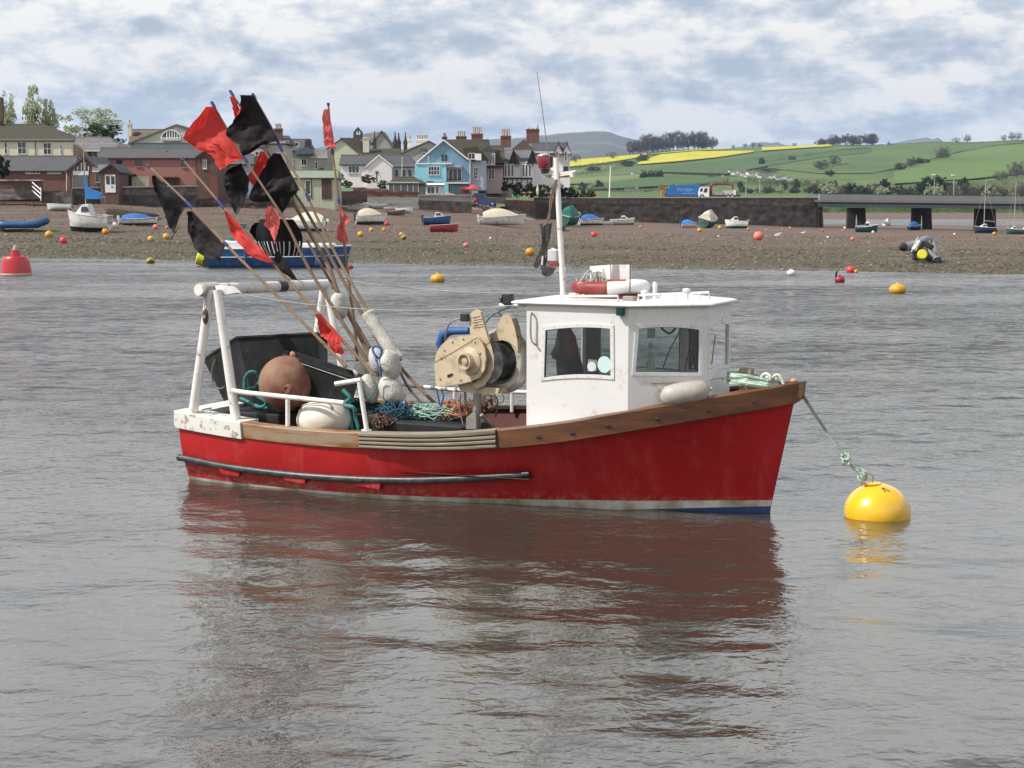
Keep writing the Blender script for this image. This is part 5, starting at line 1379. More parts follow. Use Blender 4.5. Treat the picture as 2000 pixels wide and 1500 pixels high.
# ---- black rubbing strip low on the quarter, chocks
STRP = [(349, 893), (380, 899), (440, 911), (520, 922), (600, 930), (700, 936), (800, 938), (900, 935), (970, 931), (1034, 926)]
for side in (-1, 1):
    pts = []
    for px, py in STRP:
        x = (px - 345) / 130.0
        for _ in range(8):
            zz2 = BL(px, py, -1.6).z; u = x / XS_
            y = hull_pt(u, max(0, zz2 / (zt(x) - .03)))[1] + .035
            p = BL(px, py, -y); x = max(0, p.x)
        pts.append(Vector((p.x, side * y, p.z)))
    m_ = MB(); m_.tube(catmull(pts, 5), .052, 10)
    obj('rubbing_strip', m_, rubber, boat, True)
for px, w_ in ((455, 48), (585, 52), (723, 58), (895, 56)):
    x = BL(px, 950, -1.55).x
    zc = interp(x, [(0, .22), (1, .20), (3, .20), (5, .26)])
    m_ = MB()
    y = hull_pt(x / XS_, zc / zt(x))[1]
    L_ = BS(w_, x)
    m_.prism([(x - L_ / 2, -y + .03, zc + .06), (x + L_ / 2, -y + .03, zc + .035), (x + L_ / 2, -y - .085, zc + .02), (x + L_ / 2 - .03, -y - .09, zc - .045), (x - L_ / 2 + .03, -y - .09, zc - .02), (x - L_ / 2, -y - .085, zc + .045)][:0] or
             [(x - L_ / 2, -y - .075, zc + .055), (x + L_ / 2, -y - .075, zc + .035), (x + L_ / 2 - .02, -y - .075, zc - .04), (x - L_ / 2 + .05, -y - .075, zc - .02)], (0, .12, 0))
    if px != 895: obj('step_chock', m_, red, boat)

# ---- gantry
gt = MB(); A_ = Vector((.50, -1.66, 2.87)); B_ = Vector((.66, 1.66, 2.80))
gt.tube([A_, B_], .085, 16)
gan = obj('gantry', gt, pipe, boat, True)
for pts in ([BL(410, 566, -1.5), BL(378, 802, -1.5)], [BL(424, 566, -1.5), BL(461, 818, -1.5)],
            [Vector((.62, 1.5, 2.8)), Vector((.30, 1.5, 1.02))], [Vector((.66, 1.5, 2.8)), Vector((1.05, 1.5, .98))]):
    m_ = MB(); m_.tube(pts, [.062, .072], 14)
    obj('leg', m_, pipe, gan, True)
m_ = MB()
g1 = BL(438, 566, -1.42)
m_.prism([BL(420, 558, -1.45), BL(446, 560, -1.45), BL(460, 572, -1.45), BL(425, 578, -1.45)], (0.02, .12, 0))
obj('gusset', m_, pipe, gan)
m_ = MB(); rg = random.Random(2)
for i in range(9):
    c_ = A_.lerp(B_, .02 + .012 * i)
    m_.tube([c_ + Vector((.095 * math.cos(a), 0.004 * math.sin(a * 2), .095 * math.sin(a))) for a in [6.283 * j / 12 for j in range(12)]], .011, 5, closed=True)
obj('lashing', m_, greyr, gan, True)
m_ = MB(); m_.tube([A_.lerp(B_, .56), A_.lerp(B_, .62)], .0875, 14)
obj('black_band', m_, blackm, gan, True)
# pulley block hanging under the gantry
pb_ = thing('pulley_block', 'dark oval pulley block hanging on a chain below the gantry end', 'pulley', BL(401, 632, -1.62), MBT)
m_ = MB(); c_ = BL(401, 618, -1.62)
m_.ball(c_, (.052, .035, .115), 16, 10); obj('shell', m_, mat('tarnished_brown', (0.06, 0.03, 0.025), .5, .3, 8), pb_, True)
m_ = MB(); m_.lathe([(.03, -.04), (.03, .04)], c_, (0, 1, 0), 10); obj('axle', m_, steel, pb_, True)
for k_ in range(4):
    cc = BL(401, 598 - k_ * 7.2, -1.62)
    m_ = MB(); q = (k_ % 2)
    m_.tube([cc + Vector(((0.02 * math.cos(a)) * (1 - q), (.02 * math.cos(a)) * q, .034 * math.sin(a))) for a in [6.283 * j / 10 for j in range(10)]], .007, 6, closed=True)
    obj('chain_link', m_, steel, pb_, True)

# ---- rails
def rail(pts, r_, name='rail', m=pipe, parent=None, sub=1):
    m_ = MB(); m_.tube(catmull(pts, 6) if sub > 1 else pts, r_, 10); return obj(name, m_, m, parent or boat, True)
y_ = -1.56
rl = rail([BL(455, 763, y_), BL(480, 767, y_), BL(672, 787, y_)], .036)
m_ = MB(); m_.tube([BL(562, 780, y_), BL(562, 834, y_)], .034, 10); m_.lathe([(.075, 0), (.075, .014)], BL(562, 835, y_), seg=12); obj('post', m_, pipe, rl, True)
rl = rail([BL(655, 750, y_ - .05), BL(705, 742, y_)], .036)
m_ = MB(); m_.tube([BL(701, 742, y_), BL(716, 838, y_)], .034, 10); m_.lathe([(.075, 0), (.075, .014)], BL(716, 841, y_), seg=12); obj('post', m_, pipe, rl, True)
yp = 1.52
rl = rail([BL(740, 742, yp), BL(800, 753, yp), BL(880, 761, yp), BL(1030, 766, yp)], .034)
for px in (790, 888, 1000):
    m_ = MB(); p = BL(px, 757, yp); m_.tube([p, Vector((p.x, yp, .9))], .03, 8); obj('post', m_, pipe, rl, True)
# white fitting on the stern platform
m_ = MB(); c_ = BZ(400, 806, zst + .02); m_.tube([c_ + Vector((-.02, -.05, 0)), c_ + Vector((0, -.05, .05)), c_ + Vector((0, .15, .05)), c_ + Vector((-.02, .15, 0))], .014, 6)
obj('cleat', m_, steel, boat, True)
# thin stay wires from gantry to wheelhouse
def sag(a, b, s_, n_=16):
    return [a.lerp(b, i / n_) - Vector((0, 0, s_ * 4 * (i / n_) * (1 - i / n_))) for i in range(n_ + 1)]
RO = 2.80
for a, b, s_ in ((BL(440, 568, -1.4), Vector((5.35, -1.1, RO - .05)), .16), (Vector((.68, 1.5, 2.92)), Vector((5.35, 1.0, RO + .02)), .1)):
    m_ = MB(); m_.tube(sag(a, b, s_), .0065, 5); obj('stay_wire', m_, greyr, boat, True)

# ================================================================ WHEELHOUSE
WB = [Vector((5.55, -1.15, 0)), Vector((7.02, -1.15, 0)), Vector((7.87, -.5, 0)), Vector((7.87, .5, 0)), Vector((7.02, 1.15, 0)), Vector((5.55, 1.15, 0))]
RZ = 2.775
def on_panel(px, py, A, B):
    e = (B - A).normalized(); nrm = Vector((e.y, -e.x, 0))
    p = plane_hit(px, py, A, nrm); return (p - A).dot(e), p.z
def outline(c4, arch_t=0.0, arch_b=0.0, k_=8):
    """c4: TL,TR,BR,BL as (s,z); returns 4*k points"""
    tl, tr, br, bl = c4; o_ = []
    for (a, b, ar) in ((tl, tr, arch_t), (tr, br, 0), (br, bl, arch_b), (bl, tl, 0)):
        for i in range(k_):
            t = i / k_; o_.append((lerp(a[0], b[0], t), lerp(a[1], b[1], t) + ar * 4 * t * (1 - t)))
    return o_
def ring_slab(mb_, outer, inner, A, B, d0, d1):
    e = (B - A).normalized(); nrm = Vector((e.y, -e.x, 0))
    def w3(q, d_): return A + e * q[0] + nrm * d_ + Vector((0, 0, q[1]))
    n_ = len(outer)
    vs = [w3(q, d1) for q in outer] + [w3(q, d1) for q in inner] + [w3(q, d0) for q in outer] + [w3(q, d0) for q in inner]
    fs = []
    for i in range(n_):
        j = (i + 1) % n_
        fs += [(i, j, n_ + j, n_ + i)[::-1], (2 * n_ + i, 2 * n_ + j, 3 * n_ + j, 3 * n_ + i), (n_ + i, n_ + j, 3 * n_ + j, 3 * n_ + i)[::-1], (i, j, 2 * n_ + j, 2 * n_ + i)]
    mb_.add(vs, fs)
wh = MB()
WIN = {}
side_w = [(1065, 644), (1193, 641), (1194, 735), (1062, 738)]
quar_w = [(1247, 641), (1366, 643), (1366, 729), (1240, 727)]
frnt_w = [(1387, 641), (1421, 632), (1417, 715), (1383, 725)]
A, B = WB[0], WB[1]; cs = [on_panel(x, y, A, B) for x, y in side_w]
WIN[0] = (cs, .028, .03); WIN[4] = ([(.10, 2.52), (1.36, 2.52), (1.36, 1.72), (.10, 1.72)], .02, .02)
A, B = WB[1], WB[2]; Lq = (B - A).length; cs = [on_panel(x, y, A, B) for x, y in quar_w]
WIN[1] = (cs, .028, -.0); WIN[3] = ([(.09, 2.52), (Lq - .09, 2.52), (Lq - .09, 1.76), (.09, 1.76)], .02, 0)
A, B = WB[2], WB[3]; cs = [on_panel(x, y, A, B) for x, y in frnt_w]
cs = [(max(.09, s_), z) for s_, z in cs]; zt_, zb_2 = 2.47, 1.86
WIN[2] = ([(.10, cs[0][1]), (.90, cs[0][1]), (.90, cs[3][1]), (.10, cs[3][1])], .03, .03)
for i in range(5):
    A, B = WB[i], WB[i + 1]; L_ = (B - A).length
    c4, at, ab = WIN[i]
    inner = outline(c4, at, ab)
    zf = lambda q: zt(q.x) - .07
    outer = outline([(0, RZ), (L_, RZ), (L_, zf(B)), (0, zf(A))])
    ring_slab(wh, outer, inner, A, B, -.04, 0)
# aft bulkhead with doorway
wh.bb(5.55, 5.60, -1.148, -.80, .5, RZ); wh.bb(5.55, 5.60, .70, 1.148, .5, RZ); wh.bb(5.55, 5.60, -.80, .70, 2.62, RZ)
whl = obj('wheelhouse', wh, white, boat)
for i in range(5):
    A, B = WB[i], WB[i + 1]; c4, at, ab = WIN[i]
    f = .042
    oc = [(c4[0][0] - f, c4[0][1] + f), (c4[1][0] + f, c4[1][1] + f), (c4[2][0] + f, c4[2][1] - f), (c4[3][0] - f, c4[3][1] - f)]
    m_ = MB(); ring_slab(m_, outline(oc, at, ab), outline([(c4[0][0] + .006, c4[0][1] - .006), (c4[1][0] - .006, c4[1][1] - .006), (c4[2][0] - .006, c4[2][1] + .006), (c4[3][0] + .006, c4[3][1] + .006)], at, ab), A, B, -.02, .014)
    obj('window_frame', m_, white, whl)
    e = (B - A).normalized(); nrm = Vector((e.y, -e.x, 0))
    m_ = MB(); ol = outline(c4, at, ab)
    m_.prism([A + e * s_ - nrm * .012 + Vector((0, 0, z)) for s_, z in ol], -nrm * .005)
    obj('pane', m_, GLASS, whl)
    # dark rubber bead
    m_ = MB(); ring_slab(m_, ol, outline([(c4[0][0] + .018, c4[0][1] - .014), (c4[1][0] - .018, c4[1][1] - .014), (c4[2][0] - .018, c4[2][1] + .014), (c4[3][0] + .018, c4[3][1] + .014)], at, ab), A, B, -.03, -.019)
    obj('window_bead', m_, rubber, whl)
    if i in (0, 1):
        m_ = MB()
        per = outline([(c4[0][0] - f / 2, c4[0][1] + f / 2), (c4[1][0] + f / 2, c4[1][1] + f / 2), (c4[2][0] + f / 2, c4[2][1] - f / 2), (c4[3][0] - f / 2, c4[3][1] - f / 2)], at, ab, 6)
        for s_, z in per: m_.ball(A + e * s_ + nrm * .015 + Vector((0, 0, z)), .006, 6, 4)
        ob_ = obj('screw_heads', m_, steel, whl); ob_['kind'] = 'stuff'
# roof
def offs(poly, d_, aft):
    return [Vector((5.55 - aft, -1.15 - d_, 0)), Vector((7.05, -1.15 - d_, 0)), Vector((7.87 + d_ + .02, -.5 - d_ * .4, 0)), Vector((7.87 + d_ + .02, .5 + d_ * .4, 0)), Vector((7.05, 1.15 + d_, 0)), Vector((5.55 - aft, 1.15 + d_, 0))]
rf = MB(); rings = []
for d_, z in ((.0, 0), (.062, .004), (.07, .02), (.062, .036), (.02, .05)):
    rings.append([Vector((p.x, p.y, RZ + z)) for p in offs(WB, d_, .13 + d_)])
rf.loft(rings, True, False)
top = [Vector((p.x * .9 + .66, p.y * .6, RZ + .062)) for p in offs(WB, 0, .13)]
rf.loft([rings[-1], top], True, False); rf.f.append(tuple(len(rf.v) - 6 + i for i in range(6))); rf.m.append(0)
rf.f.append(tuple(range(5, -1, -1))); rf.m.append(0)
obj('roof', rf, white, whl, True)
m_ = MB(); m_.tube([BL(976, 596, -1.05), BL(1034, 597, -1.05)], .026, 10); obj('lamp_boom', m_, white, whl, True)
m_ = MB(); c_ = BL(993, 584, -1.05); m_.rbox(c_, (.15, .11, .15), .03); m_.tube([c_, c_ - Vector((0, 0, .12))], .015, 6); obj('floodlight', m_, blackm, whl, True)
m_ = MB(); m_.lathe([(.06, 0), (.06, .02), (.05, .03)], c_ + Vector((-.08, -.0, 0)), (-1, 0, 0), 14); obj('floodlight_lens', m_, rubber, whl, True)
m_ = MB(); m_.rbox(BL(1212, 608, -1.2), (.10, .09, .11), .015); nv_ = obj('navigation_light', m_, mat('dark_green_lens', (0.006, 0.03, 0.03), .25), whl, True)
m_ = MB(); hp = [BL(1040, 613, -1.16), BL(1037, 615, -1.21), BL(1037, 660, -1.21), BL(1044, 672, -1.21), BL(1046, 673, -1.16)]
m_.tube(catmull(hp, 4), .013, 8); obj('grab_handle', m_, steel, whl, True)
m_ = MB(); m_.tube([BL(1412, 612, -.5), BL(1410, 618, -.55), BL(1407, 632, -.55)], .01, 6); obj('wiper_arm', m_, steel, whl, True)
m_ = MB(); a = plane_hit(1397, 655, (7.9, 0, 0), (1, 0, 0)); b = plane_hit(1390, 712, (7.9, 0, 0), (1, 0, 0)); m_.tube([a, b], .007, 5); obj('wiper', m_, blackm, whl, True)
for pp in ([(1275, 748), (1275, 747), (1322, 746), (1324, 752)], [(1388, 743), (1390, 738), (1410, 736), (1411, 741)]):
    m_ = MB(); pts = [on_panel(x, y, WB[1], WB[2]) for x, y in pp]; e = (WB[2] - WB[1]).normalized(); nn = Vector((e.y, -e.x, 0))
    m_.tube([WB[1] + e * s_ + nn * (.0 if i in (0, 3) else .06) + Vector((0, 0, z)) for i, (s_, z) in enumerate(pts)], .014, 6)
    obj('grab_bar', m_, steel, whl, True)
# interior: console, posts' dark lining, stickers, cables
m_ = MB(); m_.bb(6.0, 6.9, -1.05, -.55, 1.32, 1.66); m_.bb(7.02, 7.7, -.45, .45, 1.45, 1.70); obj('console', m_, mat('dark_varnish', (0.035, 0.02, 0.014), .5, .3, 4), whl)
m_ = MB(); m_.bb(5.605, 5.66, .62, 1.10, .9, 2.74); obj('door_post', m_, mat('dark_post', (0.05, 0.04, 0.035), .6), whl)
m_ = MB(); m_.bb(5.63, 7.75, -.48, .48, RZ - .03, RZ - .01); obj('headlining', m_, mat('headlining_grey', (0.2, 0.2, 0.2), .8), whl)
def disc_on(i, px, py, rx, ry, m, name, d_=-.008):
    A, B = WB[i], WB[i + 1]; e = (B - A).normalized(); nn = Vector((e.y, -e.x, 0)); s_, z = on_panel(px, py, A, B)
    sc = 21.3 / F; cosf = abs((MBT.to_3x3() @ e).x)
    m_ = MB(); pts = [A + e * (s_ + rx * sc / cosf * math.cos(t)) + nn * d_ + Vector((0, 0, z + ry * sc * math.sin(t))) for t in [6.283 * j / 24 for j in range(24)]]
    m_.prism(pts, nn * .003); obj(name, m_, m, whl)
dm = mat('pale_cyan_disc', (0.55, 0.72, 0.72), .5, .03); dg = mat('dial_grey', (0.12, 0.15, 0.14), .6)
disc_on(0, 1180, 712, 12.5, 15.5, dm, 'round_sticker'); disc_on(0, 1155.5, 716, 8, 9, mat('disc_white', (.62, .66, .64), .5), 'round_sticker', -.006)
A, B = WB[0], WB[1]; m_ = MB(); q = [on_panel(x, y, A, B) for x, y in ((1148, 702), (1165, 703), (1165, 725), (1147, 726))]
m_.prism([A + Vector((s_, -.0 + .008, z)) for s_, z in q], (0, .002, 0)); obj('square_backing', m_, mat('backing_grey', (.22, .20, .18), .6), whl)
for py, r_ in ((676, 5), (693, 5.5), (712, 9)): disc_on(1, 1271, py, r_, r_ * 1.2, dg, 'round_dial')
m_ = MB(); e = (WB[2] - WB[1]).normalized(); nn = Vector((e.y, -e.x, 0)); q = [on_panel(x, y, WB[1], WB[2]) for x, y in ((1265, 642), (1280, 642), (1280, 661), (1265, 661))]
m_.prism([WB[1] + e * s_ - nn * .006 + Vector((0, 0, z)) for s_, z in q], nn * -.01); obj('square_sticker', m_, dg, whl)
def cable(pxs_, y, r_, name='cable', m=blackm, parent=None):
    m_ = MB(); m_.tube(catmull([BL(x, yy, y) for x, yy in pxs_], 6), r_, 6); return obj(name, m_, m, parent or whl, True)
cable([(1290, 638), (1300, 648), (1308, 651), (1316, 645), (1320, 638)], -.2, .016)
cable([(1330, 640), (1318, 665), (1305, 690), (1294, 722)], -.1, .008)
cable([(1350, 640), (1348, 670), (1342, 700), (1338, 725)], -.1, .008)
cable([(1346, 640), (1350, 680), (1358, 722)], -.15, .008)
cable([(1365, 676), (1356, 700), (1347, 724)], -.15, .007)
# jacket hanging in the doorway, seen through the side window
jk = thing('jacket', 'black and dark red oilskin jacket hanging inside the wheelhouse doorway', 'jacket', BL(1105, 736, -.45), MBT)
def cloth_poly(pxy, y, thick, lump=.015):
    m_ = MB(); k_ = len(pxy); c_ = sum((BL(a, b, y) for a, b in pxy), Vector()) / k_
    o_ = [BL(a, b, y) for a, b in pxy]
    ring0 = [p + Vector((0, thick * .5, 0)) for p in o_]; ring1 = [p - Vector((0, thick * .5, 0)) for p in o_]
    r2 = [c_.lerp(p, .6) - Vector((0, thick * 1.2 + lump * mnoise.noise(p * 9), 0)) for p in o_]
    m_.loft([ring0, ring1, r2, [c_ - Vector((0, thick * 1.3, 0))] * k_], True, False); return m_
obj('body', cloth_poly([(1091, 642), (1106, 640), (1122, 655), (1130, 690), (1142, 737), (1090, 737), (1088, 712), (1088, 702), (1081, 700), (1078, 692), (1077, 689), (1085, 675)], -.45, .06), mat('black_oilskin', (0.012, 0.011, 0.012), .6), jk, True)
obj('hood', cloth_poly([(1098, 640), (1114, 641), (1122, 655), (1126, 666), (1123, 678), (1129, 690), (1122, 697), (1116, 702), (1108, 698), (1104, 680)], -.52, .03), mat('dark_red_oilskin', (0.17, 0.022, 0.014), .6), jk, True)

# ---- mast and its gear
mst = MB(); mb0, mb1 = BL(1102, 592, -.25), BL(1086, 308, -.25)
mst.tube([mb0 - Vector((0, 0, .1)), mb1], [.042, .038], 14)
mast = obj('mast', mst, pipe, boat, True)
def MY(px, py, y=-.25): return BL(px, py, y)
m_ = MB(); m_.prism([MY(1062, 341), MY(1125, 332), MY(1122, 336), MY(1062, 347)], (0, .16, 0)); m_.prism([MY(1063, 343), MY(1118, 337), MY(1118, 346), MY(1066, 348)], (.02, .03, 0)); obj('crosstree', m_, pipe, mast)
m_ = MB(); m_.tube([MY(1086, 347), MY(1112, 343)], .012, 6); m_.lathe([(.02, 0), (.02, .03)], MY(1074, 344), (0, -1, 0), 8); obj('fitting', m_, rust, mast, True)
m_ = MB(); c_ = MY(1064, 329); ax = Vector((-.10, 0, 1))
m_.lathe([(.075, 0), (.085, .02), (.095, .16), (.088, .175)], c_, ax, 18); lant = obj('red_lantern', m_, mat('red_lens', (0.20, 0.008, 0.014), .2, .1, coat=.5), mast, True)
m_ = MB(); m_.lathe([(.09, .175), (.085, .19), (.05, .205), (.01, .207)], c_, ax, 18); obj('lantern_cap', m_, silver, mast, True)
m_ = MB(); m_.lathe([(.05, -.07), (.06, -.006)], c_, ax, 12); m_.rbox(MY(1074, 316, -.2), (.07, .08, .16), .02); obj('lantern_base', m_, blackm, mast, True)
m_ = MB(); m_.tube([MY(1074, 335), MY(1070, 300), MY(1062, 235), MY(1049, 141)], [.009, .0075, .006, .004], 6); obj('whip_antenna', m_, mat('antenna_grey', (.2, .17, .15), .5), mast, True)
m_ = MB(); m_.prism([MY(1098, 441), MY(1109, 441), MY(1109, 443), MY(1101, 444), MY(1101, 449), MY(1110, 450), MY(1110, 452), MY(1098, 452)], (0, .05, 0)); obj('bracket', m_, blackm, mast)
m_ = MB(); m_.prism([MY(1076, 522), MY(1102, 521), MY(1102, 530), MY(1084, 531)], (0, .05, 0)); m_.tube([MY(1077, 525), MY(1085, 531)], .02, 6); arm = obj('lamp_bracket', m_, pipe, mast, True)
m_ = MB(); cc = MY(1071, 520, -.28)
m_.lathe([(.005, -.15), (.06, -.13), (.095, -.07), (.105, 0)], cc, (0.25, 0, 1), 16); obj('deck_lamp', m_, mat('dark_grey_enamel', (0.05, 0.05, 0.055), .5, .2), mast, True)
m_ = MB(); m_.rbox(MY(1081, 499, -.25), (.15, .12, .17), .03); m_.tube([MY(1068, 490), MY(1078, 485), MY(1092, 490)], .008, 6); obj('searchlight', m_, mat('grey_white_enamel', (.5, .5, .5), .4, .05), mast, True)
m_ = MB(); m_.rbox(MY(1083, 515, -.27), (.13, .08, .05), .015); obj('red_lamp', m_, mat('dull_red', (.24, .03, .03), .5, .3, 20), mast, True)
m_ = MB(); m_.prism([MY(1118, 590, -.25), MY(1103, 592, -.25), MY(1082, 592, -.25), MY(1100, 565, -.25)], (0, .05, 0)); obj('mast_gusset', m_, white, mast)
# hoisted day shape: folded black boards on ropes
sg = thing('day_signal', 'black folded signal boards hanging on brown ropes beside the mast', 'signal', MY(1060, 525, -.3), MBT)
for poly in ([(1054, 437), (1064, 436), (1066, 470), (1070, 500), (1061, 526), (1056, 520), (1060, 480)], [(1064, 437), (1075, 436), (1070, 470), (1060, 500), (1046, 524), (1041, 520), (1056, 485)]):
    m_ = MB(); m_.prism([MY(a, b, -.3) for a, b in poly], (0, .03 + .03 * (poly[0][0] > 1060), 0)); obj('board', m_, mat('tarred_board', (0.02, 0.018, 0.016), .55, .4, 12, (0.16, 0.13, 0.10), .12, 14, .04), sg)
for pp in ([(1087, 350), (1081, 380), (1076, 405), (1072, 420), (1066, 440)], [(1085, 352), (1079, 372), (1074, 398), (1073, 425), (1062, 442)]):
    m_ = MB(); m_.tube(catmull([MY(a, b, -.3) for a, b in pp], 5), .011, 6); obj('rope', m_, brownr, sg, True)
m_ = MB(); m_.tube([MY(1060, 500, -.33), MY(1058, 530, -.33)], .012, 6); obj('pale_stick', m_, pipe, sg, True)

# ---- on the roof
ZR = RZ + .05
def roofp(px, py, y): return BL(px, py, y)
for pts, y in ((((1207, 588), (1207, 578), (1095, 579), (1095, 588)), -.95), (((1247, 590), (1247, 577), (1290, 575)), -.85), (((1290, 575), (1385, 571), (1385, 584)), -.2)):
    rail([roofp(a, b, y) for a, b in pts], .017, 'roof_rail', white, whl)
for px in (1318, 1366):
    m_ = MB(); m_.tube([roofp(px, 573, -.2), roofp(px, 586, -.2)], .014, 6); obj('rail_post', m_, white, whl, True)
for px, py, h_, r_ in ((1259, 571, .12, .05), (1341, 567, .13, .05)):
    m_ = MB(); c_ = roofp(px, py, -.45 if px < 1300 else -.2); m_.lathe([(.028, -.14), (.028, -.02), (r_, -.018), (r_ * 1.1, 0), (r_, .02), (.01, .03)], c_, seg=14); obj('mushroom_vent', m_, white, whl, True)
m_ = MB(); c_ = roofp(1279, 578, -.2); m_.lathe([(.03, -.06), (.03, .10), (.034, .11), (.034, .16), (.02, .19)], c_, seg=12); obj('stern_lamp', m_, white, whl, True)
m_ = MB(); c_ = roofp(1230, 588, -.75); m_.rbox(c_ + Vector((0, 0, .03)), (.17, .12, .07), .02); obj('antenna_base', m_, steel, whl, True)
m_ = MB(); m_.tube([c_, roofp(1231, 514, -.75)], .008, 6); obj('black_antenna', m_, blackm, whl, True)
m_ = MB(); m_.rbox(roofp(1213, 582, -.4), (.55, .3, .05), .02); obj('roof_hatch', m_, mat('hatch_dark', (0.03, 0.035, 0.04), .5), whl, True)
# white fish-box board leaning on the rings
bd = thing('white_board', 'white folded plastic board standing upright on the wheelhouse roof', 'board', roofp(1192, 580, .35), MBT)
for pp, dy in ((((1152, 520), (1191, 517), (1193, 580), (1154, 580)), .35), (((1193, 517), (1232, 517), (1232, 580), (1195, 580)), .35)):
    m_ = MB(); ps = [roofp(a, b, dy) for a, b in pp]
    if pp[0][0] == 1152: ps[0].y += .25; ps[3].y += .25; ps[0] = BL(1152, 520, dy + .25); ps[3] = BL(1154, 580, dy + .25)
    m_.prism(ps, (0, .02, 0)); obj('panel', m_, white, bd)
# life rings
def oval_ring(c_, L_, W_, r_, m_red, m_white, name, label, tilt=0.0, red_to=.55, allred=False):
    e = thing(name, label, 'life ring', c_ - Vector((0, 0, r_)), MBT)
    for part, (a0, a1) in (('red_section', (0, 1)), ('white_section', (0, 1))):
        if allred and part == 'white_section': continue
        m_ = MB(); pts = []
        rngs = (math.pi * .42, math.pi * 1.58) if part == 'red_section' else (-math.pi * .42, math.pi * .42)
        if allred: rngs = (0, 2 * math.pi)
        n_ = 40
        for i in range(n_ + 1):
            t = lerp(rngs[0], rngs[1], i / n_); pts.append(c_ + Vector((L_ * math.cos(t), W_ * math.sin(t), tilt * L_ * math.cos(t))))
        m_.tube(pts, r_, 14, True); obj(part, m_, m_red if part == 'red_section' else m_white, e, True)
    return e
lr = mat('lifering_red', (0.22, 0.022, 0.018), .55, .15, 3, (0.32, 0.09, 0.07), .10, 4, .12); lw = mat('lifering_white', (.74, .74, .72), .5, .05, 3)
oval_ring(roofp(1192, 560, -.15), .47, .38, .088, lr, lw, 'life_ring', 'red and white life ring lying uppermost on the wheelhouse roof', .02)
oval_ring(roofp(1203, 578, -.12), .36, .34, .075, mat('raft_red', (.36, .012, .014), .5), lw, 'life_ring', 'all red life ring lying underneath the red and white one', 0, allred=True)
def tangle(name, label, cat, c_, rad, n_, r_, m, seed, loops=3.0, M=MBT, group=None, flat=.4, strands=1):
    """loose rope: a few closed wandering strands"""
    rg = random.Random(seed); m_ = MB()
    for s_ in range(strands):
        pts = []
        a = rg.uniform(0, 6.28); cx_, cy_, lr_, left = 0, 0, .5, 0
        for i in range(n_):
            if left <= 0:       # start another loose loop somewhere in the heap
                t_ = rg.uniform(0, 6.28); q = rg.uniform(0, .75) ** .8; cx_, cy_ = q * math.cos(t_), q * math.sin(t_); lr_ = rg.uniform(.18, .45); left = rg.randint(5, 12); sgn = rg.choice((-1, 1))
            a += sgn * rg.uniform(.7, 1.2); left -= 1
            x_, y_ = cx_ + lr_ * math.cos(a) * rg.uniform(.8, 1.2), cy_ + lr_ * math.sin(a) * rg.uniform(.8, 1.2)
            h_ = max(.1, 1 - (x_ * x_ + y_ * y_) * .75)
            pts.append(Vector(c_) + Vector((rad[0] * x_, rad[1] * y_, rad[2] * (rg.uniform(-.9, 1) * h_))))
        m_.tube(catmull(pts, 5), r_, 5)
    return single(name, m_, m, label, cat, M, group)
tangle('rope_bundle', 'grey rope bundle tangled over the left end of the life rings', 'rope', roofp(1160, 553, -.3), (.27, .2, .19), 44, .009, greyr, 4, strands=2)
m_ = MB(); m_.tube(catmull([roofp(a, b, -.4) for a, b in ((1178, 525), (1184, 545), (1191, 567), (1186, 566), (1178, 548), (1170, 530))], 4), .010, 5); single('rope_end', m_, greyr, 'loose grey rope end looped up against the white board', 'rope', MBT)
tangle('net_bundle', 'pink orange net bundle on the roof under the life rings', 'net', roofp(1140, 581, -.5), (.19, .14, .055), 30, .012, mat('salmon_twine', (.62, .22, .14), .8, .3, 9), 7, strands=2)
tangle('rope_coil', 'pale rope coil at the aft edge of the wheelhouse roof beside the mast', 'rope', roofp(1075, 588, -.6), (.17, .14, .03), 22, .012, mat('buff_rope', (.45, .43, .34), .8, .2, 9), 9)

# ================================================================ NET HAULER
HC = BL(905, 705, -.78)
AX = Vector((.216, .973, 0)); EX = Vector((.976, -.216, 0))
def PW(px, py, off): return plane_hit(px, py, HC + AX * off, AX)
nhm = MB(); nhm.tube([BL(933, 765, -.55), BL(930, 838, -.55)], .06, 12); nhm.tube([BL(908, 765, -.4), BL(910, 835, -.4)], .022, 8); nhm.tube([BL(940, 810, -.7), BL(968, 838, -.5)], .03, 8)
nh = obj('net_hauler', nhm, steel, boat, True)
plate = [(848, 712), (852, 690), (860, 676), (873, 664), (895, 657), (918, 654), (935, 660), (946, 680), (949, 700), (946, 722), (936, 738), (920, 745), (858, 757), (851, 752)]
m_ = MB(); m_.prism([PW(a, b, -.06) for a, b in plate], AX * .03); obj('side_plate', m_, beige, nh)
for bx, by_ in ((862, 700), (868, 684), (884, 668), (860, 740), (905, 662), (928, 668), (938, 690), (930, 730), (900, 742)):
    m_ = MB(); m_.lathe([(.014, 0), (.014, .016), (.006, .02)], PW(bx, by_, -.06), -AX, 6); obj('bolt', m_, steel, nh)
m_ = MB(); m_.lathe([(.235, -.018), (.235, .0)], PW(918, 705, -.058), -AX, 24); obj('grease_ring', m_, mat('greasy_brown', (.14, .10, .06), .4, .3, 9), nh)
m_ = MB(); m_.prism([PW(a, b, -.066) for a, b in ((874, 732), (882, 729), (885, 731), (884, 734), (876, 738), (873, 736))], AX * .005); obj('slot', m_, blackm, nh)
c1 = PW(904, 705, -.06)
m_ = MB(); m_.lathe([(.20, -.02), (.19, .015), (.12, .05), (.11, .10), (.12, .14), (.10, .145), (.085, .10), (.05, .09), (.05, .12), (.02, .125)], PW(918, 705, -.07), -AX, 22); obj('hub', m_, beige, nh, True)
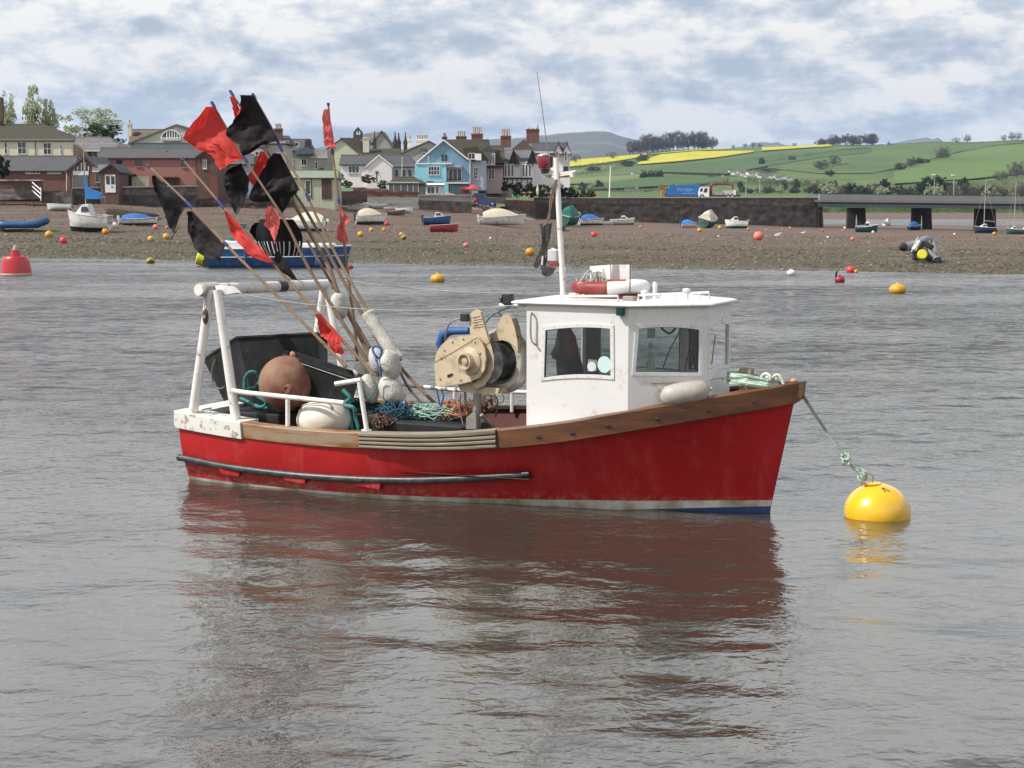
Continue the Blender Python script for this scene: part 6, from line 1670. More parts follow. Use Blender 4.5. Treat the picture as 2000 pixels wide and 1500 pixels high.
horn = [(918, 652), (917, 628), (919, 612), (928, 605), (938, 609), (944, 632), (951, 655), (960, 678), (965, 700), (964, 720), (957, 738), (945, 753), (930, 760), (922, 752), (936, 738), (946, 715), (946, 695), (938, 672), (926, 656)]
m_ = MB(); m_.prism([PW(a, b, .03) for a, b in horn], AX * .05); obj('front_horn', m_, beige, nh)
c2 = PW(948, 702, .09)
m_ = MB(); m_.lathe([(.34, 0), (.35, .02), (.32, .04)], PW(934, 702, .04), AX, 28); obj('front_flange', m_, mat('flange_shade', (.05, .04, .033), .7), nh, True)  # flange coloured dark to stand for the shadow beside the plate
m_ = MB(); m_.lathe([(.31, -.12), (.27, .0), (.27, .14), (.33, .22)], PW(960, 705, .16), AX, 28); obj('rubber_drum', m_, rubber, nh, True)
m_ = MB(); m_.lathe([(.27, -.02), (.33, -.10), (.40, -.10), (.455, -.02), (.46, .06), (.42, .14), (.30, .16)], PW(982, 704, .36), AX, 32); obj('rear_flange', m_, silver, nh, True)
m_ = MB(); m_.prism([PW(a, b, .22) for a, b in ((960, 672), (966, 650), (973, 632), (980, 618), (986, 613), (993, 614), (999, 622), (1005, 640), (1010, 664), (1012, 690), (1006, 678), (995, 668), (980, 664), (968, 668))], AX * .12); obj('rear_horn', m_, beige, nh)
m_ = MB(); m_.prism([PW(a, b, .10) for a, b in ((894, 752), (922, 745), (940, 755), (975, 758), (972, 768), (925, 770), (898, 762))], AX * .3); obj('base_cradle', m_, beige, nh)
m_ = MB(); m_.tube([PW(866, 690, .3), PW(860, 672, .3), PW(866, 654, .3), PW(880, 646, .3), PW(917, 646, .3)], [.05, .07, .075, .06, .05], 12); obj('blue_hose', m_, mat('blue_sleeve', (.025, .085, .26), .5), nh, True)
m_ = MB(); m_.tube(catmull([PW(870, 668, .1), PW(871, 650, .05), PW(880, 630, 0), (PW(900, 622, 0))], 5), .012, 8); obj('guide_rod', m_, steel, nh, True)
m_ = MB(); m_.rbox(PW(908, 620, 0), (.13, .07, .11), .02); obj('rod_block', m_, blackm, nh, True)
for k_, pp in enumerate(([(1000, 598), (975, 608), (982, 622), (979, 645), (1000, 645), (1012, 660)], [(948, 631), (960, 617), (985, 604), (1010, 600)], [(965, 770), (972, 785), (968, 815)], [(978, 765), (984, 780), (975, 788)], [(900, 768), (898, 800), (905, 830)], [(852, 758), (856, 775), (860, 792), (866, 775), (862, 762)])):
    m_ = MB(); m_.tube(catmull([PW(a, b, .25 if k_ < 2 else .0) for a, b in pp], 5), .012, 6); obj('hydraulic_hose', m_, [blackm, teal, blackm, brownr, brownr, bluer][k_], nh, True)
m_ = MB(); m_.prism([BL(910, 838, -1.0), BL(930, 838, -1.0), BL(929, 808, -1.0), (BL(926, 803, -1.0)), BL(911, 815, -1.0)], (0, .02, 0)); obj('foot_plate', m_, steel, nh)
# raised cast lettering lines on the horn are worn to small ribs
m_ = MB()
for i, (a, b) in enumerate(((922, 620), (925, 625), (923, 630), (926, 635), (924, 640))):
    p0, p1 = PW(a, b, .024), PW(a + 15 + i, b - 3, .024); m_.tube([p0, p1], .006, 4)
o_ = obj('cast_ribs', m_, beige, nh, True); o_['kind'] = 'stuff'

# ================================================================ GEAR ON DECK
tub = thing('fish_tub', 'large dark grey plastic fish tub tilted at the stern', 'tub', BL(540, 800, -.3), MBT)
Bt, Ct, Dt, At = BL(465, 661, -.55), BL(618, 653, -.15), BL(640, 668, .75), BL(398, 704, .35)
bb_, cc_, dd_, aa_ = BL(500, 806, -.55), BL(640, 800, -.15), BL(640, 800, .5), BL(446, 800, .1)
def quadtub(t4, b4, th):
    m_ = MB(); ct = sum(t4, Vector()) / 4; cb_ = sum(b4, Vector()) / 4
    ins = lambda p, c_, k_: p.lerp(c_, k_)
    up = (ct - cb_).normalized()
    rim = [p + (p - ct).normalized() * .035 for p in t4]
    rings = [b4, t4, [p - up * .0 for p in rim], [p + up * .03 for p in rim], [ins(p, ct, th) + up * .03 for p in t4], [ins(p, cb_, th) + up * .04 for p in b4]]
    m_.loft(rings, True, True); return m_
obj('shell', quadtub([Bt, Ct, Dt, At], [bb_, cc_, dd_, aa_], .05), greytub, tub)
m_ = MB(); m_.tube(catmull([BL(a, b, .05) for a, b in ((420, 703), (414, 725), (416, 748), (425, 758), (438, 756), (442, 738), (440, 712))], 5), .012, 6); obj('rope_handle', m_, mat('olive_rope', (.16, .17, .10), .8, .2, 9), tub, True)
cr = thing('fish_crate', 'black rimmed crate leaning between the orange buoy and the white floats', 'crate', BL(630, 790, -.8), MBT)
t4 = [BL(556, 697, -.95), BL(700, 743, -.95), BL(703, 733, -.35), BL(563, 685, -.35)]
b4 = [BL(575, 800, -.9), BL(680, 815, -.9), BL(680, 812, -.5), BL(580, 800, -.5)]
obj('shell', quadtub(t4, b4, .06), greytub, cr)
m_ = MB(); m_.tube([BL(559, 700, -.97), BL(698, 747, -.97)], .006, 5); obj('rim_edge', m_, greyr, cr, True)
m_ = MB(); m_.ball(BL(571, 694, -.9), (.05, .04, .06), 8, 6, lump=.5); obj('orange_lashing', m_, oranger, cr, True)
m_ = MB(); m_.rbox(BL(515, 818, -.9), (.95, .6, .26), .03); single('low_crate', m_, blackm, 'low black crate under the orange buoy on the aft deck', 'crate', MBT)
# big orange-brown buoy
ob = thing('round_buoy', 'large weathered orange brown round buoy sitting in the stern', 'buoy', BL(559, 801, -.98), MBT)
cc = BL(559, 748, -.98)
m_ = MB(); m_.ball(cc, .405, 36, 24); obj('ball', m_, mat('weathered_orange', (.24, .145, .088), .75, .2, 2.5, (.17, .05, .038), .5, 2.2, .1, .12, 30), ob, True)
m_ = MB(); q = BL(563, 760, -1.36)
m_.lathe([(.075, 0), (.06, .02), (.03, .025)], q, (0, -1, .1), 14); obj('eye_boss', m_, mat('dark_red_boss', (.20, .05, .035), .6, .2), ob, True)
m_ = MB(); m_.tube([q + Vector((.05 * math.cos(a), -.03, .05 * math.sin(a) - .01)) for a in [6.283 * j / 12 for j in range(12)]], .011, 6, closed=True); obj('ring', m_, rust, ob, True)
m_ = MB(); q = BL(625, 764, -.9); m_.tube([q + Vector((.07 * math.cos(a), 0, .09 * math.sin(a))) for a in [6.283 * j / 14 for j in range(14)]], .012, 6, closed=True); obj('ring', m_, rust, ob, True)
m_ = MB(); cc = BL(633, 820, -1.18); m_.ball(cc, (.41, .37, .30), 32, 20)
wb = single('white_float', m_, mat('grubby_white_float', (.70, .67, .60), .5, .06, 3, (.40, .31, .17), .22, 1.4, .15, .08), 'large grubby white float lying against the gunwale below the rail', 'float', MBT)
m_ = MB(); m_.tube(catmull([BL(a, b, -1.42) for a, b in ((592, 812), (588, 798), (600, 789), (640, 787), (648, 800), (650, 795), (640, 786))], 5), .012, 6); single('float_lashing', m_, steel, 'grey chain lashing looped over the large white float', 'rope', MBT)
# teal ropes
def coil(name, label, pxs_, y, r_, m, cat='rope'):
    m_ = MB(); m_.tube(catmull([BL(a, b, y + dy) for (a, b, dy) in pxs_], 6), r_, 8); return single(name, m_, m, label, cat, MBT)
coil('teal_rope', 'thick teal rope looped beside the orange buoy', [(478, 765, 0), (478, 740, 0), (487, 727, 0), (500, 728, .05), (508, 742, .1), (498, 756, 0), (484, 760, -.05), (500, 772, -.1), (520, 786, -.1), (508, 795, -.1), (486, 785, 0), (470, 778, .1), (495, 790, .1), (525, 797, -.05)], -.95, .024, teal)
coil('teal_rope', 'thick teal rope hanging down aft of the short rail post', [(670, 762, 0), (684, 778, 0), (668, 790, 0), (690, 796, -.05), (694, 815, 0), (700, 838, 0), (690, 842, 0), (684, 815, .05), (676, 792, .1), (690, 782, .1)], -1.1, .03, teal)
tangle('rope_pile', 'teal and white rope pile amidships beside the flag poles', 'rope', BL(838, 806, -.45), (.52, .30, .14), 150, .0085, mat('teal_white_twine', (.16, .38, .35), .8, .4, 12, (.45, .50, .42), .35, 9), 11, strands=3)
tangle('rope_pile', 'orange brown rope pile amidships under the net hauler', 'rope', BL(885, 804, -.35), (.40, .3, .17), 110, .010, oranger, 12, strands=3)
tangle('rope_pile', 'dark blue rope tangle hanging below the white floats', 'rope', BL(775, 802, -.7), (.34, .2, .20), 90, .009, mat('navy_twine', (.03, .09, .13), .8, .4, 9), 13, strands=2)
tangle('rope_pile', 'brown rope loops hanging under the rail behind the hauler', 'rope', BL(945, 788, .9), (.36, .15, .16), 50, .009, brownr, 14, strands=2)
m_ = MB(); m_.rbox(BL(840, 832, -.6), (1.5, .8, .18), .04); single('net_bin', m_, blackm, 'low black net bin under the rope piles amidships', 'bin', MBT)
m_ = MB(); m_.rbox(BL(740, 835, -.5), (.5, .9, .5), .04); single('dark_box', m_, mat('dark_brown_box', (.035, .02, .016), .7, .3), 'dark brown box behind the short rail post', 'box', MBT)
tangle('net_heap', 'dark green netting heaped between the grey tub and the white floats', 'net', BL(690, 800, -.6), (.42, .3, .22), 120, .012, mat('dark_net_twine', (.02, .06, .055), .8, .5, 9), 21, strands=3)
tangle('rope_pile', 'brown and rusty rope heap behind the short rail post', 'rope', BL(745, 822, -1.0), (.20, .2, .13), 50, .010, mat('rusty_twine', (.13, .07, .05), .8, .4, 9), 22, strands=2)
m_ = MB(); m_.tube([BL(811, 808, -.6), BL(832, 806, -.6)], .038, 10); single('small_float', m_, foam, 'small pale cylindrical float lying on the teal rope pile', 'float', MBT)
# white floats on the flag poles
def egg(label, px, py, rx, ry, y, ang, seed, flat=.8, m=foam, lump=.12):
    m_ = MB(); sc = BS(1, 3); a = R(ang)
    m_.ball(BL(px, py, y), (rx * sc, rx * sc * flat, ry * sc), 22, 16, (math.sin(a), 0, math.cos(a)), lump, seed)
    return single('foam_float', m_, m, label, 'float', MBT, 'white floats of the flag poles')
egg('white foam float highest on the flag poles, near the gantry', 662, 597, 19, 28, .2, -15, 1)
egg('plump white float with blue rope, uppermost of the lower cluster', 762, 713, 25, 31, -.55, -12, 2)
egg('plump white float lowest in the cluster, right of the others', 765, 762, 26, 31, -.6, -35, 3)
egg('white float leftmost in the cluster over the short rail', 722, 760, 19, 29, -.65, -18, 4)
egg('white float half hidden behind the flag poles in the cluster', 738, 706, 20, 30, -.3, -20, 5)
egg('small white float low in the cluster at the crate corner', 705, 728, 17, 22, -.3, -20, 6)
m_ = MB(); ax = [BL(716, 610, -.1), BL(735, 640, -.1), BL(757, 672, -.1), BL(778, 706, -.1)]
m_.tube(catmull(ax, 5), [.07] + [.10] * 14 + [.07], 12)
for p in m_.v: p += Vector((mnoise.noise(p * 22) * .02, 0, mnoise.noise(p * 22 + Vector((5, 5, 5))) * .02))
single('foam_float', m_, foam, 'long white foam float slanting across the flag poles', 'float', MBT, 'white floats of the flag poles')
coil('blue_rope', 'blue rope wound around the upper white float', [(728, 680, 0), (735, 676, 0), (745, 684, 0), (741, 700, 0), (730, 690, 0), (728, 682, 0), (738, 712, -.1), (745, 725, -.1), (742, 735, -.1)], -.68, .016, bluer)
coil('thin_rope', 'thin teal cord tied across the lowest white floats', [(742, 735, 0), (737, 752, 0), (728, 770, 0), (718, 780, 0)], -.85, .009, teal)
# white side fender, samson post, bow rope
m_ = MB(); a, b = BL(1290, 777, -.98), BL(1386, 760, -.72)
pts = [a.lerp(b, t) for t in (0, .04, .12, .3, .5, .7, .88, .96, 1)]
m_.tube(pts, [.03, .08, .135, .155, .155, .15, .135, .08, .025], 20); m_.tube([b, b + (b - a) * .05], .02, 8)
single('fender', m_, mat('grubby_fender', (.42, .41, .38), .55, .08, 3, (.28, .23, .17), .35, 2.5, .15, .05), 'long grubby white fender lying on the side deck below the wheelhouse window', 'fender', MBT)
m_ = MB(); c_ = BL(1458, 735, -.05); m_.rbox(c_ + Vector((0, 0, -.1)), (.17, .15, .42), .015); m_.rbox(c_ + Vector((0, 0, .0)), (.1, .32, .07), .01); obj('samson_post', m_, slat_m, boat)
m_ = MB(); rg = random.Random(5); pts = []
c_ = BL(1470, 750, -.15); 
for i in range(64):
    a = i * .785; pts.append(c_ + Vector((.33 * math.cos(a) + rg.uniform(-.03, .03), .22 * math.sin(a) + rg.uniform(-.03, .03), -.05 + .012 * i / 6 + .05 * (math.cos(a) < 0) + rg.uniform(-.012, .012))))
m_.tube(pts, .024, 7)
single('mooring_rope_coil', m_, paler, 'pale green mooring rope coiled around the bow post', 'rope', MBT)
coil('bow_rope_loops', 'two cream rope loops standing on the bow planking', [(1487, 745, 0), (1488, 735, 0), (1497, 730, 0), (1506, 738, 0), (1500, 748, .05), (1508, 745, .05), (1512, 735, 0), (1521, 733, 0), (1527, 742, 0), (1530, 750, 0)], -.25, .02, mat('cream_rope', (.62, .62, .48), .8, .2, 20))
m_ = MB(); m_.ball(BL(1550, 744, 0), (.05, .05, .035), 10, 8); obj('stem_fitting', m_, mat('tan_fitting', (.45, .25, .12), .6), boat, True)

# ================================================================ FLAG POLES (dan buoys)
def flag_cloth(edge, far, y, seed, amp=.05, nu=30, nv=22, dfar=0.0, wind=0.0):
    """cloth between a pole edge [(px,py),(px,py)] and its free edge polyline"""
    rg = Vector((seed * 3.7, seed * 1.3, 0)); m_ = MB()
    fp = [Vector((lerp(a[0], b[0], q / 6), lerp(a[1], b[1], q / 6), 0)) for a, b in zip(far, far[1:]) for q in range(6)] + [Vector((far[-1][0], far[-1][1], 0))]
    def fn(u, v_):
        ea = lerp(edge[0][0], edge[1][0], u), lerp(edge[0][1], edge[1][1], u)
        k_ = u * (len(fp) - 1); i = min(int(k_), len(fp) - 2); f_ = fp[i].lerp(fp[i + 1], k_ - i)
        px, py = lerp(ea[0], f_.x, v_), lerp(ea[1], f_.y, v_)
        p = BL(px, py, y)
        s_ = mnoise.noise(Vector((u * 3.2, v_ * 1.2, 0)) + rg) + .5 * mnoise.noise(Vector((u * 7, v_ * 3, 3)) + rg) + .28 * mnoise.noise(Vector((u * 17 + v_ * 6, v_ * 7, 9)) + rg) + .14 * mnoise.noise(Vector((u * 34, v_ * 20, 5)) + rg)
        rip = math.sin((u * 2.3 + v_ * 1.1) * 3.1 + seed) * .6 + s_ * 1.3
        p.y += -dfar * v_ + amp * rip * min(1, v_ * 2.2)
        p.z += .018 * v_ * mnoise.noise(Vector((u * 26, 1, seed)))
        p.x += .018 * v_ * mnoise.noise(Vector((u * 23, 8, seed)))
        return p
    m_.grid(fn, nu, nv); return m_
def dan(label, pts, y, r0, r1, flags, tapes=(), m=bamboo, y1=None):
    """flag pole through picture points (top first); y at foot, y1 at top"""
    if y1 is None: y1 = y
    n_ = len(pts)
    foot = BL(pts[-1][0], pts[-1][1], y)
    e = thing('flag_pole', label, 'flag pole', foot, MBT, 'marker flag poles stacked in the stern')
    P3 = [BL(a, b, lerp(y1, y, i / (n_ - 1))) for i, (a, b) in enumerate(pts)]
    cp = catmull(P3, 5); m_ = MB(); rs = [lerp(r0, r1, i / (len(cp) - 1)) * (1 + (.10 if i % 5 == 0 else 0)) for i in range(len(cp))]
    m_.tube(cp, rs, 8); obj('pole', m_, m, e, True)
    for (a, b) in tapes:
        q0 = min(range(len(cp)), key=lambda i: (cp[i] - BL(a[0], a[1], y1)).length)
        m_ = MB(); p0, p1 = BL(a[0], a[1], y1), BL(b[0], b[1], y1); d_ = (p1 - p0).normalized()
        # snap onto the pole line
        def snap(p): 
            best = None
            for u_, v_ in zip(cp, cp[1:]):
                t = max(0, min(1, (p - u_).dot(v_ - u_) / (v_ - u_).length_squared)); q = u_.lerp(v_, t)
                if best is None or (q - p).length < (best - p).length: best = q
            return best
        p0, p1 = snap(p0), snap(p1)
        m_.tube([p0, p0.lerp(p1, .5), p1], [r0 * 1.35 + .004, r0 * 1.5 + .004, r0 * 1.35 + .004], 8); obj('tape', m_, tape, e, True)
    for fl in flags:
        edge, far, mm, seed, amp = fl[:5]; df = fl[5] if len(fl) > 5 else .1
        fy = lerp(y1, y, min(1, max(0, (edge[0][1] - pts[0][1]) / (pts[-1][1] - pts[0][1])))) - .02
        obj('flag', flag_cloth(edge, far, fy, seed, amp, dfar=df), mm, e, True)
    return e
dan('cane pole slanting furthest left with two black flags', [(287, 321), (376, 406), (445, 481), (560, 597), (676, 716)], -.9, .016, .026,
    [(((302, 342), (365, 400)), ((302, 343), (306, 372), (322, 412), (333, 442), (345, 456), (352, 432)), fbag, 1, .03, .05),
     (((375, 412), (440, 480)), ((374, 413), (372, 450), (382, 480), (405, 500), (438, 512)), fblack, 2, .04, .08),
     (((345, 452), (352, 440)), ((333, 468), (335, 464)), fbag, 3, .01, 0)], [((287, 321), (293, 328)), ((362, 393), (376, 407)), ((437, 474), (445, 482))])
dan('cane pole second from the left with one long red flag', [(355, 309), (430, 397), (500, 478), (560, 545), (640, 633), (745, 748)], -.6, .018, .028,
    [(((443, 412), (535, 512)), ((444, 413), (458, 462), (482, 480), (498, 502), (533, 512)), fred, 4, .05),
     (((545, 490), (582, 548)), ((543, 492), (546, 515), (558, 532), (575, 545)), fblack, 5, .03),
     (((626, 612), (668, 662)), ((626, 614), (629, 655), (648, 664), (662, 688), (676, 692)), fred, 22, .06)],
    [((353, 305), (359, 314)), ((427, 386), (441, 402))])
dan('pole carrying the big bright red flag and a torn black flag below it', [(413, 199), (478, 310), (553, 425), (601, 520), (650, 600), (718, 705)], -.3, .015, .030,
    [(((419, 208), (475, 311)), ((419, 210), (383, 272), (400, 292), (428, 303), (448, 333), (473, 316)), fred, 6, .09, .25),
     (((470, 318), (487, 350)), ((458, 330), (440, 345), (447, 375), (470, 420), (488, 400)), fbag, 7, .05),
     (((532, 402), (548, 425)), ((532, 403), (519, 440), (532, 455), (548, 478), (546, 440)), fpink, 8, .05)],
    [((413, 199), (420, 211)), ((474, 303), (483, 318))], bamboo2)
dan('pole with the small red flag tied at its top and a red flag lower down', [(449, 177), (490, 240), (537, 320), (603, 420), (656, 522), (700, 600), (765, 712)], .1, .014, .030,
    [(((457, 186), (468, 215)), ((459, 192), (464, 232), (470, 246), (480, 232), (488, 206)), fred, 9, .05),
     (((515, 296), (534, 322)), ((515, 296), (502, 330), (489, 345), (506, 365), (512, 374), (534, 323)), fred, 10, .04)],
    [((448, 176), (456, 188)), ((600, 412), (606, 424))], bamboo2)
dan('tallest bent pole with the two widest black flags', [(493, 183), (528, 245), (556, 305), (590, 362), (625, 437), (674, 530), (720, 610), (778, 712), (862, 800)], .0, .014, .028,
    [(((495, 186), (545, 275)), ((494, 188), (488, 225), (468, 252), (470, 268), (492, 285), (500, 307), (515, 292), (530, 283)), fblack, 11, .09, .3),
     (((548, 300), (586, 372)), ((548, 300), (532, 330), (510, 388), (520, 395), (548, 393), (560, 425), (572, 395), (586, 375)), fblack, 12, .09, .25)],
    [((492, 182), (499, 194)), ((538, 268), (551, 296)), ((598, 378), (606, 392))])
dan('thick pale bamboo pole ending below the black flags', [(571, 392), (600, 445), (642, 522), (662, 575), (700, 650), (742, 735)], .4, .030, .036,
    [(((520, 430), (552, 470)), ((505, 436), (498, 452), (505, 470), (525, 480), (560, 492), (590, 500)), fbag, 13, .05)], [])
dan('upright pole with the faded pink flags', [(641, 201), (650, 300), (663, 400), (679, 530), (690, 620), (699, 705)], .6, .014, .028,
    [(((642, 212), (656, 292)), ((641, 214), (634, 232), (636, 270), (640, 285), (652, 290)), fpink, 14, .05, .06),
     (((664, 398), (671, 445)), ((664, 400), (684, 430), (674, 440), (684, 474), (672, 470)), fpink, 15, .04, .05),
     (((668, 430), (673, 470)), ((668, 432), (663, 440), (660, 468), (668, 474)), fpink, 16, .03, .03)],
    [((641, 200), (642, 206)), ((650, 288), (653, 302)), ((662, 388), (664, 397))])
dan('lower dark pole crossing behind the white floats', [(600, 470), (640, 540), (700, 640), (760, 745), (812, 838)], .8, .02, .028, [], [((601, 410), (606, 424))], bamboo2)
dan('short dark stave leaning forward at the net bin', [(770, 700), (800, 760), (852, 815)], .9, .02, .024, [], [], bamboo2)
# black mesh bag with pale stripes hanging among the flags
m_ = MB()
def bagfn(u, v_):
    c_ = (540 + 46 * (v_ - .5) * 2 * (.45 + .55 * math.sin(math.pi * min(1, u * .7 + .15))) + 12 * u, lerp(428, 500, u))
    p = BL(c_[0], c_[1], .2); p.y += .10 * math.sin(v_ * 17) * u * .25 - .12 * math.sin(math.pi * v_); return p
m_.grid(bagfn, 10, 44)
m_.m = [1 if (i // 10) % 4 == 1 and (i % 10) > 5 else 0 for i in range(len(m_.f))]
o_ = single('mesh_bag', m_, [fbag, mat('pale_net_strip', (.45, .45, .47), .5)], 'black shiny bag with pale frayed strips hanging among the flags', 'bag', MBT)

# ================================================================ MOORING
by = thing('mooring_buoy', 'large glossy yellow mooring buoy tied to the bow of the red boat', 'buoy', G(1713, 1008), None)
yc = G(1713, 1026); yY = G(1713, 1008).y
yellow = mat('yellow_buoy_paint', (.80, .46, .012), .28, .05, 2, (.62, .36, .03), .12, 3, .15, coat=.5)
rr = 65 * yY / F
m_ = MB(); c_ = Vector((G(1713, 1008).x, yY, .06)); m_.ball(c_, (rr, rr, rr * .88), 48, 30); obj('float_body', m_, yellow, by, True)
def onball(az, el, k_=1.0):
    az, el = R(az), R(el); d_ = Vector((math.sin(az) * math.cos(el), -math.cos(az) * math.cos(el), math.sin(el)))
    return c_ + Vector((d_.x * rr, d_.y * rr, d_.z * rr * .88)) * k_
def stroke(az0, el0, az1, el1, w_=1.5):
    m_ = MB(); n_ = 6; rings = []
    for i in range(n_ + 1):
        a, b = lerp(az0, az1, i / n_), lerp(el0, el1, i / n_)
        dx = (az1 - az0, el1 - el0); L_ = math.hypot(*dx); nx_, ny_ = -dx[1] / L_ * w_, dx[0] / L_ * w_
        rings.append([onball(a + nx_, b + ny_, 1.004), onball(a - nx_, b - ny_, 1.004)])
    m_.loft(rings, False); return m_
m_ = MB()
for s_ in ((2, 64, 12, 66), (4, 66, 10, 54), (12, 66, 24, 55)):
    t_ = stroke(*s_, 1.9); m_.add(t_.v, t_.f)
obj('painted_number', m_, blackm, by)
m_ = MB(); t0 = c_ + Vector((-.12, -.05, rr * .86)); m_.tube([t0 + Vector((-.10, 0, -.02)), t0 + Vector((-.13, 0, .10)), t0 + Vector((-.02, 0, .15)), t0 + Vector((.04, 0, .12)), t0 + Vector((.03, 0, -.02))], .011, 8); obj('lifting_eye', m_, steel, by, True)
m_ = MB(); m_.lathe([(.12, 0), (.12, .02), (.05, .03)], c_ + Vector((-.08, 0, rr * .86)), seg=16); obj('eye_plate', m_, yellow, by, True)
# mooring rope: laid strands
def laid_rope(mb_, path, r_, pitch=.11, strands=3):
    L_ = 0; pts = [Vector(p) for p in path]; acc = [0]
    for a, b in zip(pts, pts[1:]): L_ += (b - a).length; acc.append(L_)
    n_ = int(L_ / .016)
    for s_ in range(strands):
        q = []
        for i in range(n_ + 1):
            t = L_ * i / n_; k_ = max(j for j in range(len(acc)) if acc[j] <= t + 1e-9); k_ = min(k_, len(pts) - 2)
            p = pts[k_].lerp(pts[k_ + 1], (t - acc[k_]) / max(1e-6, acc[k_ + 1] - acc[k_]))
            d_ = (pts[k_ + 1] - pts[k_]).normalized(); x = d_.cross(Vector((0, 1, 0))).normalized(); y = x.cross(d_)
            a = 6.283 * (t / pitch + s_ / strands); q.append(p + (x * math.cos(a) + y * math.sin(a)) * r_ * .55)
        mb_.tube(q, r_ * .62, 5)
bowp = MBT @ Vector((9.03, 0, 1.62)); eye = by.location * 0 + t0 + Vector((-.10, 0, .09))
mr = thing('mooring_rope', 'pale green mooring rope knotted between the bow and the yellow buoy', 'rope', eye, None)
k1 = bowp.lerp(eye, .72) + Vector((0, 0, -.05)); k0 = bowp.lerp(eye, .40) + Vector((0, 0, -.05))
m_ = MB(); laid_rope(m_, [bowp, bowp.lerp(k0, .5) + Vector((0, 0, -.01)), k0], .020); obj('upper_length', m_, mat('damp_grey_green_rope', (.13, .18, .17), .7, .3, 20), mr, True)
m_ = MB(); laid_rope(m_, [k0, k0.lerp(k1, .5) + Vector((0, 0, -.005)), k1], .021); obj('lower_length', m_, paler, mr, True)
m_ = MB(); laid_rope(m_, [k1, eye], .020); laid_rope(m_, [k1 + Vector((.02, -.03, .01)), eye + Vector((.02, -.03, 0))], .019, .13); obj('doubled_end', m_, paler, mr, True)
for kc, sd_ in ((k1, 1), (eye + Vector((0, 0, .03)), 2)):
    m_ = MB(); rg = random.Random(sd_); pts = [kc + Vector((rg.uniform(-1, 1) * .06, rg.uniform(-1, 1) * .05, rg.uniform(-1, 1) * .08)) for _ in range(16)]
    m_.tube(catmull(pts, 5), .016, 7); obj('knot', m_, paler, mr, True)
# ================================================================ HILLSIDE DETAIL
def leaf_strip(name, pts, hpx, kind, label=None, cat='hedge', dens=1.0, seed=0, step=3.0, lump=.6, bare=False):
    """a hedge or belt of scrub along a picture line on the hillside: leaf clumps in one uneven mass"""
    rg = random.Random(seed + len(pts) * 7); V_ = []; F_ = []; o = 0
    path = []
    for (a, b), (c, d_) in zip(pts, pts[1:]):
        n_ = max(1, int(math.hypot(c - a, d_ - b) / step))
        for i in range(n_): path.append((lerp(a, c, i / n_), lerp(b, d_, i / n_)))
    for (px, py) in path:
        Yv = hill_Y(px, py); base = hill(px, py); k_ = Yv / F
        h_ = hpx * k_ * (1 + lump * mnoise.noise(Vector((px * .09, seed * 3.1, 0))) + lump * .6 * mnoise.noise(Vector((px * .4, seed * 5.1, 2)))) * rg.uniform(.7, 1.1)
        h_ = max(h_, .4 * hpx * k_)
        for _ in range(int(26 * dens)):
            q = base + Vector((rg.gauss(0, 1.6) * k_ * step * .5, rg.gauss(0, 3), h_ * rg.random() ** .7))
            s_ = k_ * rg.uniform(.35, .8)
            d1 = Vector((rg.uniform(-1, 1), rg.uniform(-1, 1), rg.uniform(-1, 1))).normalized() * s_; d2 = d1.orthogonal() * rg.uniform(.5, 1)
            if bare: d2 *= .3; d1 = (d1 + Vector((0, 0, s_))) * 1.1
            V_ += [tuple(q - d1), tuple(q + d2), tuple(q + d1), tuple(q - d2)]; F_.append((o, o + 1, o + 2, o + 3)); o += 4
    me = bpy.data.meshes.new(name); me.from_pydata(V_, [], F_); me.materials.append(LM[kind])
    ob_ = bpy.data.objects.new(name, me); C.objects.link(ob_)
    ob_['kind'] = 'stuff'
    if label: ob_['label'] = label; ob_['category'] = cat
    return ob_
HED = [
 ([(1112, 331), (1150, 326), (1200, 321), (1243, 322), (1250, 312), (1275, 303)], 6, 'grey', 'scrubby hedge below the left rapeseed field'),
 ([(1115, 345), (1160, 340), (1215, 330), (1245, 322)], 9, 'grey', 'thick belt of scrub on the slope left of the wide rapeseed field'),
 ([(1245, 324), (1320, 318.5), (1400, 310.5), (1472, 299.5)], 1.6, 'grey', 'thin hedge along the lower edge of the wide rapeseed field'),
 ([(1270, 303.5), (1340, 297.5), (1420, 293.2)], 1.2, 'grey', 'thin hedge between the two upper rapeseed strips'),
 ([(1488, 297), (1560, 292), (1624, 288)], 1.4, 'grey', 'thin hedge below the small right rapeseed field'),
 ([(1490, 318), (1530, 313), (1570, 307), (1600, 301), (1650, 294), (1700, 291)], 3.5, 'grey', 'rising hedge from the hillside houses to the ridge wood'),
 ([(1745, 337), (1775, 331), (1800, 323), (1850, 309), (1880, 299), (1930, 289), (2000, 280), (2050, 276)], 4, 'grey', 'long dark hedge climbing to the right across the green hill'),
 ([(1600, 284), (1700, 284.5), (1760, 282), (1830, 278), (1900, 279), (2000, 274)], 1.3, 'grey', 'thin hedge along the ridge line'),
 ([(1120, 363), (1200, 361), (1260, 353), (1330, 350), (1420, 348)], 2.2, 'grey', 'low hedge below the pale pasture'),
 ([(1200, 345), (1290, 340), (1400, 344), (1440, 346)], 3.2, 'grey', 'hedge above the middle pasture'),
 ([(1285, 338), (1320, 341), (1360, 342), (1420, 344)], 3, 'grey', 'dark hedge right of the square copse'),
 ([(1600, 334), (1640, 325), (1660, 322)], 6, 'grey', 'scrub clump on the slope above the bridge end'),
]
for i, (pts, h_, kd, lab) in enumerate(HED): leaf_strip('hedge', pts, h_, kd, lab, 'hedge', seed=i, dens=1.3 if h_ > 3 else .6)
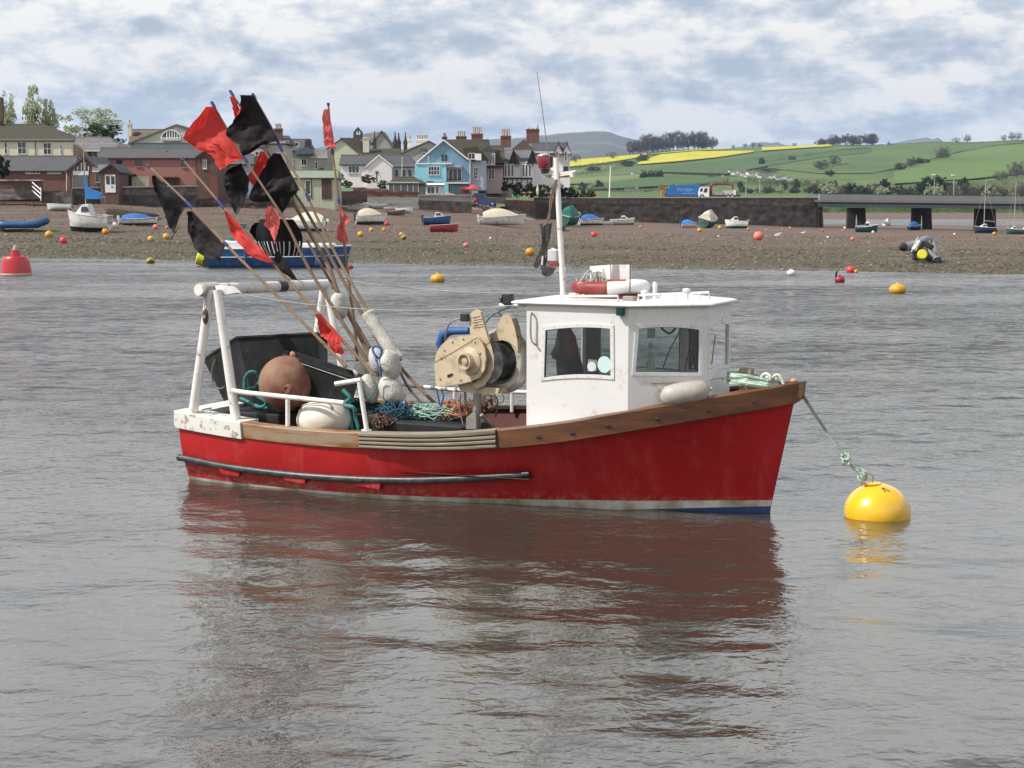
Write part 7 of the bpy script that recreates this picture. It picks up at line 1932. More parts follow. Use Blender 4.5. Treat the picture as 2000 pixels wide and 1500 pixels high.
leaf_strip('scrub', [(1115, 372), (1160, 374), (1200, 376), (1260, 376), (1290, 372), (1340, 368), (1420, 362), (1500, 362), (1560, 362), (1620, 368)], 9, 'grey', 'belt of brown scrub along the far bank behind the causeway', 'scrub', 2.0, 31)
leaf_strip('scrub', [(1490, 374), (1560, 374), (1640, 378), (1720, 380), (1800, 380), (1900, 382), (2040, 382)], 20, 'grey', 'grey green trees massed on the far bank beyond the bridge', 'scrub', 3.2, 32, step=2.6)
leaf_strip('scrub', [(1600, 416), (1700, 416), (1800, 416), (1900, 416), (2050, 417)], 17, 'green', 'green bank of scrub seen beneath the bridge', 'scrub', 7.0, 33, step=3)
leaf_strip('scrub', [(1455, 352), (1500, 356), (1560, 362), (1610, 360)], 10, 'grey', 'scrub around the hillside white houses', 'scrub', 1.6, 34)
leaf_strip('scrub', [(1840, 372), (1900, 372), (1960, 366), (2040, 364)], 16, 'grey', 'trees around the village houses at the far right', 'scrub', 2.2, 35)
leaf_strip('scrub', [(1950, 356), (1985, 352), (2040, 345)], 22, 'grey', 'clump of bare trees on the slope at the right edge', 'scrub', 2.2, 36)

# woods on the ridge: every tree its own
rg = random.Random(11)
def ridge_tree(px, h_, w_, kind, label, group, nl=520, bare=True, dy=0, base_off=0, shape='round', size=.05):
    py = ridge_py(px) + 1.5 + base_off
    t = tree(px, py, py - h_, w_, hill(px, py) + Vector((0, dy, 0)), kind, shape, label, group, nl=nl, size=size, bare=bare, seed=int(px) % 3 + 10, crown_from=.10)
    return t
def between(a, b, n_): return [lerp(a, b, i / (n_ - 1)) for i in range(n_)]
for i, px in enumerate(between(1238, 1394, 17)):
    ridge_tree(px + rg.uniform(-2, 2), rg.uniform(30, 38) * (.78 if px > 1375 or px < 1250 else 1), rg.uniform(22, 30), 'twig', 'bare tree in the long row of the hilltop wood above the rapeseed', 'bare trees of the hilltop wood', 1900, dy=rg.uniform(0, 40))
for i, px in enumerate(between(1606, 1714, 12)):
    ridge_tree(px + rg.uniform(-2, 2), rg.uniform(18, 24) * (.7 if px < 1630 else 1), rg.uniform(20, 27), 'twig', 'bare tree in the smaller ridge wood above the bridge end', 'bare trees of the smaller ridge wood', 1900, dy=rg.uniform(0, 40))
for px, h_, w_, lab in ((1432, 8, 10, 'small round tree on the ridge right of the hilltop wood'), (1455, 11, 10, 'bare tree on the ridge left of the pair over the moor gap'), (1471, 12, 12, 'bare tree before the distant moor gap'), (1484, 10, 10, 'bare tree at the right end of the wide rapeseed field'), (1552, 7, 12, 'low tree on the ridge above the small rapeseed field'),
                        (1736, 7, 8, 'lone small tree right of the smaller ridge wood'), (1867, 10, 16, 'low spreading tree left of the round ridge tree'), (1889, 17, 20, 'round bare tree standing out on the ridge'), (1960, 13, 14, 'left tree of the three at the right end of the ridge'), (1976, 18, 18, 'middle tree of the three at the right end of the ridge'), (1988, 17, 16, 'right tree of the three at the right end of the ridge'), (1195, 14, 20, 'bare tree beyond the left rapeseed field'), (1122, 18, 26, 'bare tree rising behind the big white house')):
    ridge_tree(px, h_, w_, 'twig', lab, None, 900, base_off=6 if px in (1195, 1122) else 0)
for px, base, top, w_, kd, lab in ((1730, 384, 336, 34, 'dark', 'tall dark conifer rising behind the bridge'), (1666, 384, 348, 30, 'dark', 'dark rounded evergreen behind the bridge left of the tall conifer'), (1700, 384, 356, 20, 'dark', 'smaller dark evergreen between the rounded one and the tall conifer'),
                                  (1812, 384, 345, 34, 'dark', 'dark broad evergreen left of the bridge street lamps'), (1840, 384, 344, 40, 'dark', 'largest dark evergreen beside the bridge street lamps'), (1886, 376, 347, 24, 'dark', 'dark evergreen right of the bridge street lamps'), (1629, 382, 352, 22, 'grey', 'grey green tree beside the bridge end'),
                                  (1535, 372, 352, 12, 'dark', 'dark narrow evergreen below the hillside houses'), (1558, 374, 350, 14, 'dark', 'dark evergreen right of the hillside houses'), (1448, 370, 354, 12, 'dark', 'dark evergreen beside the left causeway lamp'), (1170, 368, 345, 22, 'dark', 'dark conifer clump in the pasture beside the white post'), (1138, 375, 356, 18, 'grey', 'grey tree by the far bank left of the white post')):
    tree(px, base, top, w_, hill(px, base) + Vector((0, 5, 0)), kd, 'cone' if 'conifer' in lab else 'round', lab, None, nl=900, size=.06, seed=px % 4, crown_from=.06)
for i in range(7):
    px = 1255 + i * 6; tree(px, 349, 330 + (i % 3), 12, hill(px, 348), 'dark', 'cone', 'dark conifer in the square copse on the middle slope', 'conifers of the square copse', nl=420, size=.09, seed=6, crown_from=.05)
# trees and thickets on the slopes
for px, py, h_, w_, kd, lab in ((1602, 332, 20, 34, 'twig', 'wide bare thicket on the slope below the smaller ridge wood'), (1630, 322, 18, 26, 'twig', 'bare thicket right of the wide one on the slope'), (1757, 334, 16, 22, 'grey', 'bushy tree at the low end of the long climbing hedge'), (1779, 328, 22, 24, 'twig', 'bare tree second from the low end of the climbing hedge'), (1800, 321, 13, 30, 'grey', 'low thicket midway along the climbing hedge'), (1841, 311, 24, 34, 'twig', 'largest bare tree on the climbing hedge'),
                                 (1487, 322, 14, 14, 'grey', 'dark bush on the hedge above the white houses'), (1547, 314, 11, 18, 'twig', 'low bare tree on the hedge left of the ridge wood'), (1620, 344, 12, 22, 'grey', 'bush below the wide bare thicket'), (1985, 346, 30, 40, 'twig', 'bare tree clump at the right edge of the slope'), (1955, 352, 18, 30, 'twig', 'smaller bare clump left of the one at the right edge'), (1255, 316, 14, 26, 'grey', 'bushy clump between the two large rapeseed fields'), (1225, 326, 12, 30, 'grey', 'bushes below the left rapeseed field'), (1160, 334, 9, 34, 'grey', 'low bushes under the far left end of the rapeseed'),
                                 (1390, 348, 10, 20, 'twig', 'bare bush left of the row of white houses'), (1500, 338, 12, 50, 'twig', 'thicket behind the row of white houses')):
    tree(px, py, py - h_, w_, hill(px, py), kd, 'round', lab, None, nl=1500, size=.05, bare=(kd == 'twig'), seed=int(px) % 3 + 10, crown_from=.0)
rg = random.Random(77)
for i in range(64):
    px = rg.uniform(1450, 2010); kd = rg.choice(['grey', 'grey', 'twig', 'green', 'spring', 'twig', 'grey'])
    base = 384 if px > 1600 else 378; h_ = rg.uniform(14, 26) * (.6 if px < 1600 else 1)
    tree(px, base, base - h_, h_ * rg.uniform(.9, 1.5), hill(px, base) + Vector((0, rg.uniform(-20, 30), 0)), kd, 'round', {'grey': 'grey green bushy tree in the belt of trees behind the bridge', 'twig': 'bare twiggy tree in the belt of trees behind the bridge', 'green': 'fresh green tree in the belt of trees behind the bridge', 'spring': 'pale blossoming spring tree in the belt behind the bridge'}[kd], {'grey': 'grey green', 'twig': 'bare', 'green': 'green', 'spring': 'pale'}[kd] + ' trees along the far bank', nl=900, size=.06, bare=(kd == 'twig'), seed=i % 4, crown_from=.0)
# far houses
roofs = [mat('far_roof_grey', (.10, .10, .105), .8, .1, .2, world=True), mat('far_roof_brown', (.16, .10, .075), .8, .1, .2, world=True)]
walls_ = [mat('far_wall_white', (.68, .68, .66), .8, .05, .2, world=True), mat('far_wall_pink', (.55, .40, .32), .8, .05, .2, world=True)]
def far_house(px, py, w_, h_, i, label, group, rz=None, wi=0, ri=0):
    p = hill(px, py, .3); k_ = p.y / F; W_, H_ = w_ * k_, h_ * k_
    e = thing('house', label, 'house', p, None, group)
    m_ = MB(); m_.bb(p.x - W_ / 2, p.x + W_ / 2, p.y - W_ * .35, p.y + W_ * .35, p.z - 3, p.z + H_ * .6); obj('wall', m_, walls_[wi], e)
    m_ = MB(); a = p + Vector((-W_ * .54, -W_ * .4, H_ * .58)); m_.prism([a, a + Vector((0, W_ * .4, H_ * .42)), a + Vector((0, W_ * .8, 0))], (W_ * 1.08, 0, 0)); obj('roof', m_, roofs[ri], e)
    for q in (-.22, .22):
        m_ = MB(); m_.bb(p.x + W_ * (q - .09), p.x + W_ * (q + .09), p.y - W_ * .36, p.y - W_ * .35, p.z + H_ * .15, p.z + H_ * .42); obj('window', m_, wgl, e)
    e.rotation_euler.z = rz if rz is not None else rg.uniform(-.6, .6); return e
for i in range(22):
    t = i / 21; px = lerp(1428, 1545, t) + rg.uniform(-2, 2); py = 336 + 16 * t + rg.uniform(-2.5, 3)
    far_house(px, py + 1, rg.uniform(6.5, 9), rg.uniform(6, 8), i, 'small white house in the row across the hillside', 'white houses across the hillside', ri=i % 2)
for px, py, w_, h_, wi, ri, lab in ((1223, 372, 5, 4, 0, 0, 'tiny white farmhouse left of the pair by the white post'), (1233, 373, 10, 5, 0, 0, 'white farm building right of the white post'), (1244, 369, 6, 5, 0, 0, 'small white farmhouse right of the farm building'), (1238, 340, 9, 4, 0, 1, 'lone white barn on the upper pasture'), (1162, 370, 8, 4, 1, 1, 'small pink farmhouse behind the causeway bushes'), (1412, 346, 6, 4, 1, 1, 'pinkish cottage left of the row of white houses'),
                                     (1572, 358, 6, 6, 1, 1, 'pinkish house right of the dark evergreens'), (1590, 357, 8, 6, 1, 1, 'cream house near the bridge end'), (1618, 366, 9, 6, 1, 1, 'low brown roofed house beside the bridge end'), (1876, 372, 16, 10, 0, 1, 'white gabled house with brown roof beside the bridge lamp'), (1907, 380, 16, 13, 0, 0, 'dark roofed white gabled house over the parapet'), (1922, 378, 16, 12, 0, 0, 'second dark roofed house right of the white gable'),
                                     (1944, 380, 14, 10, 0, 1, 'brown roofed white house in the village at the right'), (1965, 374, 12, 10, 1, 1, 'brick coloured house near the yacht masts'), (1988, 380, 20, 14, 1, 0, 'grey roofed house at the right edge beyond the bridge'), (1745, 384, 12, 5, 1, 1, 'low brown roofed house behind the tall conifer'), (1795, 378, 7, 8, 0, 0, 'small white house left of the dark broad evergreen')):
    far_house(px, py, w_, h_, 0, lab, None, wi=wi, ri=ri)

# ================================================================ BOATS ASHORE
bm_ = {
 'white': mat('boat_white', (.66, .66, .64), .45, .05, 1, (.45, .43, .38), .15, 2),
 'navy': mat('boat_navy', (.015, .03, .07), .5), 'blue': mat('boat_blue', (.015, .075, .22), .45, .1, 1, (.05, .12, .25), .2, 2), 'teal': mat('boat_teal', (.02, .09, .11), .5, .1, 1),
 'green': mat('boat_green', (.03, .11, .09), .5), 'red': mat('boat_red', (.34, .03, .035), .5, .1, 1), 'black': mat('antifoul_black', (.02, .022, .025), .7), 'palegreen': mat('boat_pale_green', (.40, .47, .41), .6),
 'grey': mat('inflatable_grey', (.20, .21, .225), .6, .06, 1), 'brown': mat('boat_brown', (.14, .10, .085), .7), 'inside': mat('boat_inside', (.22, .21, .19), .8, .2, 2)}
tarp = {'blue': mat('blue_tarpaulin', (.03, .12, .36), .5, .15, 1.5, bump=.4, bscale=3), 'bright': mat('bright_blue_tarpaulin', (.03, .20, .55), .5, .12, 1.5, bump=.4, bscale=3), 'beige': mat('beige_boat_cover', (.50, .45, .34), .75, .08, 1.5, bump=.3, bscale=3), 'green': mat('green_tarpaulin', (.015, .14, .11), .6, .15, 1.5, bump=.3, bscale=3), 'white': mat('white_boat_cover', (.62, .62, .62), .7, .05, 1.5), 'cream': mat('cream_boat_cover', (.56, .55, .42), .7, .08, 1.5)}
def small_boat(px, py, wpx, label, kind='dinghy', hull_='white', bottom='white', hd=0, heel=0, depth=.16, beam=.38, cover=None, name=None, cat='boat', group=None, mast=None, cabin=False, outboard=False, sail=None, Lm=None, pos=None, trim=0, keel=False):
    """a boat resting on the foreshore; hd = bow direction in degrees (0 = right, 90 = away)"""
    pos = pos or hit(px, py); k_ = pos.y / F
    L_ = Lm or wpx * k_ / max(.5, abs(math.cos(R(hd)))); B_ = L_ * beam; D_ = L_ * depth * 1.45
    e = thing(name or {'dinghy': 'dinghy', 'cabin': 'motor_boat', 'yacht': 'sailing_boat', 'inflatable': 'inflatable_boat'}[kind], label, cat, pos, None, group)
    Mx = Matrix.Translation(pos + Vector((0, 0, .02 * L_))) @ Euler((R(heel), R(trim), R(hd))).to_matrix().to_4x4()
    def nb(): return MB(Mx)
    if kind == 'inflatable':
        m_ = nb(); r_ = L_ * .075
        pts = [(-L_ * .48, -B_ / 2, r_ * 1.6), (-L_ * .1, -B_ / 2, r_ * 1.6), (L_ * .25, -B_ * .46, r_ * 1.7), (L_ * .45, -B_ * .2, r_ * 2.4), (L_ * .5, 0, r_ * 2.7), (L_ * .45, B_ * .2, r_ * 2.4), (L_ * .25, B_ * .46, r_ * 1.7), (-L_ * .1, B_ / 2, r_ * 1.6), (-L_ * .48, B_ / 2, r_ * 1.6)]
        cp = catmull(pts, 4); m_.tube(cp, [r_ * .3] + [r_] * (len(cp) - 2) + [r_ * .3], 10); obj('tube', m_, bm_[hull_], e, True)
        m_ = nb(); m_.prism([(-L_ * .42, -B_ * .4, r_ * .6), (L_ * .3, -B_ * .35, r_ * .6), (L_ * .45, 0, r_ * 1.4), (L_ * .3, B_ * .35, r_ * .6), (-L_ * .42, B_ * .4, r_ * .6)], (0, 0, r_ * .4)); obj('floor', m_, bm_[bottom], e)
        m_ = nb(); m_.bb(-L_ * .44, -L_ * .40, -B_ * .42, B_ * .42, r_ * .3, r_ * 3); obj('transom', m_, bm_['inside'], e)
        m_ = nb(); m_.bb(-L_ * .05, L_ * .02, -B_ * .45, B_ * .45, r_ * 1.8, r_ * 2.2); obj('thwart', m_, bm_['inside'], e)
    else:
        n_ = 14; ro = []; ri = []
        for i in range(n_ + 1):
            t = i / n_; x = (t - .5) * L_
            w_ = B_ / 2 * (1 - max(0, (t - .45) / .55) ** 2.3) * (.86 + .14 * min(1, t / .3)); sh = D_ * (1 + .35 * t ** 2.2)
            w_ = max(w_, .01)
            rk = .06 * L_ * max(0, t - .6) * 2.2
            ro.append([Vector((x - rk * (1 - v_[1]), v_[0] * w_, v_[1] * sh)) for v_ in ((-1, 1), (-.96, .6), (-.80, .25), (-.35, .03), (0, 0), (.35, .03), (.80, .25), (.96, .6), (1, 1))])
            ri.append([Vector((x - rk * .2, -w_ * .9, sh * .99)), Vector((x - rk * .4, -w_ * .7, sh * .45)), Vector((x - rk * .4, w_ * .7, sh * .45)), Vector((x - rk * .2, w_ * .9, sh * .99))])
        m_ = nb(); m_.loft(ro, False); m_.add(ro[0], [tuple(range(8, -1, -1))])
        nf = len(m_.f); m_.m = [0] * nf
        for f_i in range(n_ * 8):
            if (f_i % 8) in (2, 3, 4, 5): m_.m[f_i] = 1
        obj('hull', m_, [bm_[hull_], bm_[bottom]], e, True, angle=50)
        m_ = nb(); m_.loft(ri, False); m_.add(ri[0], [(0, 1, 2, 3)]); obj('interior', m_, bm_['inside'], e)
        m_ = nb(); m_.tube([r_[0] for r_ in ro] + [r_[-1] for r_ in reversed(ro)], L_ * .010, 6, closed=True); obj('gunwale', m_, bm_['white'] if hull_ != 'brown' else bm_['brown'], e, True)
        if not cover and not cabin:
            for t in (.35, .6):
                m_ = nb(); x = (t - .5) * L_; m_.bb(x - L_ * .03, x + L_ * .03, -B_ * .44, B_ * .44, D_ * .72, D_ * .8); obj('thwart', m_, bm_['inside'], e)
        if keel:
            m_ = nb(); m_.prism([(-L_ * .2, 0, .03), (L_ * .15, 0, .03), (L_ * .08, 0, -D_ * .35), (-L_ * .15, 0, -D_ * .35)], (0, .08, 0)); obj('keel', m_, bm_[bottom], e)
        if cover:
            m_ = nb(); rr_ = []
            for i in range(1, n_):
                t = i / n_; x = (t - .5) * L_; w_ = max(.02, B_ / 2 * (1 - max(0, (t - .45) / .55) ** 2.3)) * 1.03; sh = D_ * (1 + .35 * t ** 2.2); hp = D_ * (1.0 * math.sin(math.pi * min(1, t * 1.05 + .12)) + .05) * (1 + .15 * mnoise.noise(Vector((px + i, 0, 0))))
                rr_.append([Vector((x, -w_, sh * .85)), Vector((x, -w_ * .98, sh * 1.02)), Vector((x, -w_ * .5, sh + hp * .7)), Vector((x, 0, sh + hp)), Vector((x, w_ * .5, sh + hp * .7)), Vector((x, w_ * .98, sh * 1.02)), Vector((x, w_, sh * .85))])
            m_.loft(rr_, False); m_.add(rr_[0], [tuple(range(7))]); m_.add(rr_[-1], [tuple(range(6, -1, -1))]); obj('cover', m_, tarp[cover], e, True, angle=60)
        if cabin:
            m_ = nb(); x0, x1, x2, x3 = -L_ * .10, -L_ * .04, L_ * .12, L_ * .28; wb_, h0, h1 = B_ * .36, D_ * 1.05, D_ * 1.75
            rr_ = [[Vector((a, -wb_ * k2, h0)), Vector((a2, -wb_ * .8 * k2, hh)), Vector((a2, wb_ * .8 * k2, hh)), Vector((a, wb_ * k2, h0))] for a, a2, hh, k2 in ((x0, x1, h1, 1), (x2, x2 * .8, h1, 1), (x3, x3, h0 * 1.12, .75))]
            m_.loft(rr_, False); m_.add(rr_[0], [(0, 1, 2, 3)]); cb2 = obj('cabin', m_, bm_['white'], e)
            for sy in (-1, 1):
                g = nb(); g.prism([(x0 + L_ * .02, sy * wb_ * .97, h0 + (h1 - h0) * .35), (x2, sy * wb_ * .97, h0 + (h1 - h0) * .35), (x2 * .85, sy * wb_ * .87, h0 + (h1 - h0) * .8), (x1 + L_ * .01, sy * wb_ * .87, h0 + (h1 - h0) * .8)], (0, sy * .03, 0)); obj('window', g, wgl, cb2)
            g = nb(); g.prism([(x2 * .86, -wb_ * .7, h1 * .98), (x2 * .86, wb_ * .7, h1 * .98), (x3 * .92, wb_ * .55, h0 * 1.2), (x3 * .92, -wb_ * .55, h0 * 1.2)], (.02, 0, .03)); obj('windscreen', g, wgl, cb2)
    if outboard:
        m_ = nb(); z0 = D_ * .9 if kind != 'inflatable' else L_ * .17
        m_.rbox((-L_ * .53, 0, z0 + .25), (.32, .26, .42), .06); m_.bb(-L_ * .55, -L_ * .51, -.05, .05, z0 - .55, z0 + .1); obj('outboard', m_, bm_[outboard], e, True)
    if mast:
        m_ = nb(); mh = mast * k_; x = L_ * .06; m_.tube([(x, 0, D_), (x - mh * .01, 0, mh)], [.06, .035], 6); obj('mast', m_, mat('mast_alloy', (.42, .36, .28), .5) if 'mast_alloy' not in bpy.data.materials else bpy.data.materials['mast_alloy'], e, True)
        for bx in (L_ * .48, -L_ * .46):
            m_ = nb(); m_.tube([(bx, 0, D_ * 1.2), (x - mh * .01, 0, mh * .97)], .012, 4); obj('stay', m_, steel_far, e, True)
        m_ = nb(); m_.tube([(x, 0, D_ * 2.4), (-L_ * .42, 0, D_ * 2.2)], .05, 6); obj('boom', m_, steel_far, e, True)
        if sail:
            m_ = nb(); m_.prism([(x, -.05, D_ * 3.9), (x - .4, -.05, D_ * 2.8), (-L_ * .34, -.05, D_ * 2.5), (-L_ * .34, -.05, D_ * 2.1), (x, -.05, D_ * 2.1)], (0, .14, 0)); obj('sail_cover', m_, tarp[sail], e)
    return e
steel_far = mat('rigging_grey', (.35, .35, .35), .5)
small_boat(175, 453, 84, 'white sailing boat with tall mast and blue sail cover dried out at the left', 'yacht', 'white', 'black', 172, -3, .24, .44, None, mast=238, cabin=True, sail='bright', keel=True)
small_boat(44, 452, 92, 'bright blue inflatable boat with white engine at the far left', 'inflatable', 'blue', 'navy', 4, 0, .12, .36, outboard='white')
small_boat(12, 450, 60, 'second blue inflatable cut by the left picture edge', 'inflatable', 'blue', 'white', 20, 0, .12, .36, outboard='white')
small_boat(116, 412, 54, 'pale green rowing dinghy drawn up left of the masted boat', 'dinghy', 'palegreen', 'palegreen', 168, 14, .12, .32)
small_boat(272, 441, 74, 'white boat under a domed blue cover beside the yellow and red buoys', 'cabin', 'white', 'navy', 4, 0, .10, .34, cover='blue', outboard='white')
small_boat(596, 454, 84, 'white cruiser with cream canopy half hidden by the flag poles', 'cabin', 'white', 'teal', 176, 4, .15, .36, cover='cream', outboard='white')
small_boat(726, 439, 60, 'white motor boat with a beige cover near the top of the gravel', 'cabin', 'white', 'teal', 12, -8, .17, .42, cover='beige', outboard='navy')
small_boat(854, 441, 54, 'small blue boat with a grey outboard beyond the red rowing boat', 'cabin', 'blue', 'navy', 8, -4, .18, .40, cabin=True, outboard='navy')
small_boat(868, 454, 56, 'red rowing boat with a white stripe lying on the gravel', 'dinghy', 'red', 'red', 12, -10, .14, .34)
small_boat(982, 442, 90, 'low white cabin cruiser with beige cover on the open gravel', 'cabin', 'white', 'white', 2, -2, .12, .34, cover='beige', outboard='white')
small_boat(1112, 441, 30, 'green tarpaulin covered boat just right of the fishing boat mast', 'cabin', 'green', 'green', 60, 12, .22, .5, cover='green')
small_boat(1156, 441, 48, 'white boat under a blue tarpaulin below the causeway', 'cabin', 'white', 'navy', 6, -6, .15, .40, cover='blue', outboard='white')
small_boat(1216, 440, 48, 'white motor boat with a rounded white hood below the causeway', 'cabin', 'white', 'navy', -4, 4, .14, .38, cabin=True)
small_boat(1186, 440, 26, 'small white tender between the blue tarpaulin and the hooded boat', 'dinghy', 'white', 'white', 10, 0, .16, .4)
small_boat(1240, 425, 46, 'small white yacht with a thin mast close under the causeway wall', 'yacht', 'white', 'navy', 10, 0, .14, .34, mast=64, cabin=True)
small_boat(1268, 432, 58, 'grey inflatable boat beside the small white yacht', 'inflatable', 'grey', 'brown', 4, -4, .12, .34, outboard='black')
small_boat(1346, 445, 32, 'little boat under a bright blue tarpaulin', 'dinghy', 'white', 'white', 6, -3, .16, .42, cover='bright', outboard='blue')
small_boat(1381, 445, 27, 'cream topped green boat lying tilted before the causeway wall', 'dinghy', 'green', 'teal', 60, 16, .22, .5, cover='cream')
small_boat(1438, 447, 44, 'teal hulled motor boat with a white hood at the foot of the wall', 'cabin', 'white', 'teal', 176, 10, .20, .42, cabin=True, outboard='grey')
small_boat(1693, 454, 40, 'blue green motor boat with white cabin before the first bridge pier', 'cabin', 'teal', 'navy', -20, 10, .18, .40, cabin=True)
small_boat(1733, 441, 18, 'tiny white boat beyond the bridge', 'dinghy', 'white', 'white', 30, 0, .25, .5, cabin=True)
small_boat(1786, 450, 27, 'navy boat with a grey cover beside the middle bridge pier', 'dinghy', 'navy', 'navy', 20, 8, .2, .45, cover='blue')
small_boat(1924, 456, 42, 'navy and white yacht with orange dodger under the right hand pier', 'yacht', 'navy', 'navy', 168, 4, .16, .36, mast=98, cabin=True)
small_boat(1982, 458, 34, 'green hulled yacht near the right edge', 'yacht', 'green', 'green', 170, 0, .18, .40, mast=104, cabin=True)
small_boat(2000, 456, 24, 'white boat cut by the right picture edge', 'cabin', 'white', 'teal', 0, 0, .18, .40, cabin=True)
for px, py, w_, hd_, hl, hc, cat_lab in ((700, 413, 40, -10, 12, 'white', 'nearest white dinghy left of the motor boat with beige cover'), (706, 407, 34, -12, 14, 'white', 'white dinghy tipped on its side behind the nearest one'), (724, 406, 30, -14, 0, 'white', 'white dinghy in the middle of the drawn up row'), (742, 408, 30, -8, 10, 'palegreen', 'pale dinghy right of the middle of the row'), (763, 411, 26, -6, 0, 'white', 'white dinghy left of the bright curved one'), (790, 416, 34, -10, -12, 'white', 'bright white curved dinghy at the right of the row'), (774, 421, 36, -12, 8, 'brown', 'brown wooden dinghy in front of the white row'),
                                         (876, 413, 40, -8, 10, 'white', 'white dinghy under the quay wall left of the blue car'), (892, 415, 22, -6, 0, 'blue', 'white and blue dinghy end beside the quay wall'), (995, 413, 34, -14, 6, 'palegreen', 'narrow pale skiff lying on the slipway')):
    small_boat(px, py, w_, cat_lab, 'dinghy', hc, hc, hd_, hl, .15, .36, group='dinghies drawn up below the walls')
for px, py, w_, lab in ((465, 444, 34, 'teal tarpaulin heap on the beach seen between the flags'),):
    m_ = MB(); c_ = hit(px, py); k_ = c_.y / F; m_.ball(c_ + Vector((0, 0, .1)), (w_ * k_ / 2, .8, .35), 16, 8, lump=.5); single('tarpaulin', m_, mat('teal_tarp', (.03, .17, .26), .6, .2, 2), lab, 'tarpaulin')

# the old timber pontoon
pn = thing('pontoon', 'old weathered timber landing stage lying on the beach by the sailing boat', 'pontoon', hit(250, 426))
c0 = hit(250, 426); k_ = c0.y / F
for i in range(14):
    x = lerp(-34, 36, i / 13) * k_; m_ = MB(); m_.box(c0 + Vector((x, i * .18, 1.0 - i * .045)), (70 * k_ / 15, 3.4, .14), rz=-.05); obj('plank', m_, greendk, pn)
m_ = MB(); m_.prism([c0 + Vector((-34 * k_, -1.8, 0)), c0 + Vector((36 * k_, 0, 0)), c0 + Vector((36 * k_, 0, .35)), c0 + Vector((-34 * k_, -1.8, .9))], (0, .2, 0)); obj('side_beam', m_, greendk, pn)
m_ = MB(); m_.bb(c0.x + 36 * k_, c0.x + 36.5 * k_ + 1, c0.y - .2, c0.y + 2, c0.z - .2, c0.z + .35); obj('end_block', m_, brm, pn)

# ---- the big blue boat afloat behind the flags
bb2 = G(545, 521, 0); Lb = 262 * bb2.y / F
fb = thing('motor_boat', 'big blue workboat with white deck afloat behind the flags', 'boat', bb2)
Mx = Matrix.Translation(bb2); n_ = 18; ro = []
def BQ(t): return .42 * (1 - max(0, (t - .5) / .5) ** 2.4) + .01
k_ = bb2.y / F
for i in range(n_ + 1):
    t = i / n_; x = (t - .5) * Lb; w_ = BQ(t) * 3.6; sh = (36 + 5 * t * t) * k_
    rk = 10 * k_ * max(0, t - .8) * 5
    ro.append([Vector((x + rk * v_[1], v_[0] * w_, v_[1] * sh)) for v_ in ((-1, 1), (-1, .8), (-.96, .55), (-.88, .1), (-.7, -.2), (.7, -.2), (.88, .1), (.96, .55), (1, .8), (1, 1))])
m_ = MB(Mx); m_.loft(ro, False); m_.add(ro[0], [tuple(range(9, -1, -1))]); m_.m = [2 if (f_i % 9) in (3, 4, 5) else 0 for f_i in range(n_ * 9)] + [0]
obj('hull', m_, [bm_['blue'], bm_['white'], bm_['navy']], fb, True, angle=50)
m_ = MB(Mx); m_.tube([r_[2] + Vector((0, -.03, 0)) for r_ in ro], .035, 6); obj('stripe', m_, bm_['white'], fb, True)
m_ = MB(Mx); m_.loft([[r_[0] + Vector((0, .03, -.02)), r_[-1] + Vector((0, -.03, -.02))] for r_ in ro], False); obj('deck', m_, bm_['white'], fb)
m_ = MB(Mx); m_.tube([r_[0] for r_ in ro], .06, 8); obj('gunwale', m_, bm_['white'], fb, True)
for x0, x1, h_ in ((-.47, -.18, 12), (.1, .42, 7)):
    m_ = MB(Mx); m_.rbox(((x0 + x1) / 2 * Lb, 0, 40 * k_ + h_ * k_ / 2 - .1), ((x1 - x0) * Lb, 2.0, h_ * k_ + .1), .15); obj('deck_cover', m_, tarp['white'], fb, True)
for x in (-.22, .30):
    m_ = MB(Mx); m_.tube([(x * Lb, -1.56, 36 * k_), (x * Lb, -1.60, 5 * k_)], .07, 8); obj('fender', m_, bm_['blue'], fb, True)
m_ = MB(Mx); m_.ball((-.32 * Lb, 0, 54 * k_), (.55, .4, .28), 10, 6, lump=.4); obj('net_heap', m_, tarp['green'], fb, True)
m_ = MB(Mx); m_.rbox((-.53 * Lb, .1, 16 * k_), (.5, .45, .8), .1); m_.bb(-.56 * Lb, -.50 * Lb, -.3, .5, -4 * k_, 14 * k_); obj('outboard', m_, bm_['black'], fb, True)
m_ = MB(); c_ = G(396, 519, 0) + Vector((0, 0, .40)); m_.lathe([(.20, -.42), (.40, -.40), (.42, .35), (.36, .42)], c_, (-.95, -.1, .3), 14)
single('yellow_tub_buoy', m_, mat('acid_yellow', (.62, .60, .03), .5, .1, 2), 'acid yellow tub shaped buoy at the stern of the blue workboat', 'buoy')

# ---- tilted inflatable on the bank
c_ = hit(1806, 513); YI = c_.y
ib = thing('inflatable_boat', 'grey and white inflatable boat heaped with gear, stranded on the bank at the right', 'boat', c_)
def IP(px, py, dy=0): return P(px, py, YI + dy)
m_ = MB(); m_.tube(catmull([IP(1764, 482, -.2), IP(1780, 480, 0), IP(1797, 474, .5), IP(1808, 468, 1.4), IP(1818, 472, 1.8), IP(1822, 484, 1.2), IP(1824, 498, .2), IP(1830, 509, -.4)], 5), [.30] * 8 + [.27] * 22 + [.30] * 6, 12); obj('tube', m_, bm_['grey'], ib, True)
for a, b in ((IP(1766, 482, -.25), IP(1757, 483, -.45)), (IP(1829, 508, -.4), IP(1837, 517, -.6))):
    m_ = MB(); m_.tube([a, a.lerp(b, .5), b], [.31, .27, .10], 12); obj('tube_cone', m_, bm_['black'], ib, True)
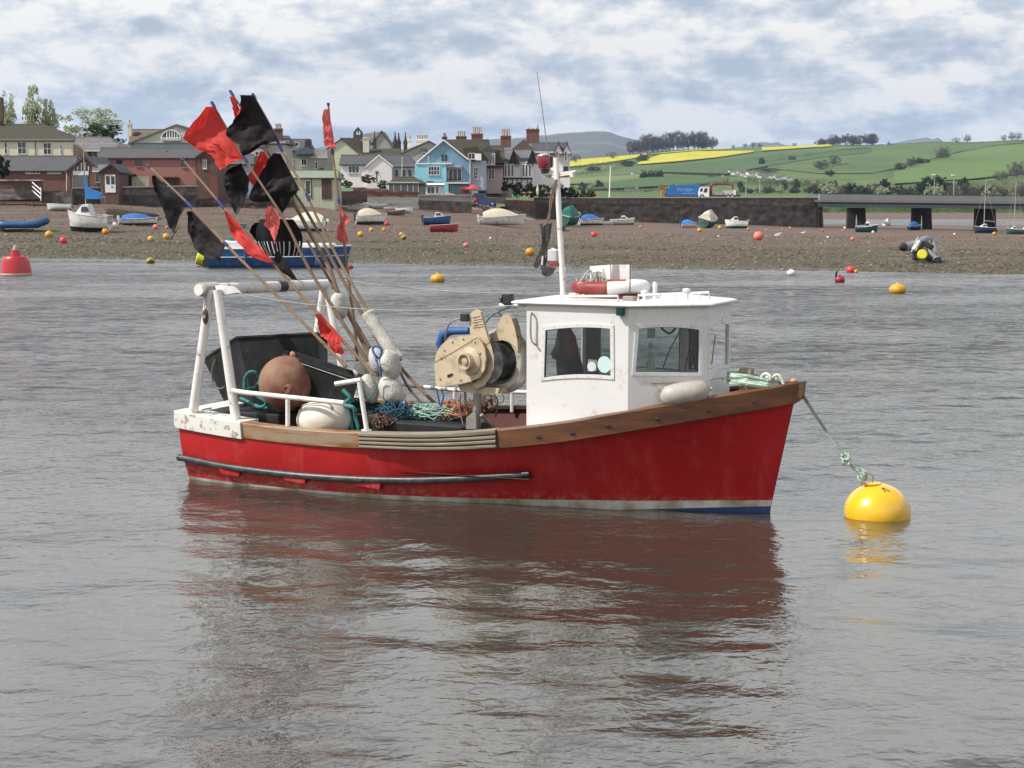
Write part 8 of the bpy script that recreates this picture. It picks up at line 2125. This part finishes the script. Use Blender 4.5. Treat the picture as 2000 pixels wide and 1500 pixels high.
m_ = MB(); m_.prism([IP(1779, 489), IP(1784, 505), IP(1788, 515), IP(1800, 517), IP(1822, 518), IP(1820, 500), IP(1812, 486)], (0, .25, 0)); obj('transom', m_, bm_['white'], ib)
m_ = MB(); m_.prism([IP(1784, 488, .1), IP(1818, 484, .1), IP(1812, 474, 1.5), IP(1800, 474, 1.5)], (0, 0, .08)); obj('floor', m_, bm_['inside'], ib)
m_ = MB(); m_.lathe([(.22, -.3), (.31, -.28), (.33, .22), (.27, .28)], IP(1801, 498, -.75), (-.2, -1, .25), 16)
single('yellow_tub_buoy', m_, bpy.data.materials['acid_yellow'], 'acid yellow tub hung over the stranded grey inflatable', 'buoy')
gp = thing('gear_heap', 'black and white gear heaped in the stranded grey inflatable', 'gear', IP(1800, 492, -.3))
for (px, py, d_, rz, ry, mm) in ((1790, 480, (.75, .4, .30), .4, -.9, bm_['white']), (1796, 482, (.8, .4, .30), .2, -1.0, bm_['black']), (1812, 479, (.8, .4, .35), -.3, .5, bm_['black']), (1819, 492, (.8, .3, .32), .1, 1.1, bm_['white']), (1789, 500, (.4, .3, .55), 0, .2, bm_['black']), (1814, 502, (.5, .3, .35), 0, .8, bm_['black'])):
    m_ = MB(); m_.rbox(IP(px, py, -.3), d_, .09, rz=rz, ry=ry); obj('bundle', m_, mm, gp, True)
for a, b_ in (((1780, 492), (1793, 463)), ((1815, 470), (1826, 498))):
    m_ = MB(); m_.tube([IP(a[0], a[1], -.5), IP(b_[0], b_[1], -.3)], .035, 6); obj('oar', m_, bm_['white'], gp, True)

# ---- red channel buoy, left
cY = G(32, 536, 0); k_ = cY.y / F
rb = thing('channel_buoy', 'red can shaped channel buoy with grey top floating at the far left', 'buoy', cY)
rp2 = mat('channel_red', (.48, .015, .02), .35, .06, 1, coat=.4)
c_ = Vector((cY.x, cY.y, 0)); m_ = MB(); m_.lathe([(20 * k_, -.3), (29.5 * k_, -.05), (29.5 * k_, .04), (26 * k_, 26 * k_), (25 * k_, 33 * k_), (23 * k_, 35 * k_)], c_, seg=32); obj('body', m_, rp2, rb, True, )
m_ = MB(); m_.lathe([(9 * k_, 35 * k_), (8.5 * k_, 47 * k_), (6.5 * k_, 48 * k_)], c_, seg=20); obj('neck', m_, rp2, rb, True)
m_ = MB(); m_.lathe([(5 * k_, 47.5 * k_), (5 * k_, 52 * k_), (3.5 * k_, 56 * k_), (1 * k_, 57 * k_)], c_, seg=16); obj('lamp', m_, steel_far, rb, True)
m_ = MB(); m_.lathe([(29.9 * k_, .02), (29.9 * k_, .08)], c_, seg=32, cap=False); obj('white_rim', m_, bm_['white'], rb, True)

# ---- mooring buoys on the beach and afloat
bc = {'yellow': mat('buoy_yellow', (.66, .36, .02), .45, .12, 2, (.30, .20, .04), .25, 3, .15), 'orange': mat('buoy_orange', (.62, .27, .015), .45, .12, 2, (.3, .14, .03), .2, 3), 'red': mat('buoy_red', (.60, .045, .045), .45, .08, 2), 'pink': mat('buoy_faded_red', (.66, .17, .13), .5, .08, 2), 'white': mat('buoy_white', (.70, .69, .66), .5, .06, 2), 'olive': mat('buoy_weeded', (.42, .36, .06), .6, .3, 3, (.06, .06, .02), .45, 1.2), 'dark': mat('buoy_dark_red', (.28, .02, .03), .5, .1, 2)}
def buoy(px, py, rpx, col, label, afloat=False, group=None, flat=.95):
    c_ = G(px, py + rpx * .8, 0) if afloat else hit(px, py + rpx * .9); k_ = c_.y / F; r_ = rpx * k_
    e = thing('mooring_buoy', label, 'buoy', c_, None, group or ('buoys afloat' if afloat else 'mooring buoys stranded on the beach'))
    cc = c_ + Vector((0, 0, r_ * (.75 if not afloat else .55) * flat)); rng2 = random.Random(px)
    ax = Vector((rng2.uniform(-.7, .7), rng2.uniform(-.4, .2), 1)) if not afloat else Vector((0, 0, 1))
    m_ = MB(); m_.ball(cc, (r_, r_, r_ * flat), 20, 14, ax); obj('float_body', m_, bc[col], e, True)
    m_ = MB(); axn = ax.normalized(); t_ = cc + axn * r_ * flat * .94
    m_.lathe([(r_ * .22, -.02), (r_ * .16, r_ * .18), (r_ * .05, r_ * .22)], t_, ax, 8); obj('neck', m_, bc['dark'] if col in ('red', 'dark') else steel_far, e, True)
    return e
BU = [
 (96, 457, 8, 'yellow', 'large yellow buoy on the beach below the blue inflatables'), (124, 469, 7.5, 'red', 'red buoy on the beach left of the masted sailing boat'), (206, 452, 7, 'orange', 'orange buoy at the foot of the masted sailing boat, left of its twin'), (213, 449, 6, 'orange', 'orange buoy tucked behind its twin by the masted sailing boat'),
 (223, 439, 6.5, 'white', 'white buoy between the sailing boat and the blue cover'), (295, 466, 6.5, 'yellow', 'yellow buoy left of a second below the blue covered boat'), (325, 461, 7, 'yellow', 'yellow buoy beside the tail of the black flag'), (304, 443, 5.5, 'pink', 'light red buoy right of the blue covered boat'), (326, 444, 3.5, 'pink', 'tiny light red buoy right of the light red one'),
 (704, 457, 6, 'yellow', 'yellow buoy below the boat with the beige cover'), (725, 448, 4.5, 'yellow', 'small yellow buoy left of the yellow and white pair'), (750, 448, 4, 'orange', 'small orange buoy in front of the boat with beige cover'), (755, 437, 5, 'red', 'red buoy at the bow of the boat with beige cover'), (784, 457, 4.5, 'yellow', 'yellow buoy touching the weeded one'), (789, 463, 6, 'olive', 'weeded yellow green buoy in the middle of the gravel'),
 (910, 478, 5.5, 'pink', 'faded red buoy left of the large yellow one near the mast'), (958, 465, 2.5, 'white', 'tiny white float above the faded red buoy'), (1035, 491, 9, 'orange', 'large yellow orange buoy left of the fishing boat mast'), (1160, 457, 6.2, 'red', 'bright red buoy right of the fishing boat mast'), (1251, 443, 3, 'pink', 'tiny red buoy below the grey inflatable'),
 (1366, 449, 4.6, 'yellow', 'yellow buoy below the bright blue tarpaulin boat'), (1406, 444, 4.2, 'yellow', 'yellow buoy by the stern of the teal motor boat'), (1461, 447, 3, 'orange', 'small yellow buoy right of the teal motor boat'), (1481, 460, 10, 'pink', 'largest light red dome shaped buoy right of centre on the gravel'), (1497, 449, 2.2, 'pink', 'tiny light red float above the light red dome buoy'), (1528, 448, 2.2, 'pink', 'tiny red float left of the bridge'), (1543, 445, 2.4, 'yellow', 'tiny yellow float left of the bridge'),
 (1298, 432, 2.6, 'white', 'tiny white float beside the grey inflatable'), (1403, 461, 2, 'white', 'tiny white float below the teal motor boat'), (1665, 466, 4.2, 'pink', 'light red buoy below the blue green motor boat'), (1607, 450, 2.8, 'red', 'small red buoy at the causeway end'), (1646, 451, 2.2, 'pink', 'tiny red float left of the first bridge pier'), (1650, 445, 2.6, 'white', 'small white float by the first bridge pier'), (1617, 463, 2.4, 'white', 'small white float right of the causeway end'),
 (1705, 453, 3, 'white', 'small white float at the stern of the blue green boat'), (1727, 440, 3, 'white', 'small white float beyond the bridge piers'), (1942, 456, 4, 'orange', 'orange buoy beside the navy yacht'), (1864, 457, 2.2, 'white', 'tiny white float left of the navy yacht'), (1999, 462, 3, 'red', 'red float at the right edge of the beach'), (63, 398, 2.6, 'white', 'tiny white float under the brick garden wall'), (13, 459, 2.8, 'orange', 'tiny orange float at the left edge of the beach')]
for a in BU: buoy(*a)
AF = [(855, 539, 14.5, 'yellow', 'yellow buoy afloat in mid water left of the fishing boat mast', .72), (1753, 559, 16.5, 'yellow', 'yellow buoy afloat at the right below the stranded inflatable', .72), (294, 507, 9, 'olive', 'half submerged weeded yellow buoy at the left water edge', .8), (1640, 543, 10, 'dark', 'dark red buoy afloat with fittings on top', .85), (1661, 525, 8.5, 'red', 'bright red buoy at the water edge', .95), (1672, 529, 4, 'yellow', 'little yellow float beside the bright red buoy', .9), (1545, 530, 8.5, 'white', 'white buoy afloat with a dark foot', .8), (684, 520, 6, 'dark', 'dark red buoy by the bow of the blue workboat', .9)]
for px, py, r_, c_, lab, fl in AF: buoy(px, py, r_, c_, lab, True, flat=fl)
m_ = MB(); q = G(1640, 551, 0); k_ = q.y / F
for dx in (-4, 1, 6): m_.tube([q + Vector((dx * k_, 0, 10 * k_)), q + Vector(((dx - 1) * k_, 0, 20 * k_))], .05, 5)
m_ = MB(); m_.tube([q + Vector((-7 * k_, 0, 4 * k_)), q + Vector((-7 * k_, 0, 19 * k_)), q + Vector((-4 * k_, 0, 20 * k_))], .06, 5); single('rope_strop', m_, bm_['black'], 'black rope strop standing on the dark red buoy', 'rope')
# gulls
def gull(px, py, label, s_=1.0, flip=1):
    c_ = hit(px, py + 2); m_ = MB(); s_ *= .45
    m_.ball(c_ + Vector((0, 0, .28 * s_ / .45)), (.42 * s_ / .45 * .6, .11, .11), 10, 8, lump=.1); m_.ball(c_ + Vector((.22 * flip, 0, .42)), (.07, .06, .07), 8, 6)
    m_.tube([c_ + Vector((.15 * flip, 0, .3)), c_ + Vector((.2 * flip, 0, .42))], .05, 6); m_.tube([c_ + Vector((.28 * flip, 0, .42)), c_ + Vector((.36 * flip, 0, .40))], [.02, .005], 5)
    m_.tube([c_ + Vector((-.2 * flip, 0, .3)), c_ + Vector((-.38 * flip, 0, .27))], [.06, .02], 5)
    for dy in (-.04, .04): m_.tube([c_ + Vector((0, dy, .2)), c_ + Vector((0, dy, -.02))], .012, 4)
    single('gull', m_, bc['white'], label, 'gull', group='gulls standing on the gravel')
gull(1517, 463, 'left gull of the pair right of the light red dome buoy', 1, -1); gull(1521, 460, 'right gull of the pair right of the light red dome buoy'); gull(1569, 457, 'single gull standing nearer the causeway end')

# ================================================================ HAZE
m, n, out = newmat('air')
pv = n.new('ShaderNodeVolumePrincipled')
pv.inputs['Color'].default_value = (.52, .70, 1.0, 1)
pv.inputs['Density'].default_value = HAZE
pv.inputs['Anisotropy'].default_value = .25
n.put(out.inputs[1], pv.outputs[0])
m_ = MB(); m_.bb(-9000, 9000, -40, 12500, -3, 640)
hz = obj('haze', m_, m); tag(hz, 'pale blue air between the estuary and the distant moor', 'haze', kind='stuff')
